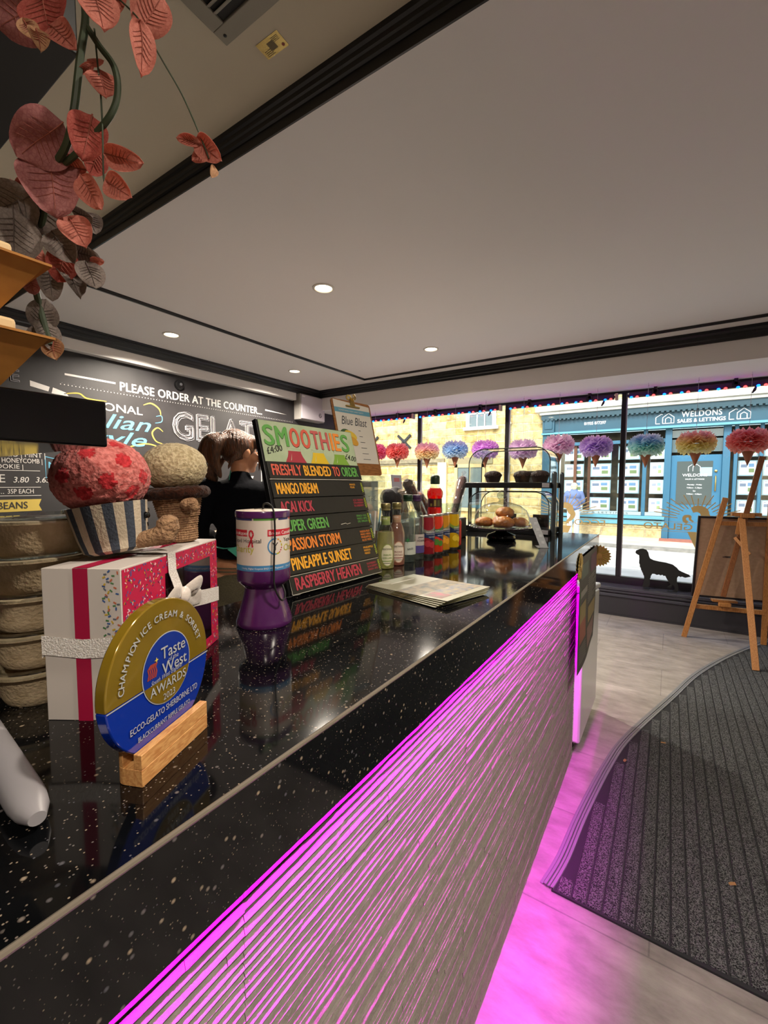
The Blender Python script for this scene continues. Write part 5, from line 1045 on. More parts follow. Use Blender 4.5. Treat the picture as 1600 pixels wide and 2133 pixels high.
# ------------------------------------------------------------------ window lettering (reads from the street)
DEC = mat('decal_gold', 'c9b078', .6)
def decal(cx, label):
    t_ = thing('window_decal', label, 'decal', (cx, 5.0575, 0), 0, 'gold shop decals on the glass'); m_ = MB(); Fd = frame((0, 0, 0), (1, 0, 0), (0, 0, 1))
    m_.prism([(-.075, .868), (.072, .868), (.004, .692)], 0, .0008, 0, Fd)
    sw = smoothpts([(-.075, .955, 0), (-.10, .975, 0), (-.098, 1.01, 0), (-.06, 1.015, 0), (-.055, .985, 0), (-.03, .965, 0)], 6); m_.stroke(sw, [.03] * 12 + [.03 - .0009 * k for k in range(len(sw) - 12)], 0, Fd, .0006)
    sw = smoothpts([(-.045, 1.075, 0), (0, 1.09, 0), (.045, 1.07, 0), (.06, 1.03, 0), (.085, .99, 0), (.06, .94, 0), (.035, .92, 0), (.03, .89, 0)], 6); m_.stroke(sw, [.05 + .02 * sin(k / 8) for k in range(len(sw))], 0, Fd, .0006)
    for k in range(19):
        a = R(8 + 164 * k / 18); r0 = .15 + .015 * (k % 2); r1 = r0 + (.13 if k % 3 else .08); m_.stroke([(.0 + r0 * cos(a) * 1.05, .98 + r0 * sin(a) * .8), (r1 * 1.25 * cos(a), .98 + r1 * .85 * sin(a))], .008, 0, Fd, .0005)
    m_.quad(-.55, .955, .50, .958, 0, Fd, .0005); m_.quad(-.55, .862, .50, .865, 0, Fd, .0005)
    Fr = frame((0, 0, 0), (-1, 0, 0), (0, 0, 1)); m_.text('GELATO', .088, 0, Fr @ tr(.035, .882, 0), width=.40, bold=.015, z=-.0006); m_.text('ECCO', .088, 0, Fr @ tr(-.40, .882, 0), width=.30, bold=.015, z=-.0006)
    m_.build('vinyl', DEC, t_)
decal(.228, 'gold ice cream logo with sun rays and mirrored lettering behind the easel'); decal(-.955, 'gold mirrored lettering on the glass just right of the display case')

# ------------------------------------------------------------------ entrance mat
t = thing('entrance_mat', 'large dark grey ribbed entrance mat with a curved plastic edge', 'mat', (0, 0, 0))
CV = smoothpts([(-.312, 1.417, 0), (-.288, 1.563, 0), (-.267, 1.822, 0), (-.218, 2.217, 0), (-.153, 2.544, 0), (.035, 3.168, 0), (.173, 3.629, 0), (.369, 4.111, 0), (.59, 4.555, 0), (.75, 4.835, 0)], 5)
ins = []
for i, p in enumerate(CV): d = (CV[min(i + 1, len(CV) - 1)] - CV[max(i - 1, 0)]).normalized(); ins.append(p + Vector((d.y, -d.x, 0)) * .045)
ins[0].y = 1.405; ins[-1].y = 4.835
m = MB(); m.prism([(p.x - .004, p.y) for p in ins][::-1] + [(ins[0].x, 1.405), (2.4, 1.36), (2.4, 4.835)], .0005, .007); m.build('pile', mat('mat_backing', '202226', .95), t)
m = MB(); x = -.30
while x < 2.35:
    ys = [p.y for p in ins if p.x <= x - .0]; y1 = 1.41
    for a, b in zip(ins, ins[1:]):
        if a.x <= x <= b.x: y1 = a.y + (b.y - a.y) * (x - a.x) / max(b.x - a.x, 1e-6)
    if x > ins[-1].x: y1 = 4.83
    wd_ = .041
    if y1 > 1.43: m.add([(x, 1.41, .006), (x + wd_, 1.41, .006), (x + wd_, y1, .006), (x, y1, .006), (x + .003, 1.412, .0105), (x + wd_ - .003, 1.412, .0105), (x + wd_ - .003, y1, .0105), (x + .003, y1, .0105)], [(4, 5, 6, 7), (0, 1, 5, 4), (1, 2, 6, 5), (2, 3, 7, 6), (3, 0, 4, 7)], 0, None, False)
    x += .044
m.build('ribs', CARPET, t)
m = MB()
for k, (a, b, z) in enumerate(((0, .012, .004), (.012, .024, .009), (.024, .034, .008), (.034, .047, .011))):
    vs = []
    for i, p in enumerate(CV): d = (CV[min(i + 1, len(CV) - 1)] - CV[max(i - 1, 0)]).normalized(); nn = Vector((d.y, -d.x, 0)); vs += [p + nn * a + Vector((0, 0, .0005)), p + nn * (a + .002) + Vector((0, 0, z)), p + nn * (b - .002) + Vector((0, 0, z)), p + nn * b + Vector((0, 0, .0005))]
    m.add(vs, [(4 * i + j, 4 * i + 4 + j, 4 * i + 5 + j, 4 * i + 1 + j) for i in range(len(CV) - 1) for j in range(3)][0:], 0)
    for f in range(len(m.f) - 3 * (len(CV) - 1), len(m.f)): m.f[f] = m.f[f][::-1]
m.build('edging', mat('mat_edge', '6d7076', .45), t)
for k, (x, y, a) in enumerate(((.02, 2.55, 20), (-.13, 2.28, 80), (.22, 1.75, 40))):
    m = MB(); m.poly([(-.012, -.004, .0118), (.010, -.006, .0118), (.013, .003, .0135), (.0, .007, .0118), (-.010, .004, .013)]); m.poly([(-.012, -.004, .0112), (.010, -.006, .0112), (.013, .003, .0112), (.0, .007, .0112), (-.010, .004, .0112)][::-1]); o = m.build('leaf_scrap', mat('dry_leaf', '9a7048', .7)); o.location = (x, y, 0); o.rotation_euler = (0, 0, R(a)); tag(o, ('curled dry leaf scrap on the middle of the mat', 'small pale scrap near the curved mat edge', 'thin scrap at the right side of the mat')[k], 'leaf scrap')

# ------------------------------------------------------------------ easel with a framed board
t = thing('easel', 'tall wooden display easel seen from behind by the window', 'easel', (0, 0, 0))
def bar(nm, a, b, w_, d_, up=(0, 1, 0), M_=WOODE, bev=.002):
    a, b = Vector(a), Vector(b); z = (b - a).normalized(); x = z.cross(Vector(up)).normalized(); y = z.cross(x); F_ = Matrix((x, y, z)).transposed().to_4x4(); F_.translation = a
    m_ = MB(); m_.box(-w_ / 2, -d_ / 2, 0, w_ / 2, d_ / 2, (b - a).length, 0, F_); return m_.build(nm, M_, t, bevel=bev)
bar('front_leg', (.150, 4.52, 0), (.372, 4.36, 1.215), .038, .024); bar('front_leg', (.690, 4.62, .0115), (.655, 4.42, 1.215), .038, .024)
bar('rear_leg', (.555, 3.93, .0115), (.478, 4.345, 1.05), .040, .022); 
bar('mast', (.400, 4.475, .40), (.575, 4.33, 1.535), .036, .022, M_=wood('mast_wood', '8e5a34', '6d4022', (60, 60, 5), .5))
bar('crossbar', (.200, 4.50, .285), (.672, 4.575, .285), .024, .036, (0, 0, 1)); bar('crossbar', (.345, 4.392, 1.010), (.660, 4.455, 1.010), .022, .034, (0, 0, 1))
bar('ledge', (.33, 4.55, .345), (.50, 4.585, .345), .06, .018, (0, 0, 1)); bar('ledge_block', (.375, 4.50, .325), (.455, 4.515, .325), .035, .03, (0, 0, 1))
bar('top_clamp', (.415, 4.39, 1.085), (.60, 4.42, 1.085), .045, .028, (0, 0, 1)); bar('clamp_block', (.47, 4.375, 1.078), (.555, 4.385, 1.078), .04, .034, (0, 0, 1))
bar('hinge_block', (.455, 4.36, .93), (.47, 4.355, 1.06), .026, .03); bar('brace', (.445, 4.40, .90), (.535, 4.33, .78), .022, .014)
bu = Vector((.480, .075, 0)).normalized(); bn = Vector((-bu.y, bu.x, 0)); bv = Vector((0, 0, 1)) * cos(R(8)) - bn * sin(R(8)); MB_ = frame((.190, 4.537, .362), bu, bv)
t2 = thing('framed_board', 'black-framed board with a brown hardboard back resting on the easel', 'board', M=MB_)
BW_, BH_ = .505, .705
m = MB(); m.box(0, 0, -.012, BW_, .016, .008); m.box(0, BH_ - .016, -.012, BW_, BH_, .008); m.box(0, .016, -.012, .016, BH_ - .016, .008); m.box(BW_ - .016, .016, -.012, BW_, BH_ - .016, .008); m.build('board_frame', mat('frame_black', '17131a', .45), t2, bevel=.001)
m = MB(); m.box(.016, .016, -.006, BW_ - .016, BH_ - .016, .003); m.build('back_board', mat('hardboard_back', 'a88a72', .7, noise=(40, '9a7c64', .8)), t2)
m = MB(); m.box(.19, .36, .003, .24, .372, .005); m.box(.09, .32, .003, .1, .335, .0045); m.build('hanger_plate', STEEL, t2)
LEAF = [((-0.674, 0.224, 1.881), (-0.69, -0.51, -0.51), 0.063, 0.058, 'm'), ((-0.623, 0.232, 1.86), (0.16, 0.0, -0.99), 0.055, 0.058, 'r'), ((-0.594, 0.236, 1.825), (0.67, 0.33, -0.67), 0.043, 0.03, 'c'), ((-0.604, 0.217, 1.812), (0.32, 0.0, -0.95), 0.032, 0.02, 'w'), ((-0.626, 0.216, 1.833), (0.51, 0.17, -0.85), 0.033, 0.022, 'w'), ((-0.538, 0.25, 1.834), (0.37, 0.0, -0.93), 0.057, 0.042, 'c'), ((-0.559, 0.275, 1.874), (0.0, -0.16, -0.99), 0.044, 0.033, 'c'), ((-0.52, 0.3, 1.863), (0.35, 0.35, 0.87), 0.05, 0.042, 'c'), ((-0.507, 0.279, 1.801), (0.0, 0.0, -1.0), 0.059, 0.028, 'c'), ((-0.565, 0.264, 1.781), (0.37, 0.0, -0.93), 0.04, 0.033, 'c'), ((-0.582, 0.254, 1.798), (-0.69, -0.51, -0.51), 0.022, 0.009, 'c'), ((-0.584, 0.266, 1.815), (0.86, 0.51, 0.0), 0.02, 0.008, 'c'), ((-0.623, 0.221, 1.716), (-0.51, -0.51, -0.69), 0.067, 0.06, 'm'), ((-0.577, 0.251, 1.719), (-0.16, -0.16, -0.97), 0.053, 0.039, 'r'), ((-0.604, 0.269, 1.713), (-0.19, -0.19, -0.96), 0.035, 0.029, 'r'), ((-0.542, 0.272, 1.694), (0.78, 0.59, -0.2), 0.045, 0.025, 'c'), ((-0.633, 0.235, 1.677), (0.16, 0.0, -0.99), 0.075, 0.065, 'm'), ((-0.583, 0.254, 1.662), (0.35, 0.35, -0.87), 0.042, 0.028, 'c'), ((-0.535, 0.262, 1.653), (0.74, 0.37, -0.56), 0.037, 0.027, 'c'), ((-0.626, 0.254, 1.705), (-0.85, -0.51, 0.17), 0.035, 0.026, 'c'), ((-0.618, 0.253, 1.627), (0.51, 0.17, -0.85), 0.046, 0.036, 'c'), ((-0.694, 0.231, 1.691), (-0.85, -0.51, -0.17), 0.032, 0.03, 'c'), ((-0.703, 0.211, 1.664), (-0.81, -0.49, -0.32), 0.072, 0.06, 'g'), ((-0.69, 0.244, 1.67), (-0.16, 0.0, -0.99), 0.056, 0.05, 'g'), ((-0.682, 0.21, 1.622), (0.0, 0.0, -1.0), 0.065, 0.056, 'g'), ((-0.656, 0.251, 1.62), (0.49, 0.32, -0.81), 0.049, 0.037, 'g'), ((-0.636, 0.267, 1.66), (0.81, 0.49, -0.32), 0.028, 0.026, 'g'), ((-0.648, 0.283, 1.661), (0.31, 0.16, -0.94), 0.03, 0.027, 'g'), ((-0.714, 0.237, 1.621), (0.49, 0.32, -0.81), 0.044, 0.03, 'c'), ((-0.667, 0.254, 1.601), (-0.31, -0.16, -0.94), 0.045, 0.035, 'r'), ((-0.653, 0.277, 1.619), (0.81, 0.49, -0.32), 0.038, 0.029, 'g'), ((-0.691, 0.249, 1.582), (0.16, 0.0, -0.99), 0.045, 0.029, 'g'), ((-0.668, 0.265, 1.587), (0.51, 0.17, -0.85), 0.054, 0.03, 'g'), ((-0.636, 0.274, 1.589), (0.31, 0.16, -0.94), 0.038, 0.034, 'g'), ((-0.641, 0.284, 1.611), (0.78, 0.62, 0.0), 0.018, 0.011, 'c'), ((-0.725, 0.239, 1.587), (0.14, 0.14, -0.98), 0.03, 0.024, 'm'), ((-0.735, 0.254, 1.553), (0.16, 0.16, 0.97), 0.044, 0.037, 'g'), ((-0.728, 0.256, 1.524), (0.31, 0.16, -0.94), 0.048, 0.031, 'g'), ((-0.72, 0.26, 1.506), (0.16, 0.0, -0.99), 0.032, 0.031, 'w'), ((-0.757, 0.25, 1.526), (-0.14, -0.14, 0.98), 0.03, 0.018, 'g'), ((-0.46, 0.327, 1.704), (0.67, 0.33, -0.67), 0.039, 0.024, 'c'), ((-0.48, 0.315, 1.715), (-0.78, -0.59, 0.2), 0.029, 0.012, 'c'), ((-0.476, 0.329, 1.706), (-0.58, -0.58, -0.58), 0.026, 0.015, 'c'), ((-0.455, 0.329, 1.68), (0.0, -0.2, -0.98), 0.016, 0.011, 'w'), ((-0.726, 0.233, 1.667), (0.67, 0.33, -0.67), 0.044, 0.038, 'g'), ((-0.748, 0.233, 1.708), (-0.27, -0.14, 0.95), 0.039, 0.032, 'm')]
STEM1 = [(-0.612, 0.267, 1.916), (-0.596, 0.262, 1.865), (-0.587, 0.251, 1.81), (-0.591, 0.244, 1.749), (-0.608, 0.242, 1.718), (-0.645, 0.24, 1.699), (-0.69, 0.244, 1.664), (-0.723, 0.242, 1.606), (-0.737, 0.253, 1.556), (-0.724, 0.258, 1.51)]
STEM2 = [(-0.596, 0.262, 1.859), (-0.57, 0.264, 1.824), (-0.554, 0.272, 1.799), (-0.55, 0.273, 1.771), (-0.555, 0.267, 1.744), (-0.585, 0.258, 1.724), (-0.615, 0.249, 1.709), (-0.641, 0.244, 1.704)]
THIN1 = [(-0.557, 0.277, 1.882), (-0.526, 0.283, 1.849), (-0.517, 0.288, 1.833), (-0.497, 0.298, 1.795), (-0.487, 0.314, 1.766), (-0.467, 0.323, 1.717), (-0.459, 0.327, 1.694)]
THIN2 = [(-0.575, 0.262, 1.843), (-0.571, 0.262, 1.805), (-0.566, 0.262, 1.766), (-0.563, 0.261, 1.722), (-0.56, 0.259, 1.672), (-0.555, 0.261, 1.661)]
# ------------------------------------------------------------------ ceiling fittings
LENS = glow('lamp_lens', (255, 232, 196), 14.0); RING = mat('ring_white', 'd5cfc4', .4)
dl0 = None
for lab, x, y, z in (('round ceiling downlight nearest the middle of the ceiling', -1.796, 2.053, 2.5), ('round ceiling downlight beside the chalkboard wall, left of the bead', -3.362, 2.015, 2.5), ('round ceiling downlight nearest the window, right of the bead corner', -1.797, 3.468, 2.5),
                     ('small round ceiling downlight in the far corner by the chalkboard', -3.345, 3.358, 2.5), ('unseen downlight added in the rear ceiling to light the near counter', 0.55, .75, 2.58), ('unseen downlight added in the rear ceiling behind the viewpoint', .8, -.6, 2.58)):  # both rear ones are added out of view to brighten the near counter
    if dl0 is None:
        dl0 = thing('downlight', lab, 'ceiling light', (x, y, z), 0, 'recessed ceiling downlights')
        m = MB(); m.lathe([(.0665, .001), (.0675, -.003), (.062, -.006), (.054, -.006), (.050, -.002), (.050, .012)], 40, cap=False); m.build('trim_ring', RING, dl0)
        m = MB(); m.lathe([(.0, -.0015), (.0495, -.0012)], 40, cap=False); m.build('lens', LENS, dl0)
    else: dup(dl0, tr(x, y, z), lab, 'recessed ceiling downlights')
    lamp('downlight_beam', 'AREA', (x, y, z - .012), DOWNLIGHT_W * (.48 if z > 2.51 else 1), (1.0, .89, .75), (0, 0, 0), shape='DISK', size=.09, spread=R(150))
VX, VY, VZ = -1.108, .856, 2.58
t = thing('air_vent', 'square louvred air vent set in the cream rear ceiling', 'vent', (VX, VY, VZ)); GV = mat('vent_grey', '8f8a7c', .45)
m = MB(); m.box(0, -.33, -.006, .33, 0, -.001); m.build('plate', mat('vent_dark', '1b1b1a', .7), t)
m = MB(); m.box(0, -.045, -.012, .33, 0, -.001); m.box(0, -.33, -.012, .33, -.285, -.001); m.box(0, -.285, -.012, .045, -.045, -.001); m.box(.285, -.285, -.012, .33, -.045, -.001); m.build('vent_frame', GV, t, bevel=.002)
for k in range(11):
    y = -.062 - k * .0205; m = MB(); m.add([(.045, y, -.004), (.285, y, -.004), (.285, y - .013, -.0125), (.045, y - .013, -.0125), (.045, y - .0015, -.0035), (.285, y - .0015, -.0035), (.285, y - .0145, -.012), (.045, y - .0145, -.012)], [(0, 1, 2, 3), (7, 6, 5, 4), (0, 4, 5, 1), (3, 2, 6, 7)]); m.build('louvre', GV, t)
for x in (.022, .308):
    for y in (-.022, -.308): m = MB(); m.ball((x, y, -.012), (.005, .005, .003), n=10); m.build('screw', BLACK, t)
m = MB(); Fs = frame((-1.005, .933, 2.5785), (1, .02, 0), (0, -1, 0)); m.quad(-.042, -.0245, .042, .0245, 0, Fs, 0); m.quad(-.012, -.012, .012, .012, 1, Fs, .0004)
for k in range(4): m.quad(-.034, -.02 + k * .005, -.006 - .004 * (k % 2), -.018 + k * .005, 1, Fs, .0003); m.quad(.008, .004 + k * .004, .034, .0055 + k * .004, 1, Fs, .0003)
m.ball((.03, -.014, .0006), (.005, .005, .0003), 2, 10, Fs)
tag(m.build('ceiling_sticker', [mat('sticker_gold', 'b09c5c', .25, .7), mat('sticker_ink', '6b5c34', .5), mat('sticker_red', '8c3a2c', .5)]), 'small shiny gold sticker on the cream ceiling beside the vent', 'sticker')
t = thing('wall_sensor', 'round black sensor on the chalkboard above the order sign', 'sensor', M=frame((XW, 2.395, 2.242), (0, 1, 0), (0, 0, 1)))
m = MB(); m.lathe([(.046, 0), (.046, .02), (.040, .028), (.028, .03), (.024, .042), (0, .045)], 32); m.build('housing', BLACK, t); m = MB(); m.lathe([(.014, .0435), (.010, .048), (0, .049)], 20); m.build('lens', mat('sensor_grey', '4a4a4e', .3), t)
t = thing('meter_box', 'pale grey electrical box high in the far corner of the room', 'electrical box', (-3.9, 3.895, 2.105)); m = MB(); m.box(0, 0, 0, .105, .44, .31); m.build('casing', mat('box_grey', 'a8a49f', .5), t, bevel=.004)
m = MB(); m.box(.105, .012, .01, .122, .43, .30); m.build('cover', mat('box_lilac', 'c3bdc6', .45), t, bevel=.004); m = MB(); m.rng(.345, .08, .018, .027, 40, 360, 0, frame((.1226, 0, 0), (0, 1, 0), (0, 0, 1))); m.quad(.32, .076, .37, .084, 0, frame((.1226, 0, 0), (0, 1, 0), (0, 0, 1))); m.quad(.02, .27, .07, .285, 1, frame((.1226, 0, 0), (0, 1, 0), (0, 0, 1))); m.build('marking', [mat('mark_dark', '2c2433', .5), PAPER], t)

# ------------------------------------------------------------------ black shelving at the near left with takeaway boxes
t = thing('shelving_unit', 'gloss black shelving unit rising at the near left of the counter', 'shelving', (0, 0, 0))
m = MB(); m.box(-1.0, -.55, 1.354, -.45, .203, 1.397); m.build('lower_shelf', GLOSSBLACK, t, bevel=.002)
m = MB(); m.box(-1.35, -.55, 1.9, -.695, .295, 2.05); m.build('upper_shelf', mat('shelf_black', '0b0b0c', .5), t, bevel=.002)
for x, y in ((-.98, -.40), (-.72, -.45)): m = MB(); m.box(x - .02, y - .02, T, x + .02, y + .02, 1.9); m.build('post', BLACK, t, bevel=.002)
KB = mat('kraft_board', 'a06a26', .75, noise=(60, '8d5a1c', .7)); KL = mat('kraft_lid', 'cdb184', .6)
bx = thing('takeaway_box', 'lower kraft takeaway box with a pale lid on the black shelf', 'takeaway box', (-.60, .0, 1.3975), 0, 'kraft takeaway boxes on the black shelf')
m = MB(); m.taper((-.115, -.13, .115, .13), (-.146, -.16, .146, .16), 0, .046); m.box(-.150, -.164, .046, .150, .164, .048); m.build('tray', KB, bx)
m = MB(); m.box(-.135, -.150, .048, .135, .142, .0605); m.build('lid', KL, bx, bevel=.003)
dup(bx, tr(-.60, .0, 1.3975 + .061), 'upper kraft takeaway box with a pale lid among the hanging leaves', 'kraft takeaway boxes on the black shelf')

# ------------------------------------------------------------------ artificial leaf garland
exec_lv = True
t = thing('leaf_garland', 'trailing artificial garland of coral and grey leaves hanging at top left', 'garland', (0, 0, 0))
def leafmat(nm, c1, c2):
    m_, nt, N, L, b = base(nm); tc = N.new('ShaderNodeTexCoord'); sp = N.new('ShaderNodeSeparateXYZ'); L.new(tc.outputs['UV'], sp.inputs[0])
    n_ = N.new('ShaderNodeTexNoise'); n_.inputs['Scale'].default_value = 260; n_.inputs['Detail'].default_value = 4; L.new(tc.outputs['Object'], n_.inputs[0])
    v = N.new('ShaderNodeTexVoronoi'); v.feature = 'DISTANCE_TO_EDGE'; v.inputs['Scale'].default_value = 210; L.new(tc.outputs['Object'], v.inputs['Vector'])
    mr = N.new('ShaderNodeMapRange'); mr.inputs['From Max'].default_value = .12; mr.inputs['To Min'].default_value = .75; mr.inputs['To Max'].default_value = 0; L.new(v.outputs['Distance'], mr.inputs[0])
    a = N.new('ShaderNodeMix'); a.data_type = 'RGBA'; a.inputs[6].default_value = lin(c1); a.inputs[7].default_value = lin(c2); L.new(n_.outputs[0], a.inputs[0])
    c = N.new('ShaderNodeMix'); c.data_type = 'RGBA'; L.new(a.outputs[2], c.inputs[6]); c.inputs[7].default_value = lin(c2); L.new(mr.outputs[0], c.inputs[0])
    L.new(c.outputs[2], b.inputs['Base Color']); b.inputs['Roughness'].default_value = .8; tl = N.new('ShaderNodeBsdfTranslucent'); L.new(c.outputs[2], tl.inputs[0]); ms = N.new('ShaderNodeMixShader'); ms.inputs[0].default_value = .4
    L.new(b.outputs[0], ms.inputs[1]); L.new(tl.outputs[0], ms.inputs[2]); L.new(ms.outputs[0], N['Material Output'].inputs[0]); return m_
LM = dict(c=leafmat('leaf_coral', 'e39c8a', 'c06c5c'), m=leafmat('leaf_mauve', 'c88c86', '9c5a5c'), r=leafmat('leaf_red', 'd4786a', 'a8463e'), g=leafmat('leaf_grey', 'a59890', '766a64'), w=leafmat('leaf_cream', 'd8ac84', 'b08460'))
VEIN = dict(c=mat('vein_brown', '8a4636', .7), g=mat('vein_grey', '4f443f', .7)); STEMM = mat('stem_green', '2e3a24', .6)
rs = random.Random(23); view = Vector((.805, -.326, -.495))
for (p, d, ln, wd_, c_) in LEAF:
    p, d = Vector(p), Vector(d); nrm = (view + Vector((rs.uniform(-.45, .45), rs.uniform(-.45, .45), rs.uniform(-.45, .45)))).normalized(); F_ = frame((0, 0, 0), d, nrm.cross(d)); F_.translation = p
    cup, wav, ph_ = rs.uniform(.08, .22), rs.uniform(.02, .05), rs.uniform(0, 6); m = MB(); NU, NV = 12, 8; vs = []; heart = rs.random() < .35
    for i in range(NU + 1):
        u = i / NU; s_ = (sin(pi * u ** .85)) ** .55 if c_ != 'w' else sin(pi * u) ** .8
        for j in range(NV + 1):
            v = j / NV * 2 - 1; w_ = wd_ / 2 * s_ * v; x_ = ln * (u - .5) - (ln * .05 * abs(v) ** 2 * (1 - u) if heart else 0); vs.append((x_, w_, ln * (cup * (v * s_) ** 2 - .25 * cup * (2 * u - 1) ** 2 + wav * sin(6 * u + 3 * v + ph_))))
    fs = [(i * (NV + 1) + j, (i + 1) * (NV + 1) + j, (i + 1) * (NV + 1) + j + 1, i * (NV + 1) + j + 1) for i in range(NU) for j in range(NV)]
    vs2 = [(x, y, z - .0005) for x, y, z in vs]; m.add(vs, fs, 0, F_); m.add(vs2, [f[::-1] for f in fs], 0, F_)
    if ln > .02:
        mid = [(ln * (u / 10 - .5), 0, ln * (-.25 * cup * (2 * u / 10 - 1) ** 2 + wav * sin(.6 * u + ph_)) + .0006) for u in range(0, 10)]; m.tube(mid, [.0009 - .00007 * k for k in range(10)], 5, 1, F_)
        for k in range(2, 7):
            for sg in (-1, 1):
                q = []
                for h_ in range(4):
                    u = k / 10 + .05 * h_; v = sg * .23 * h_; s_ = sin(pi * min(u, .99) ** .85) ** .55; q.append((ln * (u - .5), wd_ / 2 * s_ * v, ln * (cup * (v * s_) ** 2 - .25 * cup * (2 * u - 1) ** 2 + wav * sin(6 * u + 3 * v + ph_)) + .0005))
                m.tube(q, [.0005, .0004, .0003, .0002], 4, 1, F_)
    m.build('leaf' if c_ != 'w' else 'bud', [LM[c_], VEIN['g' if c_ == 'g' else 'c']], t)
for nm, P_, r_ in (('stem', STEM1, .0042), ('stem', STEM2, .0036), ('stem', THIN1, .0009), ('stem', THIN2, .0010)):
    m = MB(); q = smoothpts(P_, 8); m.tube(q, r_, 8); m.build(nm, STEMM, t)

# ------------------------------------------------------------------ back counter and what stands on it
t = thing('back_counter', 'low dark back counter along the chalkboard wall', 'counter', (0, 0, 0))
m = MB(); m.box(-3.88, .2, 0, -3.25, 3.6, .86); m.build('cabinet', mat('back_dark', '171516', .6), t); m = MB(); m.box(-3.89, .18, .86, -3.22, 3.62, .89); m.build('top', QUARTZ, t, bevel=.003)
cu = None; CUPM = mat('cup_cream', 'd6cfae', .5); CUPG = mat('cup_ring', '5a5348', .5)
for lab, x, y, n_ in (('nested stack of cream paper tubs seen between the two plush toys', -3.4, 1.94, 14), ('second nested stack of cream paper tubs just right of it', -3.42, 2.07, 12), ('nested stack of ringed cups seen left of the cupcake plush', -3.4, 1.40, 15)):
    tt = thing('tub_stack', lab, 'paper cups', (x, y, .891)); m = MB(); pf = [(0, 0), (.04, 0)]
    for k in range(n_): pf += [(.046, .02 + k * .012), (.052, .022 + k * .012), (.052, .026 + k * .012), (.046, .028 + k * .012)]
    m.lathe(pf, 28, ms=[0, 0] + [1, 0, 0, 1] * n_); m.build('stacked_tubs', [CUPM, CUPG], tt)
    m = MB(); m.lathe([(.054, .026 + n_ * .012), (.056, .03 + n_ * .012), (.03, .06 + n_ * .012), (0, .062 + n_ * .012)], 28); m.build('top_lid', CUPM if n_ != 12 else CLEAR, tt)
m = MB(); P_ = smoothpts([(0, 0, .18), (.01, .03, .12), (.0, .01, .06), (.02, -.04, .01), (.04, -.02, .004)], 6); m.tube(P_, .011, 8, flat=.25); o = m.build('teal_ribbon', mat('teal_cloth', '3d9a84', .8)); o.location = (-3.31, 1.42, .891); tag(o, 'teal ribbon hanging beside the ringed cup stack', 'ribbon')

# ------------------------------------------------------------------ people
SKIN = mat('skin', 'c98e68', .5, noise=(30, 'bb7a58', .5)); HAIR = mat('auburn_hair', '38200f', .42, noise=(9, '643a1e', 1.0), bump=(14, .6), stretch=(14, 14, 1.2)); NAVY = mat('navy_top', '07080d', .95, bump=(90, .15), spec=.1); JEAN = mat('olive_jeans', '5d563f', .85, noise=(160, '474230', .8), bump=(200, .3)); TEAL = mat('apron_teal', '3f9c84', .8, bump=(140, .15))
def limb(m_, pts, rad, n=16, seg=6, fx=1.0):
    P = smoothpts(pts, seg); k = len(pts) - 1; rr = []
    for i in range(len(P)): u = i / (len(P) - 1) * k; a = min(int(u), k - 1); rr.append(rad[a] + (rad[a + 1] - rad[a]) * (u - a))
    m_.tube(P, rr, n, flat=fx); m_.ball(pts[0], rad[0] * .98, n=14); m_.ball(pts[-1], rad[-1] * .98, n=14)
def hand(m_, wrist, d, up, s_=1.0, side=1):
    """palm and five curled fingers; d = hand direction, up = back of the hand"""
    F_ = frame((0, 0, 0), d, Vector(up).cross(Vector(d))); F_.translation = Vector(wrist); q = lambda *p: F_ @ Vector((p[0] * s_, p[1] * s_ * side, p[2] * s_))
    m_.ball(q(.042, 0, 0), (.048 * s_, .040 * s_, .015 * s_), n=14, rotm=F_.to_3x3().to_4x4())
    for k, (y, l) in enumerate(((.030, .066), (.010, .076), (-.010, .070), (-.029, .054))):
        m_.tube([q(.075, y, 0), q(.075 + l * .42, y * 1.1, -.004), q(.075 + l * .75, y * 1.1, -.020), q(.075 + l * .9, y * 1.1, -.036)], [.0095 * s_, .009 * s_, .008 * s_, .006 * s_], 10)
    m_.tube([q(.022, .034, -.004), q(.050, .058, -.014), q(.076, .066, -.026)], [.012 * s_, .010 * s_, .007 * s_], 10)
def figure(m_, torso=True):
    m_.ball((0, 0, .86), (.155, .105, .10)); m_.ball((0, .005, 1.0), (.125, .09, .13)); m_.ball((0, -.005, 1.17), (.145, .10, .14)); m_.ball((0, -.01, 1.27), (.155, .085, .075)); limb(m_, [(0, -.01, 1.28), (0, -.004, 1.36), (0, .012, 1.42)], [.062, .049, .047])
    for s_ in (-1, 1):
        limb(m_, [(s_ * .155, -.01, 1.285), (s_ * .195, -.02, 1.15), (s_ * .205, .0, 1.04)], [.052, .044, .037]); limb(m_, [(s_ * .205, .0, 1.04), (s_ * .16, .12, 1.02), (s_ * .085, .20, 1.04)], [.037, .033, .023]); hand(m_, (s_ * .083, .203, 1.041), (-.35 * s_, .9, .1), (0, 0, 1), .95, -s_)
        limb(m_, [(s_ * .085, 0, .84), (s_ * .088, .012, .47), (s_ * .09, -.005, .09)], [.088, .056, .036]); m_.ball((s_ * .095, .05, .035), (.04, .11, .035))
PP = tr(-1.93, 1.52, 0) @ rot('Z', 50)
t = thing('person', 'person in a dark top with auburn ponytail working behind the counter', 'person', M=PP)
HR = tr(.008, .02, 1.485) @ rot('Z', -62) @ rot('X', -4)
m = MB(); figure(m)
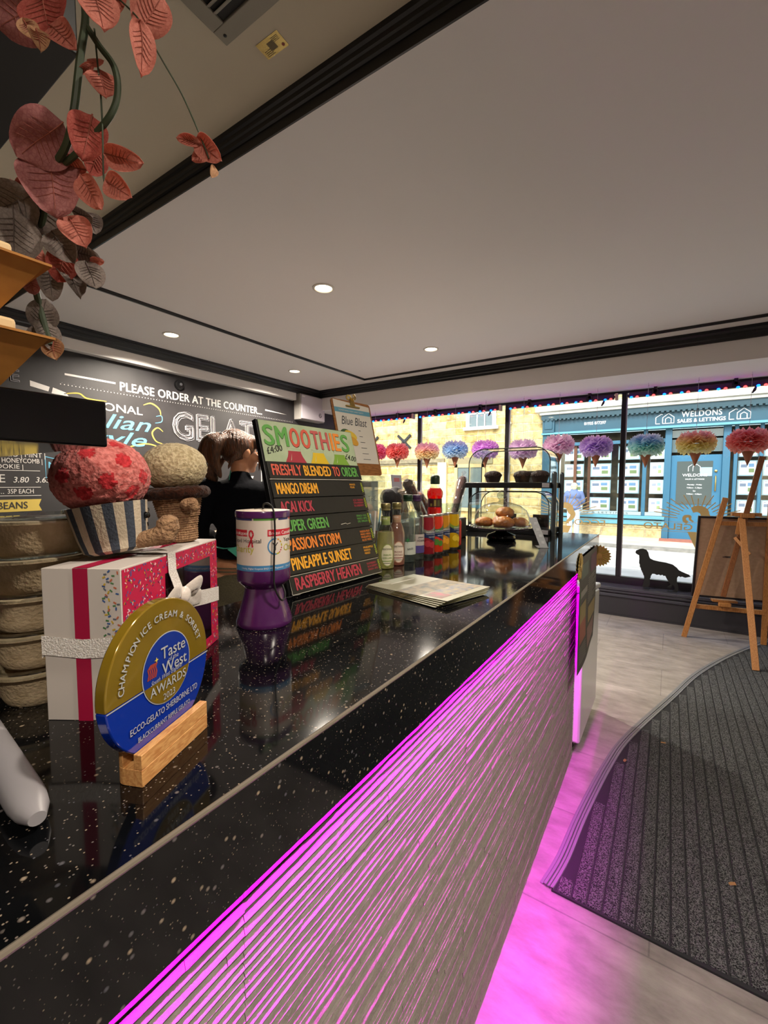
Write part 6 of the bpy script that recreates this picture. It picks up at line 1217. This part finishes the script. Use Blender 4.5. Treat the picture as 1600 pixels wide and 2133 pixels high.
m.ball((0, -.012, .012), (.072, .092, .092), M=HR, n=28); m.ball((0, .035, -.042), (.052, .058, .062), M=HR, n=20); m.ball((0, .068, -.085), (.022, .02, .018), M=HR); m.ball((0, .093, -.020), (.011, .016, .024), M=HR, rotm=rot('X', 20)); m.ball((0, .100, -.034), (.014, .011, .009), M=HR); m.ball((0, .082, -.056), (.02, .013, .006), M=HR); m.ball((0, .081, -.064), (.017, .012, .006), M=HR)
for s_ in (-1, 1): m.ball((s_ * .074, -.004, -.008), (.010, .020, .030), M=HR, rotm=rot('X', -12)); m.ball((s_ * .04, .055, -.025), (.026, .03, .03), M=HR)
link('body', remesh(m, .006, 3, [SKIN], 'body'), t)
for s_ in (-1, 1):
    m = MB(); m.ball((s_ * .030, .083, .006), (.013, .008, .008), 0, 14, HR); m.ball((s_ * .030, .0893, .006), (.0055, .003, .0055), 1, 10, HR); m.build('eye', [mat('eye_white', 'd8d2cc', .3), mat('iris', '3a2a1c', .3)], t)
    m = MB(); m.tube([HR @ Vector((s_ * .016, .0905, .024)), HR @ Vector((s_ * .032, .089, .029)), HR @ Vector((s_ * .046, .078, .024))], [.0022, .0028, .0012], 6); m.build('eyebrow', HAIR, t)
m = MB(); m.ball((0, -.024, .026), (.083, .098, .095), M=HR, n=28); m.ball((0, .03, .062), (.066, .062, .045), M=HR, n=20); m.ball((0, -.10, .05), (.045, .05, .042), M=HR)
limb(m, [HR @ Vector(p) for p in ((0, -.10, .055), (-.012, -.150, .035), (-.03, -.165, -.03), (-.035, -.145, -.11), (-.03, -.125, -.17))], [.036, .052, .054, .044, .018])
limb(m, [HR @ Vector(p) for p in ((.02, -.10, .06), (.028, -.150, .02), (.02, -.15, -.06), (.03, -.12, -.14))], [.03, .034, .03, .010])
for s_ in (-1, 1):
    limb(m, [HR @ Vector(p) for p in ((s_ * .045, .065, .075), (s_ * .066, .072, .02), (s_ * .066, .078, -.05), (s_ * .058, .078, -.095))], [.018, .013, .009, .004])
    limb(m, [HR @ Vector(p) for p in ((s_ * .062, -.05, -.02), (s_ * .058, -.075, -.05), (s_ * .045, -.09, -.10))], [.02, .014, .004])
for k in range(26):
    a = R(-160 + 320 * k / 25); m.tube([HR @ Vector((.084 * sin(a) * cos(q) , -.024 - .004 + .099 * cos(a) * cos(q) - .02 * (1 - cos(q)), .026 + .096 * sin(q))) for q in [R(x) for x in (0, 20, 40, 60, 78)]], [.003, .004, .004, .004, .003], 6)
link('hair', remesh(m, .0055, 7, [HAIR], 'hair'), t)
m = MB(); m.lathe([(.034, -.008), (.040, 0), (.034, .008), (.03, 0), (.034, -.008)], 24, 0, HR @ tr(0, -.128, .055) @ rot('X', 80), cap=False); m.build('hair_tie', mat('hair_tie_dark', '1c1416', .6), t)
m = MB(); m.ball((0, .005, 1.02), (.138, .104, .115)); m.ball((0, -.005, 1.17), (.157, .112, .145)); m.ball((0, -.01, 1.275), (.168, .096, .074)); limb(m, [(0, -.012, 1.29), (0, -.010, 1.335)], [.085, .066]); m.tube([(0, .004, .925), (0, .004, 1.02)], [.130, .132], 24)
m2 = MB()
for v in m.v: pass
for s_ in (-1, 1): limb(m, [(s_ * .155, -.01, 1.285), (s_ * .197, -.02, 1.15), (s_ * .205, -.002, 1.045), (s_ * .17, .09, 1.03)], [.064, .055, .050, .043])
link('top', remesh(m, .007, 5, [NAVY], 'top'), t)
m = MB(); m.ball((0, -.012, .775), (.168, .126, .105)); m.ball((0, 0, .75), (.165, .11, .10))
for s_ in (-1, 1): limb(m, [(s_ * .085, 0, .80), (s_ * .088, .012, .47), (s_ * .09, -.005, .07)], [.096, .064, .052])
link('jeans', remesh(m, .008, 3, [JEAN], 'jeans'), t)
m = MB()
for z_ in (.862, .880): m.tube([(.150 * cos(a), .112 * sin(a) - .008, z_ - .0) for a in [2 * pi * k / 40 for k in range(41)]], .004, 6, cap=False)
m.box(.05, -.135, .74, .13, -.118, .86); m.build('waistband', JEAN, t, bevel=.004)
m = MB(); vs = []
for (x, y, z_) in ((-.062, -.142, .985), (.06, -.148, 1.02), (.15, -.125, 1.03), (.15, -.13, .80), (.06, -.15, .875)): vs.append((x, y, z_))
n_ = len(vs); m.add(vs + [(x, y + .006, z_) for x, y, z_ in vs], [tuple(range(n_)), tuple(range(n_, 2 * n_))[::-1]] + [(i, (i + 1) % n_, n_ + (i + 1) % n_, n_ + i) for i in range(n_)], 0, None, False); m.tube([(-.14, -.03, .99), (-.08, -.105, .985), (-.03, -.125, .99)], .010, 8, flat=.3); m.tube(smoothpts([(-.055, -.045, 1.30), (-.05, -.052, 1.345), (-.045, -.03, 1.385)], 4), .007, 8, flat=.4)
m.build('apron_tie', TEAL, t)

# passer-by looking at the shop window opposite
PQ = tr(-2.32, 13.55, -.2) @ rot('Z', 8)
t = thing('person', 'person in a blue jacket and pale trousers at the shop window opposite', 'person', M=PQ)
m = MB(); m.ball((0, 0, .86), (.17, .12, .12)); m.ball((0, 0, 1.05), (.15, .11, .16)); m.ball((0, 0, 1.25), (.17, .10, .10)); limb(m, [(0, 0, 1.28), (0, .01, 1.40)], [.06, .05]); m.ball((0, .012, 1.45), (.075, .09, .105)); m.ball((0, .10, 1.44), (.012, .015, .02))
for s_ in (-1, 1):
    m.ball((s_ * .078, .01, 1.45), (.012, .02, .03)); limb(m, [(s_ * .17, 0, 1.27), (s_ * .22, .03, 1.05), (s_ * .16, .14, .98)], [.055, .045, .03]); hand(m, (s_ * .15, .15, .98), (-.6 * s_, .8, 0), (0, 0, 1), 1.0, -s_); limb(m, [(s_ * .08, 0, .85), (s_ * .09, .01, .46), (s_ * .09, 0, .08)], [.09, .06, .045]); m.ball((s_ * .09, .05, .04), (.045, .12, .04))
link('body', remesh(m, .011, 3, [SKIN], 'body'), t)
m = MB(); m.ball((0, -.006, 1.475), (.092, .105, .092)); m.ball((0, -.05, 1.41), (.07, .05, .06)); link('hair', remesh(m, .012, 3, [mat('pale_hair', 'd8c69c', .7, bump=(60, .5))], 'hair'), t)
m = MB(); m.ball((0, 0, 1.0), (.20, .145, .24)); m.ball((0, -.02, 1.2), (.205, .14, .15)); m.ball((0, 0, .84), (.205, .145, .09)); m.ball((0, 0, 1.34), (.10, .09, .06))
for s_ in (-1, 1): limb(m, [(s_ * .18, 0, 1.26), (s_ * .245, .03, 1.04), (s_ * .17, .13, .97)], [.075, .062, .05])
link('jacket', remesh(m, .012, 4, [mat('blue_jacket', '5d6f97', .8, bump=(30, .3))], 'jacket'), t)
m = MB(); m.ball((0, 0, .84), (.175, .125, .09))
for s_ in (-1, 1): limb(m, [(s_ * .085, 0, .84), (s_ * .092, .01, .46), (s_ * .092, 0, .10)], [.10, .078, .07])
link('trousers', remesh(m, .012, 3, [mat('pale_jeans', 'b4c6d8', .85)], 'trousers'), t)
m = MB(); m.tube([(-.13, -.10, 1.31), (.02, -.155, 1.15), (.19, -.10, .95)], .012, 8, flat=.4); m.build('bag_strap', mat('strap_brown', '8a6a52', .7), t)
for s_ in (-1, 1): m = MB(); m.ball((s_ * .092, .05, .045), (.05, .135, .045)); m.build('shoe', mat('shoe_grey', '4a4650', .6), t)
# ------------------------------------------------------------------ street
ZS = -.2; FY = 14.5
m = MB(); m.box(-22, 5.12, ZS - .3, 16, 9.9, ZS - .02); m.box(-22, 9.9, ZS - .3, 16, 12.2, ZS - .06); struct(m.build('road', mat('asphalt', 'b5b6b0', .9, noise=(3, 'a2a49f', .8), bump=(120, .2))))
m = MB(); m.box(-22, 5.12, ZS - .3, 16, 6.6, ZS); m.box(-22, 12.35, ZS - .3, 16, 14.6, ZS); struct(m.build('pavement', mat('paving', 'c2b8a4', .9, noise=(2, 'aca391', .8))))
m = MB(); m.box(-22, 12.15, ZS - .3, 16, 12.36, ZS + .012); m.box(-22, 6.58, ZS - .3, 16, 6.75, ZS + .005); struct(m.build('kerb', mat('kerb_stone', '8e8b82', .9, noise=(9, '6d6b64', .8))))
m = MB(); m.box(-22, 11.6, ZS - .1, 16, 11.72, ZS - .055); m.box(-22, 11.85, ZS - .1, 16, 11.97, ZS - .055); m.box(-22, 9.0, ZS - .1, 16, 9.12, ZS - .015); struct(m.build('road_marking', mat('road_paint', 'd9d8d0', .8)))
m = MB(); m.box(-.2, 13.75, ZS, 1.9, 14.55, ZS + .012); struct(m.build('brick_threshold', mat('red_paving', 'a8664e', .9, noise=(14, '8d5644', .8))))
STONE = stonewall('golden_stone', 'dcc68e', 'c2a25f', 'd6c79f', .62, .27); STONE2 = stonewall('plinth_stone', 'd2bd8c', 'bfa36a', 'b5a682', .8, .3, .03)
# own shopfront outside, unseen slab added over the room to block the sun
m = MB(); m.box(-4.3, 5.12, 2.26, 3.3, 5.2, 3.4); m.box(-4.3, -2.4, 2.82, 3.3, 5.2, 2.95); struct(m.build('front_and_sun_block', mat('sun_block_grey', '5a5a5c', .9)))
# opposite building
m = MB(); m.box(-22, FY, ZS - .2, -3.42, FY + .5, 9.5); m.box(-3.42, FY, 3.72, 16, FY + .5, 9.5); m.box(3.9, FY, ZS - .2, 16, FY + .5, 3.72); bw = m.build('stone_building', STONE); tag(bw, 'long honey-coloured stone building across the street', 'building')
m = MB(); m.box(-13, FY - .07, 2.10, -6.9, FY + .02, 2.24); m.box(-13, FY - .03, 2.03, -6.9, FY + .02, 2.10); m.build('string_course', mat('ledge_stone', '8f8467', .9, noise=(8, '6b634e', .8)), bw)
m = MB(); m.prism(rrect(-5.66, 2.55, -5.40, 2.83, .03), 0, .015, 0, frame((0, FY - .002, 0), (1, 0, 0), (0, 0, 1))); m.build('stone_plaque', mat('plaque', 'd9d0b0', .8), bw)
m = MB(); m.box(-4.62, FY - .09, ZS, -4.50, FY - .01, 6.0); m.box(-4.64, FY - .095, 1.95, -4.48, FY - .005, 2.02); m.box(-4.64, FY - .095, 3.3, -4.48, FY - .005, 3.37); m.build('drainpipe', mat('pipe_cream', 'cfcdb6', .5), bw, bevel=.01)
SASH = mat('sash_white', 'e2e2da', .5); SGL = mat('dark_pane', '5a6a6c', .08, coat=.4)
def sash(nm, x0, z0, x1, z1, nx, nz, fw=.13, col=None):
    fr = MB(); y = FY - .02; col = col or SASH
    fr.box(x0, y - .04, z0, x0 + fw, y + .03, z1); fr.box(x1 - fw, y - .04, z0, x1, y + .03, z1); fr.box(x0, y - .04, z1 - fw, x1, y + .03, z1); fr.box(x0 - .08, y - .09, z0 - .06, x1 + .08, y + .03, z0 + .05)
    for i in range(1, nx): x = x0 + fw + (x1 - x0 - 2 * fw) * i / nx; fr.box(x - .02, y - .02, z0, x + .02, y + .02, z1)
    for i in range(1, nz): z = z0 + (z1 - z0) * i / nz; fr.box(x0, y - .02, z - .02, x1, y + .02, z + .02)
    f_ = fr.build('window', col, bw); g_ = MB(); g_.box(x0 + .02, y - .005, z0, x1 - .02, y + .01, z1 - .02); g_.build('window_pane', SGL, f_)
sash('w', -6.08, 3.25, -5.0, 4.75, 3, 3)
sash('w', -6.50, .42, -5.35, 2.02, 2, 2, .12, mat('buff_frame', 'bfa873', .7)); m = MB(); m.box(-6.75, FY - .04, 2.02, -5.1, FY + .02, 2.25); m.build('lintel', mat('lintel_stone', '8d8261', .9), bw)
m = MB(); m.box(-7.15, FY - .10, ZS, -6.80, FY + .02, 2.1); m.build('door_surround', mat('pale_stone', 'dccd9c', .9), bw)
for lab, x in (('black cross-shaped iron wall tie above the crimson pompom', -10.12), ('black cross-shaped iron wall tie between the red and pink pompoms', -8.62)):
    t = thing('wall_tie', lab, 'wall tie', (x, FY - .03, 2.93), group='iron wall ties on the stone building'); m = MB()
    for a in (42, -42): m.box(-.38, -.02, -.045, .38, .02, .045, 0, rot('Y', a))
    m.lathe([(.09, -.02), (.09, .02), (0, .03)], 16, 0, rot('X', 90)); m.build('iron_cross', BLACK, t)
# teal shopfront
TEALP = mat('teal_paint', '1d4d5e', .45, noise=(2, '1a4656', .6)); TEALD = mat('teal_dark', '183f4a', .5); TL2 = mat('teal_pale', '5590a0', .5); LTR = mat('letter_white', 'ececea', .6)
sh = thing('shopfront', 'teal estate agent shopfront across the street', 'shopfront', (0, 0, 0)); y = FY - .02
m = MB(); m.box(-3.62, y - .42, 3.55, 3.9, y + .1, 3.72); m.box(-3.5, y - .35, 3.46, 3.9, y + .1, 3.55); m.build('roof_cornice', mat('lead_white', 'd9d9d2', .7, noise=(3, 'b8b8b0', .7)), sh, bevel=.02)
m = MB(); m.box(-3.45, y - .30, 3.32, 3.9, y + .1, 3.46)
for k in range(60): m.box(-3.40 + k * .12, y - .32, 3.28, -3.335 + k * .12, y - .2, 3.33)
m.build('dentil_moulding', TEALD, sh)
m = MB(); m.box(-3.42, y - .20, 2.92, 3.9, y + .1, 3.32); 
for x in (-2.55, -1.25, .0): pass
m.build('fascia_board', TEALP, sh)
m = MB(); m.box(-3.45, y - .26, 2.86, 3.9, y + .1, 2.92); m.build('fascia_ledge', TL2, sh)
m = MB(); m.box(-3.42, y - .26, 2.9, -3.06, y + .1, 3.46); m.box(-3.36, y - .28, 3.02, -3.12, y - .2, 3.36); m.box(-3.42, y - .2, ZS, -3.02, y + .1, 2.88); m.box(-3.34, y - .22, .5, -3.12, y, 2.75); m.build('pilaster', TEALP, sh, bevel=.01)
m = MB(); Fw = frame((0, y - .2015, 0), (1, 0, 0), (0, 0, 1)); m.text('WELDONS', .21, 0, Fw @ tr(.19, 3.13, 0), width=.86, bold=.02, space=1.1, z=.002); m.text('SALES & LETTINGS', .135, 0, Fw @ tr(.10, 2.985, 0), width=1.03, bold=.03, z=.002); m.text('01935 877297', .12, 0, Fw @ tr(-2.22, 3.09, 0), width=.58, bold=.03, z=.002)
def houses(x0):
    for pts in ([(0, 0), (0, .17), (.13, .26), (.16, .24)], [(0, 0), (.10, 0)], [(.16, 0), (.16, .16), (.29, .265), (.42, .16), (.42, 0), (.16, 0)], [(.225, 0), (.225, .12), (.29, .165), (.355, .12), (.355, .0)]): m.stroke([(x0 + a, 2.99 + b) for a, b in pts], .018, 0, Fw, .002)
houses(-.40); houses(1.20); m.build('sign_lettering', LTR, sh)
BRK = mat('inner_wall', '6e6450', .9, noise=(4, '4a4236', .8))
m = MB(); m.box(-3.0, y + .55, ZS, 3.9, y + .65, 2.9); m.box(-3.0, y + .0, 2.55, 3.9, y + .6, 2.6); m.build('interior_backing', BRK, sh)
m = MB()
for x0, x1 in ((-3.02, -2.95), (-.62 - .06, -.60 + .02)): m.box(x0, y - .06, .42, x1, y + .08, 2.88)
m.box(-3.02, y - .05, 2.50, -.1, y + .06, 2.60); m.box(1.35, y - .06, .4, 1.43, y + .08, 2.88); m.box(1.86, y - .06, .4, 1.93, y + .08, 2.88); m.box(-.16, y - .08, ZS, .0, y + .1, 2.88); m.box(1.12, y - .08, ZS, 1.28, y + .1, 2.88); m.build('window_frames', mat('teal_frame', '2c6078', .45), sh, bevel=.01)
m = MB(); m.box(-2.52, y + .02, .5, -2.44, y + .1, 2.5); m.box(-2.16, y + .3, .5, -2.08, y + .38, 2.5); m.build('inner_posts', mat('brown_post', '7a4e38', .7), sh)
m = MB(); m.box(-3.02, y - .16, .33, -.1, y + .1, .42); m.box(-3.02, y - .10, .16, -.1, y + .08, .30); m.box(1.28, y - .16, .33, 3.9, y + .1, .42); m.box(1.28, y - .10, .16, 3.9, y + .08, .30); m.build('window_sill', TL2, sh, bevel=.01)
m = MB(); m.box(-3.02, y - .05, ZS, -.1, y + .1, .16); m.box(1.28, y - .05, ZS, 3.9, y + .1, .16); m.build('plinth', STONE2, sh)
m = MB(); m.box(-2.35, y - .06, .43, -.66, y - .03, .53); m.box(-.58, y - .06, .43, -.15, y - .03, .53); m.text('SALES & LETTINGS', .075, 1, frame((-2.5, y - .0605, .452), (1, 0, 0), (0, 0, 1)), width=1.5, z=.002, space=1.3); m.build('sill_panel', [mat('grey_panel', '93a3a2', .6), mat('panel_ink', '3b4244', .6)], sh)
m = MB(); m.poly([(-2.95, y + .02, .42), (-.66, y + .02, .42), (-.66, y + .02, 2.5), (-2.95, y + .02, 2.5)]); m.poly([(1.43, y + .02, .42), (1.86, y + .02, .42), (1.86, y + .02, 2.5), (1.43, y + .02, 2.5)]); m.poly([(1.93, y + .02, .42), (3.9, y + .02, .42), (3.9, y + .02, 2.5), (1.93, y + .02, 2.5)]); m.build('shop_glass', glass('shop_pane', (225, 232, 232), .5, 0, .08), sh)
dr = MB(); dr.box(.0, y - .0, ZS, 1.12, y + .05, 2.12); d_ = dr.build('door', mat('door_blue', '2a6684', .45), sh, bevel=.008)
m = MB(); m.box(.14, y - .012, .78, .93, y - .002, 1.95); m.build('door_pane', mat('door_glass', '4d5654', .1), d_); m = MB(); m.box(.0, y - .0, 2.2, 1.12, y + .05, 2.8); m.build('transom_pane', SGL, d_)
m = MB(); m.tube([(1.0, y - .03, 1.15), (1.0, y - .07, 1.2), (1.0, y - .07, 1.5), (1.0, y - .03, 1.55)], .016, 8); m.lathe([(.035, 0), (.03, .03), (0, .04)], 16, 0, tr(1.0, y - .01, 1.68) @ rot('X', 90)); m.build('door_handle', BRASS, d_)
m = MB(); Fd = frame((0, y - .0125, 0), (1, 0, 0), (0, 0, 1)); m.text('WELDONS', .105, 0, Fd @ tr(.27, 1.54, 0), width=.55, z=.002); m.text('SALES & LETTINGS', .045, 0, Fd @ tr(.34, 1.45, 0), width=.42, z=.002)
for k, s_ in enumerate(('Monday - Friday', '9.00am - 5.30pm', 'Sat', '9.00am - 4.00pm')): m.text(s_, .05, 0, Fd @ tr(.55, 1.30 - k * .085, 0), align='CENTER', z=.002)
for pts in ([(.40, 1.68), (.40, 1.80), (.48, 1.86)], [(.50, 1.68), (.50, 1.80), (.58, 1.87), (.66, 1.80), (.66, 1.68)]): m.stroke(pts, .012, 0, Fd, .002)
m.quad(.66, 1.55, .92, 1.78, 1, Fd, .001); m.build('door_lettering', [LTR, mat('notice_blue', '8fb3d0', .6)], d_)
# lit property cards in the window
CARDM = [mat('acrylic_rim', 'b4cbd4', .2), mat('card_lit', 'eef2f4', .6, emit=('dfeaf2', .55)), mat('photo_slate', '8a93ab', .6), mat('photo_green', '8fa06a', .6), mat('photo_sky', '7fa3cc', .6)]
cd0 = None; rs = random.Random(9); colx = [(-2.80, 'first'), (-2.05, 'second'), (-1.31, 'third'), (-.50, 'narrow fourth'), (1.46, 'column just right of the door'), (1.96, 'far right')]
rown = ['top', 'second', 'third', 'bottom']
for ci, (x0, cn) in enumerate(colx):
    for ri in range(4):
        z1 = (2.44, 1.945, 1.45, .925)[ri]; lab = 'lit property card in the %s row, %s column of the shop window' % (rown[ri], cn) if ci < 4 else 'lit property card in the %s row, %s' % (rown[ri], cn + ' column' if ci == 5 else cn); wv = .56 if ci not in (3, 4) else (.34 if ci == 3 else .40)
        M_ = tr(x0, y + .12 + .0, z1 - .40)
        if ci in (0, 3, 4) and ri == 0 or cd0 is None:
            cd0 = thing('property_card', lab, 'property card', M=M_, group='lit property cards in the shop window'); m = MB(); m.box(0, 0, 0, wv, .015, .40); m.build('acrylic_pocket', CARDM[0], cd0, bevel=.004)
            m = MB(); Fc = frame((0, -.001, 0), (1, 0, 0), (0, 0, 1)); m.quad(.035, .03, wv - .035, .37, 1, Fc, .0005); w2 = wv - .07
            m.quad(.06, .22, .06 + w2 * .38, .30, 2, Fc, .002); m.quad(.06 + w2 * .48, .23, .03 + w2 * .9, .32, 4, Fc, .002); m.quad(.06 + w2 * .5, .09, .03 + w2 * .92, .19, 3, Fc, .002); m.quad(.05, .335, .10, .35, 2, Fc, .002); m.build('card', CARDM, cd0)
            for xx in (.0, wv): m = MB(); m.tube([(xx, .008, -.047), (xx, .008, .447)], .004, 5); m.build('cable', STEEL, cd0)
        else: dup(cd0, M_, lab, 'lit property cards in the shop window')
for lab, x in (('round lamp under the fascia left of the phone number', -2.72), ('round lamp under the fascia above the right house logo', 1.15)): pass
